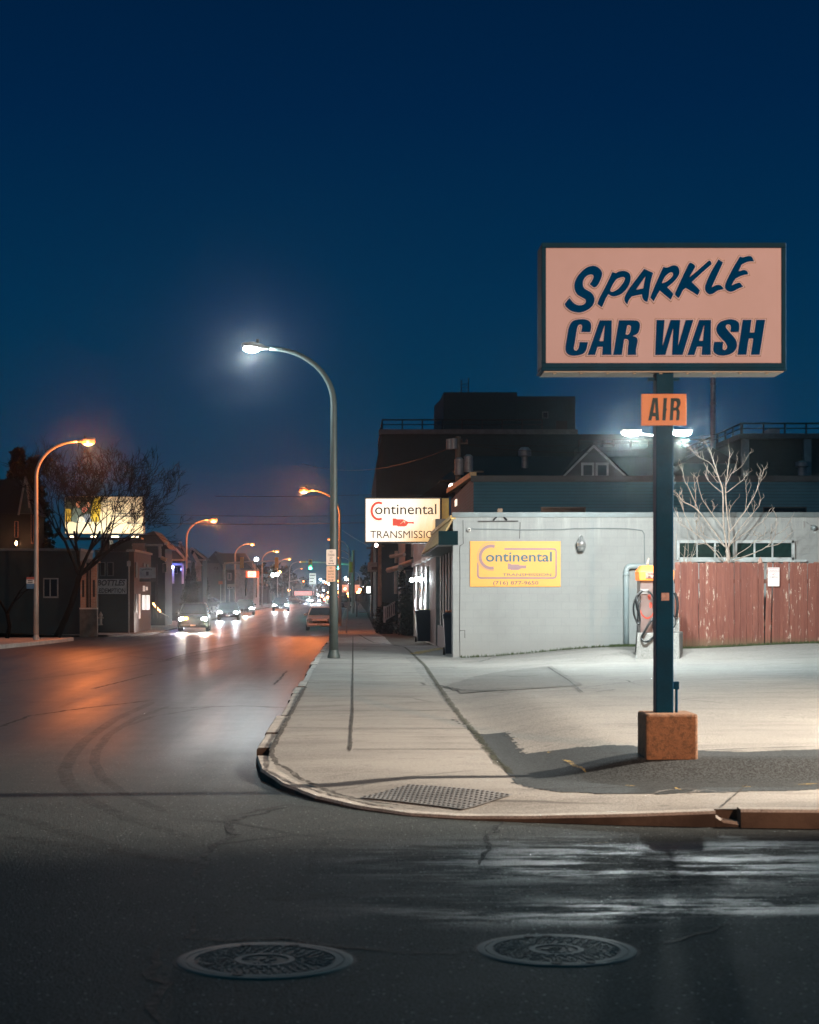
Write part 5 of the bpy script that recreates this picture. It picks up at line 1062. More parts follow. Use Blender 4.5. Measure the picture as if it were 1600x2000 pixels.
MB().tube([(X(66, 66.5), 66.53, Z(1138, 66.5)), (X(71, 67), 66.97, Z(1138, 66.5))], .02, 6).build('bracket', STEEL, t)

# ------------------------------------------------------------------ vehicles
TY, RIM = RUBBER, M('alloy_rim', (.30, .31, .32), .35, .7)
HL = EM('headlight_lens', (.86, .94, 1), 80); HLW = EM('headlight_warm', (1, .80, .5), 90); TL = EM('tail_lens_dim', (1, .25, .06), 1.3, (.3, .02, .01)); TLB = EM('tail_lens_lit', (1, .10, .03), 8, (.3, .02, .01)); AMB = EM('amber_indicator', (1, .27, .01), 5); PLT = M('number_plate', (.55, .48, .36), .5)
def car(kind, paint, head=None, tail=TL):
    L_, w, h = {'suv': (4.6, 1.86, 1.76), 'sedan': (4.5, 1.76, 1.45), 'hatch': (3.9, 1.72, 1.48)}[kind]
    t = thing('parked_car' if kind == 'hatch' else 'car', '', 'car', (0, 0, 0))
    sill, belt = .24, {'suv': 1.02, 'sedan': .88, 'hatch': .9}[kind]; f, r = -L_/2, L_/2; hood = f + {'suv': 1.05, 'sedan': 1.15, 'hatch': .95}[kind]
    tr_ = r - {'suv': .05, 'sedan': .8, 'hatch': .12}[kind]; secs = []
    for y, k, z0_, z1_ in ((f, .80, .34, belt-.34), (f+.10, .90, .26, belt-.18), (f+.35, .97, sill, belt-.10), (hood, 1, sill, belt), (0, 1, sill, belt+.02), (tr_-.4, 1, sill, belt+.04), (r-.3, .98, sill, belt+.03 if kind != 'sedan' else belt+.02), (r-.08, .92, .28, belt-.03), (r, .84, .36, belt-.14)):
        hw = w/2*k; secs.append([(-hw*.94, y, z0_), (hw*.94, y, z0_), (hw, y, z0_+.18), (hw, y, z1_-.16), (hw*.9, y, z1_), (-hw*.9, y, z1_), (-hw, y, z1_-.16), (-hw, y, z0_+.18)])
    body = MB().loft(secs).build('body', paint, t, 2, bevel=.03)
    wb0, wb1 = hood - .15, {'suv': r-.12, 'sedan': tr_+.1, 'hatch': r-.1}[kind]; ro0, ro1 = hood + .62, {'suv': r-.45, 'sedan': tr_-.55, 'hatch': r-.62}[kind]
    hb, ht = w/2*.93, w/2*.74; cz = belt + .01
    q = lambda y, hw, z: [(-hw, y, z), (hw, y, z)]
    cab = MB().add([(-hb, wb0, cz), (hb, wb0, cz), (hb, wb1, cz), (-hb, wb1, cz), (-ht, ro0, h-.06), (ht, ro0, h-.06), (ht, ro1, h-.05), (-ht, ro1, h-.05)], [(0,3,2,1), (4,5,6,7), (0,1,5,4), (1,2,6,5), (2,3,7,6), (3,0,4,7)]).build('cabin', paint, t, bevel=.05)
    MB().box(-ht*.92, ht*.92, ro0+.06, ro1-.04, h-.06, h-.005).build('roof', paint, cab, bevel=.03)
    def pane(a, b, c, d, nm, out, mat=None):
        a, b, c, d = map(Vector, (a, b, c, d)); m_ = (a+b+c+d)/4; pts = [m_ + (p-m_)*k for p, k in ((a, .88), (b, .88), (c, .86), (d, .86))]; o_ = Vector(out)*.022
        MB().add([p + o_ for p in pts] + [p - o_*.5 for p in pts], [(0,1,2,3), (4,7,6,5), (0,4,5,1), (1,5,6,2), (2,6,7,3), (3,7,4,0)]).build(nm, mat or glass(), t)
    pane((-hb, wb0, cz), (hb, wb0, cz), (ht, ro0, h-.06), (-ht, ro0, h-.06), 'windscreen', (0, -.75, .65))
    pane((-hb, wb1, cz), (hb, wb1, cz), (ht, ro1, h-.05), (-ht, ro1, h-.05), 'rear_window', (0, .85, .5), glass('rear_glass', (.03, .075, .08), .1) if kind == 'hatch' else None)
    for s in (-1, 1):
        ym = (wb0*.4+wb1*.6)
        pane((s*hb, wb0+.25, cz), (s*hb, ym, cz), (s*(ht+.0), ym-.1, h-.07), (s*ht, ro0+.1, h-.07), 'side_window', (s, 0, .15)); pane((s*hb, ym+.08, cz), (s*hb, wb1-.2, cz), (s*ht, ro1-.05, h-.07), (s*ht, ym, h-.07), 'side_window', (s, 0, .15))
        MB().ell((s*(w/2+.07), wb0+.35, cz+.08), (.11, .06, .075), 10, 6).build('wing_mirror', paint, t, True)
        for y in (f+.82, r-.78):
            wr = .36 if kind == 'suv' else .31
            wh = MB().lathe([(.001, -.1), (wr*.6, -.1), (wr*.97, -.09), (wr, -.05), (wr, .05), (wr*.97, .09), (wr*.6, .1), (.001, .1)], (s*(w/2-.09), y, wr), 20, 'x').build('wheel', TY, t, 2)
            MB().lathe([(wr*.6, 0), (wr*.58, s*.022), (wr*.2, s*.012), (.001, s*.02)], (s*(w/2+.005), y, wr), 16, 'x').build('rim', RIM, wh, 2)
        hz_ = belt-.26
        hl = MB().ell((s*(w/2*.72), f+.075, hz_), (.19, .08, .11), 14, 8).build('headlight', head or glass('headlight_off', (.2, .21, .22), .1), t, True)
        MB().box(s*w/2*.70-.12, s*w/2*.70+.12, r-.055 - (.03), r-.005 - (.02), belt-.36, belt-.12).build('taillight', tail, t, bevel=.02) if kind != 'hatch' else MB().ell((s*w/2*.80, r-.11, belt-.13), (.15, .085, .17), 12, 8).build('taillight', tail, t, True)
    gr = MB()
    for k in range(4): gr.box(-w*.24, w*.24, f-.008, f+.1, belt-.44+k*.045, belt-.415+k*.045)
    gr.build('grille', BLACK, t)
    MB().box(-w*.42, w*.42, f-.03, f+.12, .30, .44).build('front_bumper', paint, t, bevel=.03); MB().box(-w*.43, w*.43, r-.12, r+.03, .32, .52).build('rear_bumper', paint if kind != 'hatch' else paint, t, bevel=.04)
    MB().box(-.16, .16, f-.045, f-.031, .34, .43).build('number_plate', PLT, t)
    MB().box(-.17, .17, r-.01 + .005, r+.02, belt-.24, belt-.13).build('number_plate', PLT if kind != 'hatch' else M('plate_orange', (.6, .26, .06), .5), t)
    return t
def place(o, px, y, label, group, rz=0, dz=0):
    x = X(px, y); o.location = (x, y, prof(y) + dz); o.rotation_euler = (0, 0, rz); o['label'] = label; o['group'] = group; return o
def beams(o, p, col, y=-2.4, xs=(-.62, .62), z=.72, cone=60):
    for x in xs:
        l = lamp('headlight_beam', 'SPOT', (x, y, z), p, col, None, (x, y-10, z-.22), 60, .9, .07); l.parent = o
G1 = 'cars driving towards us on the avenue'
suv = car('suv', M('dark_grey_paint', (.02, .024, .026), .3, .3, .15, 3, 0), HL); place(suv, 380, 107, 'dark SUV with glaring headlights and one amber blinker, nearest oncoming car', G1, R(3))
MB().ell((-.42, -2.30, .80), (.15, .06, .11), 10, 6).build('indicator', AMB, None, True).parent = suv
blk_car = car('sedan', M('black_paint', (.012, .014, .016), .25, .3, .1, 3, 0), HL); place(blk_car, 447, 140, 'black sedan with cold white headlights just behind the dark SUV', G1, R(2))
c3 = copy_tree(blk_car, (X(479, 163), 163, prof(163)), R(2), 'third car in the oncoming lane, warm light on its roof edge')
c4 = copy_tree(blk_car, (X(549, 186), 186, prof(186)), R(1), 'oncoming car alone in the middle lane with starry headlights')
c5 = copy_tree(blk_car, (X(597, 330), 330, prof(330)), 0, 'distant oncoming car with bluish headlights under the billboard'); c6 = copy_tree(blk_car, (X(617, 300), 300, prof(300)), 0, 'distant oncoming car with the widest white glare')
for c_ in (c3, c4, c5, c6): c_['group'] = G1
hat = car('hatch', M('champagne_paint', (.80, .72, .64), .4, .1, .08, 3, 0)); place(hat, 626, 109, 'champagne hatchback seen from behind beside the lamp pole', 'cars heading away', 0)
hat['label'] = 'champagne hatchback seen from behind beside the tall lamp pole'
tc_ = car('sedan', M('dim_blue_paint', (.03, .035, .05), .3, .3, .1, 3, 0), None, TLB); place(tc_, 676, 205, 'dark car with red tail lights just right of the lamp pole', 'cars heading away', 0)
for px, y, lbl in ((650, 330, 'small distant car whose tail lights show left of the lamp pole'), (672, 300, 'distant red tail lights between the two lamp poles'), (668, 420, 'farthest car with tiny red tail lights')): cc = copy_tree(tc_, (X(px, y), y, prof(y)), 0, lbl); cc['group'] = 'cars heading away'
pk_ = car('sedan', M('grey_paint', (.06, .065, .07), .3, .3, .1, 3, 0)); place(pk_, 473, 230, 'dark parked car in front of the white walled building', 'cars parked on the left', R(80)); pk_.location.x = -19
p2 = copy_tree(pk_, (-22, 205, prof(205)), R(70), 'dark parked car beside the corner of the dark roofed building'); p2['group'] = 'cars parked on the left'
p3 = copy_tree(pk_, (X(572, 300), 300, prof(300)), R(85), 'pale roofed car parked across the far left side'); p3['group'] = 'cars parked on the left'
for o, p, c_, xs in ((suv, 1100, (1, .93, .85), (-.66, .66)), (blk_car, 800, (.85, .93, 1), (-.62, .62)), (c3, 600, (1, .85, .65), (.1,)), (c4, 1000, (.95, .97, 1), (-.62, .62)), (c6, 2200, (.95, .98, 1), (-.6, .6)), (c5, 1200, (.8, .9, 1), (0,))): beams(o, p, c_, xs=xs)
lamp('blinker_light', 'POINT', (-.45, -2.6, .85), 70, (1, .3, .03), None, radius=.06).parent = suv

# ------------------------------------------------------------------ traffic signals
def signal_head(t, x, y, z, lit, facing=1, mats=(.5, .26, .02)):
    h = MB().box(x-.17, x+.17, y-.12, y+.12, z-.5, z+.5).build('signal_head', M('signal_yellow', mats, .5, 0, .1), t, bevel=.03)
    for k, c_ in enumerate(('green', 'amber', 'red')):
        zz_ = z - .33 + .33*k; on = c_ == lit
        em = EM('green_signal', (.05, 1, .72), 55) if on and c_ == 'green' else (EM('red_signal', (1, .12, .03), 30) if on else M('signal_dark', (.02, .02, .02), .3))
        if facing: MB().lathe([(.115, -.125), (.12, -.14), (.08, -.165), (.001, -.17)], (x, y, zz_), 14, 'y').build('lens', em, h, True); MB().lathe([(.135, -.12), (.135, -.3), (.128, -.3), (.128, -.12)], (x, y, zz_), 14, 'y').build('visor', BLACK, h)
    return h
t = thing('traffic_signal', 'signal mast on the right with two green lights over the road', 'traffic light', (X(690, 165), 165, -.2)); ya = 165
MB().lathe([(.2, -.7), (.17, 1), (.13, Z(1075, ya)), (.001, Z(1074, ya))], (X(690, ya), ya, 0), 12).build('pole', LP, t, 2); MB().tube([P(690, 1103, ya), P(640, 1099, ya), P(588, 1097, ya)], [.10, .07, .05], 8).build('mast_arm', LP, t)
for px, lit in ((606.5, 'green'), (660.5, 'green')):
    signal_head(t, X(px, ya), ya, Z(1103, ya), lit); lamp('signal_glow', 'POINT', (X(px, ya), ya-.5, Z(1107, ya)), 55, (.03, 1, .7), t, radius=.08)
signal_head(t, X(685.5, ya), ya-.1, Z(1108, ya), None, 0, (.75, .28, .03)); MB().box(X(588, ya), X(598, ya), ya-.05, ya-.02, Z(1099, ya), Z(1096, ya)).build('street_name_plate', M('plate_amber', (.5, .25, .05), .5), t)
t = thing('traffic_signal', 'unlit signal mast on the left seen from behind near the white building', 'traffic light', (X(438, 160), 160, 0)); yb = 160
MB().lathe([(.17, -.3), (.12, Z(1102, yb)), (.001, Z(1101, yb))], (X(438, yb), yb, 0), 12).build('pole', LP, t, 2); MB().tube([P(438, 1101, yb), P(490, 1097, yb), P(552, 1095, yb)], [.09, .07, .05], 8).build('mast_arm', LP, t)
for px in (472.5, 540.5): signal_head(t, X(px, yb), yb, Z(1099, yb), None, 0, (.5, .2, .02))
t = thing('traffic_signal', 'small far signal post showing a red light left of the distant cars', 'traffic light', (X(574, 330), 330, .5)); yc = 330
MB().lathe([(.12, .3), (.09, Z(1135, yc))], (X(565, yc), yc, 0), 10).build('pole', LP, t); MB().tube([P(565, 1136, yc), P(594, 1130, yc)], .06, 6).build('mast_arm', LP, t); signal_head(t, X(593, yc), yc, Z(1139, yc), 'red')

# ------------------------------------------------------------------ right side beyond the office
def foliage(mb, c, r, n, size, rng, shell=.55):
    c = Vector(c)
    for _ in range(n):
        d = Vector((rng.gauss(0, 1), rng.gauss(0, 1), rng.gauss(0, 1))).normalized(); k = shell + (1-shell)*rng.random(); k *= .8 + .35*math.sin(d.x*5 + d.z*7 + d.y*3)*.5
        mb.leaf(c + Vector((d.x*r[0]*k, d.y*r[1]*k, d.z*r[2]*k)), size*rng.uniform(.6, 1.4), rng)
LEAFD = M('evergreen_leaf', (.007, .017, .013), .8, 0, .4, 3, 0, 40, .1)
def bush(px, y, w, h, label, seed, name='evergreen_bush', px_base=None):
    r = random.Random(seed); x = X(px, y); z = prof(y); t = thing(name, label, 'bush', (x, y, z), 'dark evergreen bushes')
    MB().tube([(x, y, z-.1), (x+.05, y, z+h*.5), (x, y, z+h*.8)], [.08, .05, .02], 6).build('trunk', DBARK, t); b = MB()
    for k in range(7):
        u = k/6; foliage(b, (x + r.uniform(-.1, .1)*w, y + r.uniform(-.1, .1)*w, z + h*(.12+.8*u)), (w*.5*(1-.65*u*u), w*.5*(1-.65*u*u), h*.16), 330, .07, r, .4)
    b.build('crown', LEAFD, t)
bush(790, 80, 1.15, 2.9, 'tall dark evergreen bush against the office wall', 1); bush(748, 92, 1.5, 1.7, 'rounder dark bush left of the white handrail', 2); bush(800, 77.6, .9, 1.5, 'low dark bush at the end of the office wall', 5)
t = thing('handrail', 'white porch handrail with balusters between the dark bushes', 'railing', (X(762, 86), 86, prof(86))); WR = M('rail_white', (.65, .6, .55), .6); yy_ = 86
for k in range(6): u = k/5; px = 752 + 18*u; MB().tube([P(px, 1214 - 12*u, yy_+k*.4), P(px, 1188 - 12*u, yy_+k*.4)], .03, 6).build('baluster', WR, t)
for d in (0, 24): MB().tube([P(751, 1188 + d, yy_), P(771, 1176 + d, yy_+2)], .035, 6).build('rail', WR, t)
MB().box(X(751, yy_)-.05, X(751, yy_)+.06, yy_-.06, yy_+.06, Z(1216, yy_), Z(1184, yy_)).build('post', WR, t)
t = thing('porch_house', 'dark house with orange lit porch eaves behind the evergreen bushes', 'house', (4.5, 97, -.3)); DW = M('dark_wall', (.05, .055, .055), .8)
MB().box(2.75, 9, 92, 106, -1, 6.2).build('wall', DW, t)
OR = M('porch_trim', (.42, .36, .30), .6)
for q in (((763, 1087), (790, 1083), .1), ((758, 1114), (782, 1108), .14), ((782, 1106), (808, 1096), .14)): a, b_ = P(*q[0], 88), P(*q[1], 87); MB().tube([a, b_], q[2], 6).build('porch_eave', OR, t)
for px, a, b_ in ((806, 1060, 1088), (774, 1076, 1100), (773, 1114, 1160), (786, 1110, 1150)): MB().tube([P(px, a, 88), P(px, b_, 88)], .09, 6).build('porch_post', OR, t)
MB().box(X(758, 88), X(812, 88), 88.2, 91.9, Z(1112, 88), Z(1108, 88)).build('porch_roof', DARKROOF, t); MB().prism([(2.5, 6.2), (9.2, 6.2), (5.8, 8.6)], 'y', 91.7, 106.4).build('roof', DARKROOF, t)
for i, (px, y, top, lbl) in enumerate(((742, 116, 1062, 'thick wooden pole below the left edge of the lit hanging sign'), (727, 150, 1066, 'slim dark utility pole left of the thick wooden pole'))):
    t = thing('utility_pole', lbl, 'utility pole', (X(px, y), y, prof(y))); MB().lathe([(.15, prof(y)-.2), (.12, Z(top, y)), (.001, Z(top-1, y))], (X(px, y), y, 0), 10).build('pole', M('pole_wood_lit', (.25, .19, .14), .8), t, 2); MB().box(X(px, y)-.5, X(px, y)+.3, y-.2, y-.1, Z(top+6, y), Z(top+3, y)).build('crossarm', WD, t)
b = thing('wall_bulb_lamp', 'small pinkish bulb just under the lit hanging sign', 'lamp', (X(735, 112), 112, Z(1066, 112)))
MB().ell(P(735, 1065, 112), .11, 10, 7).build('bulb', EM('pink_bulb', (1,1,1), 40), b, True); MB().tube([P(735, 1062, 112), P(742, 1062, 113)], .03, 6).build('arm', BLACK, b)
t = thing('blank_sign', 'grey box sign on a post beside the thick wooden pole', 'sign', (X(728, 120), 120, Z(1117, 120)))
MB().box(X(718, 120), X(737, 120), 120, 120.3, Z(1117, 120), Z(1098, 120)).build('panel', M('sign_grey', (.2, .22, .22), .6), t, bevel=.02); MB().tube([P(727, 1117, 120), P(727, 1208, 120)], .06, 6).build('post', BLACK, t); MB().box(X(726, 119.5), X(742, 119.5), 119.5, 119.9, Z(1113, 119.5), Z(1107, 119.5)).build('awning', BLACK, t)
t = thing('lit_box_sign', 'small glowing white box sign beyond the bus shelter', 'sign', (X(725, 190), 190, Z(1160, 190)))
for a, b_ in ((716, 725), (726.5, 735)): MB().box(X(a, 190), X(b_, 190), 190, 190.3, Z(1160, 190), Z(1145.5, 190)).build('panel', EM('white_box_sign', (.95, 1, .97), 2.2), t)
MB().box(X(725, 190), X(726.5, 190), 189.98, 190.2, Z(1161, 190), Z(1145, 190)).build('divider', BLACK, t); MB().tube([P(725.5, 1161, 190.1), P(725.5, 1180, 190.1)], .1, 6).build('post', BLACK, t)
t = thing('bus_shelter', 'dark framed bus shelter on the right sidewalk under the box sign', 'bus shelter', (X(712, 150), 150, prof(150))); zb = prof(150)
MB().box(X(694, 150), X(728, 150), 149, 152, Z(1161.5, 150), Z(1158.5, 150)).build('roof', BLACK, t, bevel=.03)
for px in (697, 726): MB().box(X(px, 150)-.05, X(px, 150)+.05, 149.1, 149.2, zb, Z(1161.5, 150)).build('post', BLACK, t); MB().box(X(px, 150)-.05, X(px, 150)+.05, 151.8, 151.9, zb, Z(1161.5, 150)).build('post', BLACK, t)
MB().box(X(724, 150), X(725, 150), 149.3, 151.7, zb+.3, Z(1164, 150)).build('glass_panel', glass(), t); MB().box(X(702, 150), X(720, 150), 151.0, 151.4, zb+.45, zb+.5).build('bench', M('bench_wood', (.2, .12, .07), .7), t)
t = thing('fire_hydrant', 'small pale fire hydrant beside the brick bay on the left', 'hydrant', (X(197, 79), 79, prof(79)))
zc = Z(1221, 79); HY = M('hydrant_paint', (.2, .19, .17), .5)
MB().lathe([(q[0]*.7, q[1]*.8) for q in ((.13, 0), (.13, .05), (.09, .07), (.09, .5), (.13, .52), (.13, .57), (.10, .62), (.05, .70), (.03, .76), (.001, .77))], (X(197, 79), 79, zc), 12).build('barrel', HY, t, 2); MB().lathe([(.04, -.12), (.04, .12)], (X(197, 79), 79, zc+.33), 10, 'x').build('outlet', HY, t)
for px, y, lbl in ((252, 90, 'bare thin sign post on the left sidewalk before the bottle shop'), (676, 95, 'leaning thin post at the kerb right of the second right lamp')):
    t = thing('sign_post', lbl, 'post', (X(px, y), y, prof(y))); MB().tube([(X(px, y), y, prof(y)), (X(px, y)+(.0 if y == 90 else .12), y, Z(1095 if y == 90 else 1175, y))], .035, 8).build('post', LP, t); MB().box(X(px, y)-.1, X(px, y)+.1, y-.05, y-.04, Z(1106 if y == 90 else 1184, y), Z(1096 if y == 90 else 1176, y)).build('sign_back', STEEL, t)
# ------------------------------------------------------------------ left side: trees
def grow(mb, p, d, L_, r, depth, rng, fan=.55, droop=0):
    n = 4; q = [p]; dd = d.copy()
    for k in range(n):
        dd = (dd + Vector((rng.uniform(-.16, .16), rng.uniform(-.16, .16), rng.uniform(-.05, .14) - droop))).normalized(); q.append(q[-1] + dd*L_/n)
    mb.tube(q, [r*(1 - .45*k/n) for k in range(n+1)], 6 if depth > 2 else 4, False)
    if depth <= 0: return
    for _ in range(rng.choice((2, 3, 3)) if depth > 1 else 3):
        k = rng.choice((2, 3, 4)); a = dd.orthogonal().normalized(); a = Matrix.Rotation(rng.uniform(0, 6.28), 3, dd) @ a
        nd = (dd + a*fan*rng.uniform(.6, 1.4)).normalized(); grow(mb, q[k], nd, L_*rng.uniform(.62, .84), max(.008, r*(1-.45*k/n)*.70), depth-1, rng, fan, droop)
NBARK = M('night_bark', (.004, .0045, .005), .9, 0, .3, 6, .15, 40, .05)
def bare_tree(px, y, h0, lean, lab, seed, stems, depth=5, name='bare_tree', L0=2.4, r0=.16, fan=.55):
    rg = random.Random(seed); z = prof(y) + .1; b = Vector((X(px, y), y, z)); t = thing(name, lab, 'tree', b, 'bare trees on the left')
    tr = MB(); top = b + Vector((lean, 0, h0)); tr.tube([b, b.lerp(top, .5) + Vector((.1, 0, 0)), top], [r0, r0*.85, r0*.75], 8); tr.build('trunk', NBARK, t, True)
    cr = MB()
    for dx, dz in stems: grow(cr, top, Vector((dx, rg.uniform(-.3, .3), dz)).normalized(), L0, r0*.62, depth, rg, fan)
    cr.build('crown', NBARK, t); return t
bare_tree(112, 74, 2.6, .95, 'large bare tree spreading dark branches in front of the lit billboard', 11, ((-.5, 1), (-.15, 1), (.35, 1), (.75, .9), (1.1, .75)), 7, L0=2.1, r0=.15, fan=.6)
bare_tree(14, 70, 1.0, .0, 'small forked bare tree at the left edge of the picture', 4, ((-.35, 1), (.45, 1)), 3, L0=1.1, r0=.09)
def conifer(px, y, top, w, lab, seed, name='conifer', n=2600):
    r = random.Random(seed); z0 = prof(y); H_ = Z(top, y) - z0; x = X(px, y); t = thing(name, lab, 'tree', (x, y, z0), 'dark conifers on the left')
    MB().tube([(x, y, z0), (x, y, z0+H_*.95)], [.16, .03], 6).build('trunk', DBARK, t); b = MB()
    for _ in range(n):
        u = r.random()**.8; lay = math.floor(u*9)/9; f = (u-lay)*9; rad = w*(1-lay)*(1.05-.45*f)*math.sqrt(r.random())*r.uniform(.7, 1.12); a = r.uniform(0, 6.283)
        rad *= 1 + .25*math.sin(a*3 + lay*11); b.leaf((x + rad*math.cos(a), y + rad*math.sin(a), z0 + .35 + (H_-.3)*u - rad*.12), .10*H_/5*r.uniform(.7, 1.5), r)
    b.build('crown', LEAFD, t)
conifer(36, 104, 880, 3.6, 'tall dark conifer behind the gabled house on the far left', 1, n=7000); conifer(64, 104, 898, 3.0, 'second dark conifer right behind the left lamp pole', 2, n=5200)
conifer(368, 118, 1112, .85, 'broad dark conifer in the front yard behind the second lamp', 3); conifer(378, 135, 1100, .8, 'narrow pointed conifer before the turreted house', 4); conifer(400, 155, 1112, .9, 'dark conifer left of the parked cars and white building', 5)
# ------------------------------------------------------------------ left side: buildings
GREYW = M('dull_stucco', (.008, .026, .032), .8); CREAM = M('trim_cream', (.26, .24, .22), .6); TAN = M('tan_wall', (.085, .05, .036), .7)
def windows(par, y, rects, frame=CREAM, gl=None, dy=.05):
    for a, b, c, d in rects:
        w = MB().box(X(a, y), X(b, y), y-dy, y-.003, Z(d, y), Z(c, y)).build('window', frame, par); m_ = (b-a)*.12
        MB().box(X(a+m_, y), X(b-m_, y), y-dy-.012, y-dy-.002, Z(d-m_, y), Z(c+m_, y)).build('pane', gl or glass(), w)
t = thing('flat_roof_office', 'low dark teal building with one small framed window behind the left lamp', 'building', (X(80, 84), 84, .0)); y = 84
MB().box(X(-40, y), X(157, y), y, y+4, -1, Z(1076, y)).build('wall', GREYW, t); MB().box(X(-40, y), X(159, y), y-.15, y+4, Z(1076, y)+.002, Z(1071, y)).build('coping', M('coping_teal', (.09, .12, .125), .7), t)
fr_ = MB(); W0 = M('window_trim_grey', (.22, .25, .25), .6)
for q in ((85, 87, 1131, 1167), (97.5, 99.5, 1131, 1167), (112, 114.5, 1131, 1167), (85, 114.5, 1129, 1131.5), (85, 114.5, 1165, 1168)): fr_.box(X(q[0], y), X(q[1], y), y-.07, y-.002, Z(q[3], y), Z(q[2], y))
w = fr_.build('window', W0, t); MB().box(X(87, y)+.002, X(112, y)-.002, y-.03, y-.003, Z(1165, y)+.002, Z(1131.5, y)-.002).build('pane', glass(), w)
t = thing('gabled_house', 'dark steep gabled house with orange lit porch lamp at the far left', 'house', (X(20, 100), 100, 0)); y = 100
MB().box(X(-60, y), X(68, y), y+.4, y+3, -1, Z(1000, y)).build('wall', M('dark_clapboard', (.004, .011, .014), .8), t); MB().prism([(X(-70, y), Z(1000, y)), (X(-20, y), Z(935, y)), (X(36, y), Z(936, y)), (X(72, y), Z(1005, y))], 'y', y+.3, y+3.2).build('roof', DARKROOF, t)
MB().prism([(X(36, y), Z(1003, y)), (X(50, y), Z(932, y)), (X(62, y), Z(1003, y))], 'y', y-.3, y+.5).build('gable', M('pale_gable', (.03, .06, .06), .8), t)
for a, b_ in (((36, 1006), (50, 930)), ((50, 930), (58, 992))): MB().tube([P(a[0], a[1], y-.35), P(b_[0], b_[1], y-.35)], .06, 5).build('rake_trim', M('rake_dim', (.2, .22, .22), .7), t)
windows(t, y-.3+.7, ((29, 36, 1018, 1050), (61, 66, 1000, 1062)), M('door_trim_orange', (.4, .2, .14), .6))
b = thing('porch_lamp', 'orange porch lamp glowing on the dark gabled house', 'lamp', (X(32, 99), 99, Z(1062, 99))); MB().ell(P(32, 1061, 99.5), (.07, .07, .13), 10, 7).build('bulb', EM('porch_bulb', (1, .55, .25), 25), b, True); MB().box(X(31, 99.5), X(33, 99.5), 99.5, 100.1, Z(1057, 99.5), Z(1055.5, 99.5)).build('bracket', BLACK, b)
lamp('porch_light', 'POINT', P(33, 1060, 99.1), 60, (1, .35, .14), b, radius=.06)
t = thing('brick_bay', 'narrow red brick storefront bay with pilasters on a dark stone base', 'building', (X(175, 80), 80, 0)); y = 80
MB().box(X(158, y), X(189, y), y+.12, y+.5, -.6, Z(1097, y)).build('wall', M('bay_dark', (.015, .016, .016), .8), t)
for a, b_ in ((157.5, 168), (178, 189)):
    p_ = MB().box(X(a, y), X(b_, y), y, y+.119, Z(1188, y), Z(1099, y)).build('pilaster', RBRICK, t); m_ = (a+b_)/2; MB().box(X(m_-2.2, y), X(m_+2.2, y), y-.012, y-.002, Z(1166, y), Z(1133, y)).build('panel', M('bay_dark', (1,1,1)), p_)
MB().box(X(156.5, y), X(190, y), y-.10, y+.3, -.8, Z(1190, y)).build('stone_base', M('dark_stone', (.06, .06, .055), .8, 0, .5, 4), t); MB().box(X(156, y), X(190, y), y-.12, y+.3, Z(1190, y)+.003, Z(1187, y)).build('sill', M('stone_sill', (.4, .36, .32), .7), t)
MB().loft([[(X(154, y), y-.3, Z(1099, y)), (X(194, y), y-.3, Z(1099, y)), (X(194, y), y+.6, Z(1099, y)), (X(154, y), y+.6, Z(1099, y))], [(X(168, y), y-.05, Z(1092, y)), (X(190, y), y-.05, Z(1092, y)), (X(190, y), y+.6, Z(1092, y)), (X(168, y), y+.6, Z(1092, y))]]).build('cornice', M('bay_cornice', (.2, .13, .10), .7), t)
MB().box(X(172.5, y), X(174.5, y), y+.05, y+.118, Z(1188, y), Z(1099, y)).build('mullion', M('mullion_dark', (.12, .09, .08), .6), t)
t = thing('bottle_shop', 'dark bottle redemption store with lettered sign panel and tan end wall', 'building', (X(240, 98), 98, 0)); y = 98
xw = X(262, y); MB().box(X(186, y), xw - .02, y, y+8, -1, Z(1078, y)).build('wall', GREYW, t)
MB().box(xw - .3, xw, y-.01, 106.2, -1, Z(1078, y)+.02).build('street_wall', TAN, t); MB().box(xw-.4, xw+.08, y-.1, 106.3, Z(1078, y)+.022, Z(1074, y)+.03).build('coping', CREAM, t)
MB().box(X(186, y), xw-.42, y-.25, y+8, Z(1078, y)+.002, Z(1074, y)).build('roof_edge', BLACK, t)
def street_panel(par, xw, px0, px1, py0, py1, nm, mat, proud=.045):
    """a panel on a wall that faces the avenue"""
    ya, yb = xw*F/(px0-VX), xw*F/(px1-VX); ym = (ya+yb)/2
    return MB().box(xw+.002, xw+proud, ya, yb, Z(py1, ym), Z(py0, ym)).build(nm, mat, par)
for a, b_ in ((277.5, 283), (285.5, 291)): street_panel(t, xw, a, b_, 1162.5, 1191, 'lit_window', EM('door_glow', (.95, .95, .9), .9))
for a, b_, c, d in ((279, 282, 1144, 1155), (284.5, 287.5, 1146, 1153)): street_panel(t, xw, a, b_, c, d, 'lit_transom', EM('transom_glow', (1, .85, .75), .35))
for a, b_, c, d in ((279, 283.5, 1100, 1107), (285.5, 289.5, 1102, 1108), (264, 268, 1098, 1128), (263.5, 268, 1160, 1196)): street_panel(t, xw, a, b_, c, d, 'window', BLACK)
windows(t, y, ((196, 206, 1098, 1125), (210, 222, 1098, 1125)), M('frame_teal', (.10, .13, .13), .6))
street_panel(t, xw, 270.7, 273.2, 1160, 1208, 'door_edge', EM('door_gap', (1, .7, .55), .35))
y = 97.2; s_ = thing('bottle_sign', 'pale BOTTLES REDEMPTION sign panel on the dark store front', 'sign', (X(219, y), y, Z(1146, y)))
MB().box(X(189, y), X(247, y), y, y+.1, Z(1160, y), Z(1131, y)).build('board', M('sign_pale_blue', (.28, .34, .36), .6), s_)
SL_ = M('sign_letter_dark', (.01, .02, .03), .6, 0, .1, 3, 0)
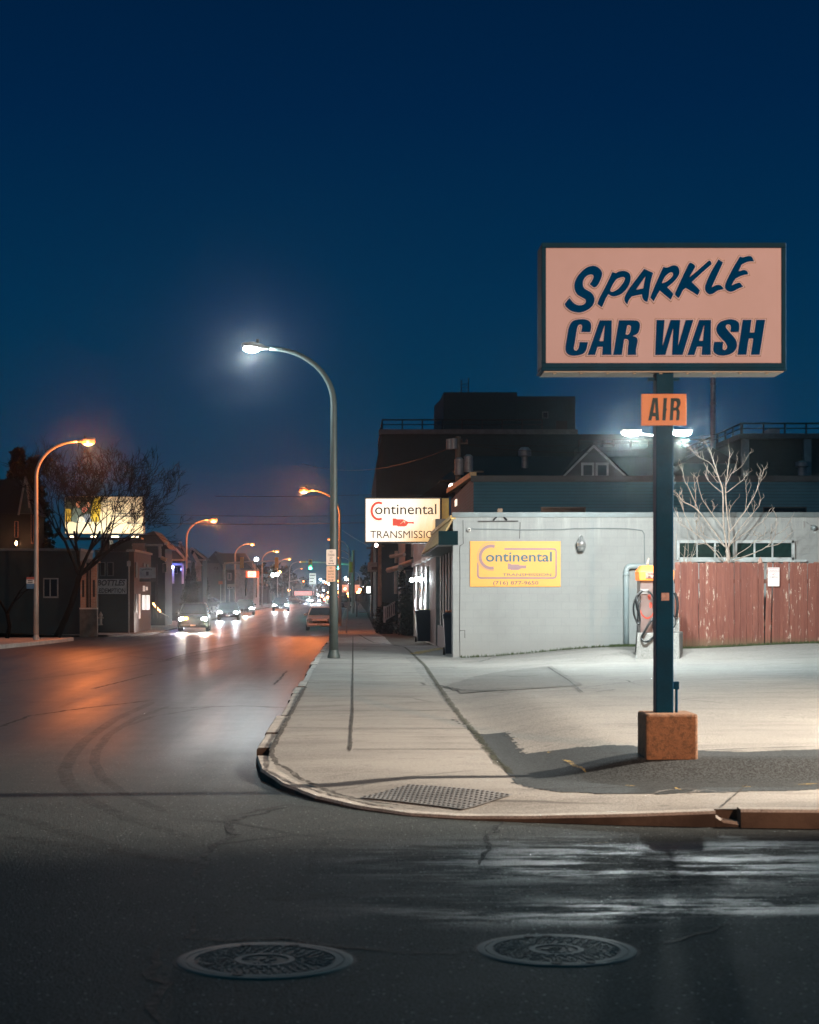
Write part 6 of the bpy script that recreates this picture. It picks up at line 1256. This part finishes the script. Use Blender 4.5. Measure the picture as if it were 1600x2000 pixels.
text('lettering', 'BOTTLES', X(190, y), X(245, y), Z(1144, y), Z(1132.5, y), y-.004, SL_, s_, .03, .25); text('lettering', 'REDEMPTION', X(174, y)+.4, X(245, y), Z(1158, y), Z(1149, y), y-.004, SL_, s_, .02)
y = 95; s_ = thing('hanging_sign', 'pale projecting shop sign with a dark can emblem over the left sidewalk', 'sign', (X(288, y), y, Z(1128, y)))
MB().box(X(272.5, y), X(304, y), y, y+.2, Z(1129, y), Z(1108.5, y)).build('board', M('sign_pale_blue', (1,1,1)), s_, bevel=.01); MB().box(X(272.5, y), X(304, y), y-.01, y+.19, Z(1136, y), Z(1130, y)).build('lower_board', M('sign_dark_strip', (.04, .05, .05), .6), s_); MB().tube([P(306, 1102, y+.1), P(306, 1200, y+.1)], .05, 8).build('post', BLACK, s_)
MB().tube([P(304, 1110, y+.1), P(306, 1110, y+.1)], .04, 6).build('bracket', BLACK, s_)
shape('can_emblem', [[P(a, b_, y).xz[:] for a, b_ in ((285.5, 1116.5), (290.5, 1116.5), (290.5, 1124), (285.5, 1124))]], SL_, s_, y-.006, .004)
for px in range(278, 299, 3): shape('letter', [[P(px + a, 1114.5 - 3*math.cos((px-288)/9) + b_, y).xz[:] for a, b_ in ((-.9, -1), (.9, -1), (.9, 1), (-.9, 1))]], SL_, s_, y-.006, .004)
# houses up the avenue
def house(name, lab, y, px0, px1, eave, ridge, wall, wins, dep=5, base=None, roofm=None, ridge_x=None, trim=True):
    x0, x1 = X(px0, y), X(px1, y); t = thing(name, lab, 'house', ((x0+x1)/2, y, prof(y)), 'houses along the left side'); ze, zr_ = Z(eave, y), Z(ridge, y)
    MB().box(x0+.3, x1-.3, y+.4, y+dep, prof(y)-1, ze+.1).build('wall', wall, t); xm = (x0+x1)/2 if ridge_x is None else X(ridge_x, y)
    MB().prism([(x0, ze), (x1, ze), (xm, zr_)], 'y', y+.1, y+dep+.4).build('roof', roofm or DARKROOF, t)
    MB().prism([(x0+.35, ze+.02), (x1-.35, ze+.02), (xm, zr_-.3)], 'y', y+.02, y+.099).build('gable', wall, t)
    if trim:
        for a in (x0, x1): MB().tube([(a, y-.05, ze), (xm, y-.05, zr_)], .09, 5).build('rake_trim', CREAM, t)
        MB().box(x0, x1, y-.1, y+.3, ze-.12, ze).build('eave_trim', CREAM, t)
    windows(t, y+.4, wins); return t
h = house('gabled_house', 'wide roofed dark house with orange lit upper windows under the billboard', 118, 188, 330, 1072, 1037, M('house_dark', (.006, .013, .016), .8), ((212, 222, 1052, 1090), (230, 236, 1075, 1092), (258, 281, 1062, 1082), (312, 316, 1065, 1090), (318, 326, 1100, 1118)), ridge_x=300, trim=False)
MB().tube([P(258, 1065, 117.6), P(318, 1065, 117.6)], .07, 5).build('eave_trim', CREAM, h); MB().tube([P(321, 1062, 117.6), P(328, 1062, 117.6)], .08, 5).build('eave_trim', CREAM, h); MB().tube([P(312, 1066, 117.6), P(312, 1089, 117.6)], .12, 6).build('porch_post', CREAM, h); MB().tube([P(315, 1089, 117.4), P(325, 1094, 117.4)], .14, 6).build('porch_eave', M('orange_trim', (.45, .26, .15), .6), h)
MB().box(X(258, 117), X(282, 117), 117.2, 118.3, Z(1083, 117), Z(1061, 117)).build('bay', M('bay_pink', (.2, .12, .10), .7), h)
h = house('porch_house', 'house with a blue lit front porch under its small gable', 132, 322, 362, 1092, 1064, M('house_blue', (.012, .028, .042), .8), ((328, 334, 1075, 1085), (340, 347, 1108, 1120), (352, 359, 1108, 1116)), ridge_x=336)
MB().box(X(330, 130), X(358, 130), 130, 132.4, Z(1104, 130), Z(1100, 130)).build('porch_roof', M('porch_roof_blue', (.06, .09, .14), .6), h)
for px in (331, 338, 357): MB().box(X(px, 130)-.08, X(px, 130)+.08, 130.05, 130.2, Z(1140, 130), Z(1104, 130)).build('porch_post', CREAM, h)
b = thing('porch_lamp', 'small violet blue lamp hanging on the front porch', 'lamp', (X(337, 129.8), 129.8, Z(1108, 129.8))); MB().ell(P(337, 1107.5, 129.8), .12, 10, 7).build('bulb', EM('violet_bulb', (.35, .4, 1), 30), b, True); MB().tube([P(337, 1107, 129.8), P(337, 1104, 130)], .02, 5).build('cord', BLACK, b); lamp('violet_light', 'POINT', P(338, 1109, 129.6), 130, (.2, .25, 1), b, radius=.1)
h = house('gabled_house', 'tall gabled house with a pale chimney behind the second lamp', 140, 337, 372, 1096, 1065, M('house_dark', (1,1,1)), ((350, 354, 1080, 1092),), ridge_x=355); MB().box(X(346.5, 141), X(351.5, 141), 142, 142.9, Z(1070, 141), Z(1057, 141)).build('chimney', M('chimney_pale', (.4, .38, .35), .8), h)
h = house('turret_house', 'house with a pale pointed turret and orange lit side', 150, 368, 402, 1092, 1070, M('house_teal', (.008, .022, .027), .8), ((381, 386, 1108, 1118), (393, 396, 1086, 1092)), ridge_x=374)
MB().lathe([(.62, Z(1135, 149)), (.62, Z(1106, 149)), (.7, Z(1105, 149)), (.02, Z(1078, 149))], (X(379.5, 149), 149, 0), 10).build('turret', M('turret_pink', (.42, .30, .26), .7), h)
t = thing('white_store', 'white walled corner store with dark hipped roof and two windows', 'building', (X(470, 225), 225, .2)); y = 225
MB().box(X(439, y), X(460, y), y, y+14, -.5, Z(1113, y)).build('dark_wall', M('store_dark', (.035, .045, .05), .8), t); MB().box(X(460, y)+.01, X(495, y), y-.01, y+14, -.5, Z(1113, y)).build('wall', M('store_white', (.62, .56, .56), .7), t)
MB().add([(X(436, y), y-.5, Z(1113, y)), (X(498, y), y-.5, Z(1113, y)), (X(480, y+8), y+7, Z(1081, y+8)), (X(420, y+8), y+7, Z(1081, y+8)), (X(436, y), y+15, Z(1113, y)), (X(498, y), y+15, Z(1113, y))], [(0,1,2,3), (3,2,5,4), (0,3,4), (1,5,2), (0,4,5,1)]).build('roof', DARKROOF, t)
MB().prism([(X(481, y), Z(1098, y)), (X(494, y), Z(1111, y)), (X(494, y), Z(1097, y))], 'y', y-.9, y-.6).build('dormer', M('store_dormer', (.38, .34, .34), .7), t); windows(t, y, ((445, 452, 1119, 1133), (444, 454, 1142, 1150)), M('store_white', (1,1,1)))
t = thing('lit_store_sign', 'small red and white glowing store sign on a dark post', 'sign', (X(481, 200), 200, .3)); y = 200
bd = MB().box(X(480.5, y), X(505.5, y), y+.02, y+.4, Z(1128, y), Z(1115.5, y)).build('frame', EM('sign_red_glow', (1, .10, .03), 1.6, (.5, .05, .03)), t); MB().box(X(484.5, y), X(500, y), y, y+.019, Z(1127, y), Z(1116.3, y)).build('panel', EM('sign_hot_panel', (1, .78, .55), 2.6), t)
for i in range(3): MB().box(X(486.5, y), X(498-2*i, y), y-.02, y-.002, Z(1119.8+i*3, y), Z(1118.2+i*3, y)).build('print', EM('sign_print_red', (1, .12, .05), 1.0, (.5, .1, .05)), t)
MB().tube([P(481, 1128, y+.2), P(481, 1164, y+.2)], .12, 8).build('post', BLACK, t)
for px, y, top, lbl, c_ in ((431, 180, 1135, 'small red topped post sign before the white store', (.5, .12, .06)), (448, 185, 1141, 'low pale canopy sign left of the white store', (.45, .36, .3))):
    t = thing('store_sign', lbl, 'sign', (X(px, y), y, prof(y))); MB().box(X(px-4, y), X(px+(4 if px < 440 else 14), y), y, y+.2, Z(top+(6 if px < 440 else 5), y), Z(top, y)).build('board', M('board_%d' % px, c_, .6), t); MB().tube([(X(px, y), y+.1, prof(y)), (X(px, y), y+.1, Z(top+5, y))], .07, 6).build('post', LP, t)
b = thing('yard_string_lights', 'short string of small orange lights along a low yard rail', 'string lights', (X(305, 100), 100, prof(100)))
rr = random.Random(6); bl = MB()
for k in range(11): bl.ell(P(299 + k*1.35 + rr.uniform(-.5, .5), 1178 + k*1.6 + rr.uniform(-1.2, 1.2), 100), .05, 7, 5)
bl.build('bulbs', EM('string_bulb', (1, .45, .15), 9), b); MB().tube([P(297, 1176, 100), P(312, 1195, 100), P(330, 1205, 100)], .03, 6).build('rail', LP, b)
for px in (300, 307, 314): MB().tube([P(px, 1176 + (px-298)*1.25, 100), P(px, 1208, 100)], .025, 6).build('baluster', BLACK, b)
# billboard
y = 112; t = thing('billboard', 'bright cream billboard with family picture and small text behind the bare tree', 'billboard', (X(204, y), y, Z(1045, y)))
bx0_, bx1_, bz0_, bz1_ = X(127, y), X(280, y), Z(1042, y), Z(970, y)
MB().box(bx0_-.06, bx1_+.06, y+.05, y+.5, bz0_-.06, bz1_+.06).build('frame', BLACK, t, bevel=.06); MB().box(bx0_, bx1_, y, y+.049, bz0_, bz1_).build('panel', M('poster_cream', (.80, .70, .50), .6, 0, .04, 1), t, bevel=.02)
q_ = 170/1600
def bz(a, b_, *c): return (X(120 + a*q_, y), Z(960 + b_*q_, y), *c)
def bshape(pts, col, nm, k): shape('picture', [smooth_loop([bz(*p) for p in pts])], M(nm, col, .6, 0, .35, 6, 0), t, y-.004-.003*k, .003)
bshape([(72,98,1),(700,98,1),(690,300),(700,555,1),(72,555,1)], (.012, .025, .018), 'poster_green', 0); bshape([(72,320,1),(170,330),(180,440),(170,555,1),(72,555,1)], (.50, .34, .04), 'poster_yellow', 1); bshape([(590,190),(640,110),(710,120),(725,300),(690,540),(600,555),(540,480),(560,320)], (.52, .38, .03), 'poster_gold', 1)
bshape([(270,220),(310,170),(355,200),(345,270),(300,300)], (.45, .20, .12), 'poster_skin', 2); bshape([(450,230),(500,190),(530,230),(510,290),(460,280)], (.5, .26, .18), 'poster_rose', 2); bshape([(375,320),(430,280),(480,330),(440,390),(390,380)], (.4, .12, .10), 'poster_red', 3); bshape([(210,330),(330,310),(380,420),(420,555),(210,555)], (.10, .15, .14), 'poster_shirt', 1); bshape([(420,430),(520,420),(540,555),(420,555)], (.12, .16, .24), 'poster_blue', 1); bshape([(310,480),(400,470),(430,560),(300,560)], (.7, .66, .6), 'poster_white', 2)
PI_ = M('poster_ink', (.02, .06, .09), .6, 0, .1, 3, 0); text('lettering', 'Right there.', *[bz(775, 0)[0], bz(1165, 0)[0]], bz(0, 212)[1], bz(0, 160)[1], y-.008, PI_, t, .02)
for a, b_, c in ((1000, 1425, 405), (900, 1420, 455), (1210, 1420, 585), (880, 1060, 590)): shape('small_print', [[bz(a, c-16), bz(b_, c-16), bz(b_, c+12), bz(a, c+12)]], M('poster_small_print', (.30, .30, .26), .6, 0, .5, 22, 0), t, y-.008, .003)
MB().box(bx0_, bx1_, y-1.3, y+.3, bz0_-.42, bz0_-.3).build('catwalk', BLACK, t); MB().tube([(X(204, y), y+.4, -.5), (X(204, y), y+.4, bz0_)], .3, 12).build('post', BLACK, t)
for px in (150, 190, 230, 268):
    MB().box(X(px, y)-.22, X(px, y)+.22, y-1.3, y-1.1, bz0_-.29, bz0_-.2).build('flood_lamp', EM('billboard_flood', (1, .8, .5), 5), t); lamp('billboard_light', 'SPOT', (X(px, y), y-1.35, bz0_-.15), 150, (1, .90, .70), t, (X(px, y), y, bz0_+1.6), 140, .7, .1)

# ------------------------------------------------------------------ distant end of the avenue
r = random.Random(77)
FARW = [M('far_wall_%d' % i, c_, .8) for i, c_ in enumerate(((.06, .06, .06), (.10, .08, .07), (.05, .06, .07)))]
def far_house(px0, px1, y, top, ridge, lab, i):
    t = thing('distant_house', lab, 'house', (X((px0+px1)/2, y), y, prof(y)), 'distant houses along the avenue')
    MB().box(X(px0, y), X(px1, y), y, y+12, prof(y)-.5, Z(top, y)).build('wall', FARW[i % 3], t); MB().prism([(X(px0, y)-.4, Z(top, y)), (X(px1, y)+.4, Z(top, y)), (X((px0+px1)/2, y), Z(ridge, y))], 'y', y-.4, y+12.4).build('roof', DARKROOF, t); m_ = (px0+px1)/2; windows(t, y, ((m_-3, m_-1, top+6, top+14), (m_+2, m_+4, top+6, top+14)))
for i, (a, b_, y, tp_, rd_, lab) in enumerate(((404, 440, 250, 1100, 1076, 'dark distant house left of the white store'), (506, 532, 330, 1126, 1112, 'distant dark house right of the red lit sign'), (534, 562, 400, 1134, 1120, 'distant dark house between two orange lamps'), (564, 588, 480, 1142, 1132, 'small far house left of the far signal'))): far_house(a, b_, y, tp_, rd_, lab, i)
for i, (px, y, w, h, lab) in enumerate(((525, 300, 5, 7.5, 'dark round tree behind the alley lamps'), (552, 360, 6, 8, 'dark round tree left of the far signal'), (590, 620, 12, 9, 'far dark tree left of the little billboard'), (640, 700, 12, 9, 'far dark tree behind the parking signs'), (716, 420, 5, 10, 'dark tree at the end of the right sidewalk'), (735, 320, 4, 11, 'dark tree behind the glowing white box sign'))):
    x = X(px, y); t = thing('distant_tree', lab, 'tree', (x, y, prof(y)), 'distant trees'); MB().tube([(x, y, prof(y)), (x, y, prof(y)+h*.6)], [.3, .15], 6).build('trunk', DBARK, t); b = MB()
    for k in range(8): foliage(b, (x + r.uniform(-.5, .5)*w*.6, y + r.uniform(-1, 1), prof(y)+h*r.uniform(.3, .8)), (w*.3, w*.3, h*.22), 120, .4, r, .3)
    b.build('crown', LEAFD, t)
far = MB()
for k in range(5200):
    px = r.uniform(60, 1000); y = r.uniform(900, 1000); hh = (6 + 3.5*math.sin(px*.031) + 2*math.sin(px*.11+1)); far.leaf((X(px, y), y, prof(y) + hh*r.random()**.7), 1.1*r.uniform(.6, 1.3), r)
wd = far.build('far_woods', LEAFD); wd['kind'] = 'stuff'; tag(wd, 'dark far treeline closing the end of the avenue', 'woods')
y = 420; t = thing('small_billboard', 'small pale lit billboard far down the avenue above the headlights', 'billboard', (X(611, y), y, 2)); MB().box(X(604.5, y), X(617, y), y, y+.3, Z(1141, y), Z(1120, y)).build('panel', EM('far_billboard', (.85, 1, .9), .85), t); MB().tube([P(611, 1141, y+.2), P(611, 1175, y+.2)], .2, 6).build('post', BLACK, t)
for k in range(3): MB().box(X(605.5, y), X(616-k*2, y), y-.03, y-.002, Z(1124.5+k*6, y), Z(1122.5+k*6, y)).build('print', M('far_print', (.05, .06, .06), .6), t)
# far lamps: one small post lamp copied down both kerbs
def post_lamp(lab, col, nm, hgt, s):
    t = thing('distant_lamp', lab, 'lamp', (0, 0, 0), 'distant avenue lights'); MB().tube([(0, 0, 0), (0, 0, hgt)], .08, 6).build('post', BLACK, t); MB().ell((0, 0, hgt), s*1.45, 8, 6).build('globe', EM(nm, col, 26), t, True); return t
def putlamp(o, px, py, y, hgt): o.location = (X(px, y), y, Z(py, y) - hgt)
LC = {'w': post_lamp('white lamp', (.85, .93, 1), 'far_white', 5, .20), 'o': post_lamp('orange lamp', (1, .38, .12), 'far_orange', 4, .18), 'r': post_lamp('red lamp', (1, .12, .06), 'far_red', 2, .16), 'b': post_lamp('blue lamp', (.55, .75, 1), 'far_blue', 5, .18)}
used = set(); rx = random.Random(41); spots = [(rx.choice('wwoorb'), round(rx.uniform(*((596, 640) if k % 2 else (656, 686))), 1), round(rx.uniform(1150, 1169), 1), rx.uniform(380, 640), ('speck %s the lamp pole, row %d of the far street glow' % ('left of' if k % 2 else 'right of', k))) for k in range(0)] + [('o', 606, 1160, 520, 'left of the far headlights, just above the road'), ('w', 622, 1162, 540, 'between the far headlights and the lamp pole'), ('o', 629, 1164, 430, 'low over the road left of the lamp pole'), ('r', 634, 1171, 360, 'first red one left of the lamp pole'), ('r', 656, 1173, 380, 'red one touching the right side of the lamp pole'), ('o', 682, 1166, 330, 'beside the foot of the signal mast'), ('w', 678, 1156, 470, 'white one at the middle of the shop cluster'), ('o', 670, 1160, 500, 'small orange one at the middle of the shop cluster'), ('o', 686, 1146, 520, 'orange one behind the signal mast'), ('b', 672, 1140, 560, 'blue one above the shop cluster'), ('w', 599, 1150, 640, 'far white one left of the little billboard'), ('o', 585, 1148, 560, 'orange one right of the far signal post'), ('o', 700, 1158, 260, 'orange one under the shelter roof'), ('w', 709, 1147, 420, 'white one over the bus shelter roof'),
    ('w', 533, 1123, 260, 'left of a pair of white lights beside the far left lamps'), ('w', 541, 1122, 262, 'right and brighter of the pair of white lights'), ('w', 501, 1093, 230, 'above the red store sign'), ('o', 546, 1117, 300, 'just above the white pair of lights'),
    ('b', 626, 1132, 420, 'highest of the blue white lights left of the parking signs'), ('b', 632, 1136, 440, 'second blue white light left of the parking signs'), ('o', 637, 1138, 450, 'left of the lamp pole under the blue white ones'), ('w', 643, 1141, 470, 'touching the left side of the lamp pole'), ('o', 565, 1153, 380, 'low beside the far signal post'), ('w', 615, 1155, 600, 'flat white one over the far headlights'), ('b', 632, 1153, 560, 'bluish one over the far headlights'), ('o', 641, 1157, 520, 'low by the lamp pole left side'),
    ('w', 660, 1144, 420, 'white one between the two right poles'), ('o', 659, 1135, 400, 'orange one between the two right poles'), ('w', 675, 1129, 420, 'top white one right of the second pole'), ('o', 681, 1132, 430, 'orange one near the signal mast'), ('b', 676, 1133, 440, 'blue one near the signal mast'), ('w', 683, 1140, 410, 'white one under the signal mast arm'), ('w', 687, 1139, 405, 'white one hugging the signal mast'), ('r', 663, 1166, 330, 'red one low between the right poles'), ('r', 668, 1170, 340, 'lower red one between the right poles'), ('o', 661, 1157, 350, 'mid orange one between the right poles'), ('o', 674, 1150, 380, 'orange one in the shop lights cluster'), ('o', 680, 1160, 390, 'big orange one in the shop lights cluster'), ('r', 676, 1166, 360, 'red one in the shop lights cluster'), ('w', 684, 1152, 400, 'white one in the shop lights cluster'), ('o', 703, 1152, 300, 'orange one above the bus shelter'), ('w', 694, 1143, 420, 'white one right of the signal mast'), ('b', 662, 1150, 430, 'blue one between the right poles'), ('o', 640, 1167, 340, 'low orange one left of the lamp pole')]
for k, px, py, y, lab in spots:
    col = {'w': 'white', 'o': 'orange', 'r': 'red', 'b': 'pale blue'}[k]; hgt = {'w': 5, 'o': 4, 'r': 2, 'b': 5}[k]
    if k in used: o = copy_tree(LC[k], (0, 0, 0))
    else: o = LC[k]; used.add(k)
    o['label'] = f'distant {col} light, {lab}'; putlamp(o, px, py, y, hgt)
for i, (px, y, w, hh, c_) in enumerate(((677, 430, 9, 4, (1, .45, .2)), (686, 410, 5, 5, (1, .3, .15)), (594, 450, 6, 3.2, (.9, .35, .3)))):
    t = thing('distant_shop', ('orange lit shopfront far down on the right', 'narrow red lit shopfront beside the signal mast base', 'far pinkish lit sign board left of the headlights')[i], 'shop', (X(px, y), y, prof(y))); MB().box(X(px, y)-w/2, X(px, y)+w/2, y+.1, y+6, prof(y), prof(y)+hh).build('wall', FARW[i], t); MB().box(X(px, y)-w*.42, X(px, y)+w*.42, y, y+.09, prof(y)+hh*.45, prof(y)+hh*.8).build('lit_sign', EM('far_shop_%d' % i, c_, .9), t)


# hidden-by-crop lamp posts whose light reaches the picture
t = thing('lot_floodlight', 'tall floodlight mast standing on the car wash lot to the right', 'floodlight', (12.2, 15.2, .1))
MB().lathe([(.12, .1), (.08, 5.9), (.001, 5.95)], (12.2, 15.2, 0), 12).build('pole', STEEL, t, 2); h = MB().box(11.3, 12.15, 15.0, 15.4, 5.75, 5.85).build('lamp_head', STEEL, t, bevel=.01); MB().box(11.32, 11.8, 15.02, 15.38, 5.73, 5.749).build('lens', HEADW, h)
lamp('flood_light', 'SPOT', (11.5, 15.2, 5.65), P_RIGHT, WARM, t, (2.5, 20.4, 0), 93, .3, .12)
t = thing('corner_floodlight', 'sodium floodlight mast on the opposite street corner behind us', 'floodlight', (8.3, -10, 0))
MB().lathe([(.12, 0), (.08, 9.2), (.001, 9.25)], (8.3, -10.2, 0), 12).build('pole', STEEL, t, 2); h = MB().box(7.9, 8.3, -10.2, -9.9, 9.0, 9.3).build('lamp_head', STEEL, t, bevel=.01); MB().box(7.95, 8.25, -9.899, -9.89, 9.03, 9.27).build('lens', EM('sodium_lens', (1,1,1), 1), h)
lamp('flood_light', 'SPOT', (8.1, -9.7, 9.1), P_BACK, (1, .50, .27), t, (2.2, 20, 5.6), 40, .8, .15)

# ------------------------------------------------------------------ night haze
m, nt_, bs = newmat('night_haze'); nt_.nodes.remove(bs); pv = nt_.nodes.new('ShaderNodeVolumePrincipled'); pv.inputs['Color'].default_value = (.85, .93, 1, 1); pv.inputs['Density'].default_value = HAZE; pv.inputs['Anisotropy'].default_value = .97
L(nt_, pv.outputs[0], nt_.nodes['Material Output'].inputs['Volume'])
if HAZE:
    hz_ = MB().box(-600, 600, -60, 1600, -2.2, 20).build('haze', m); hz_['kind'] = 'stuff'
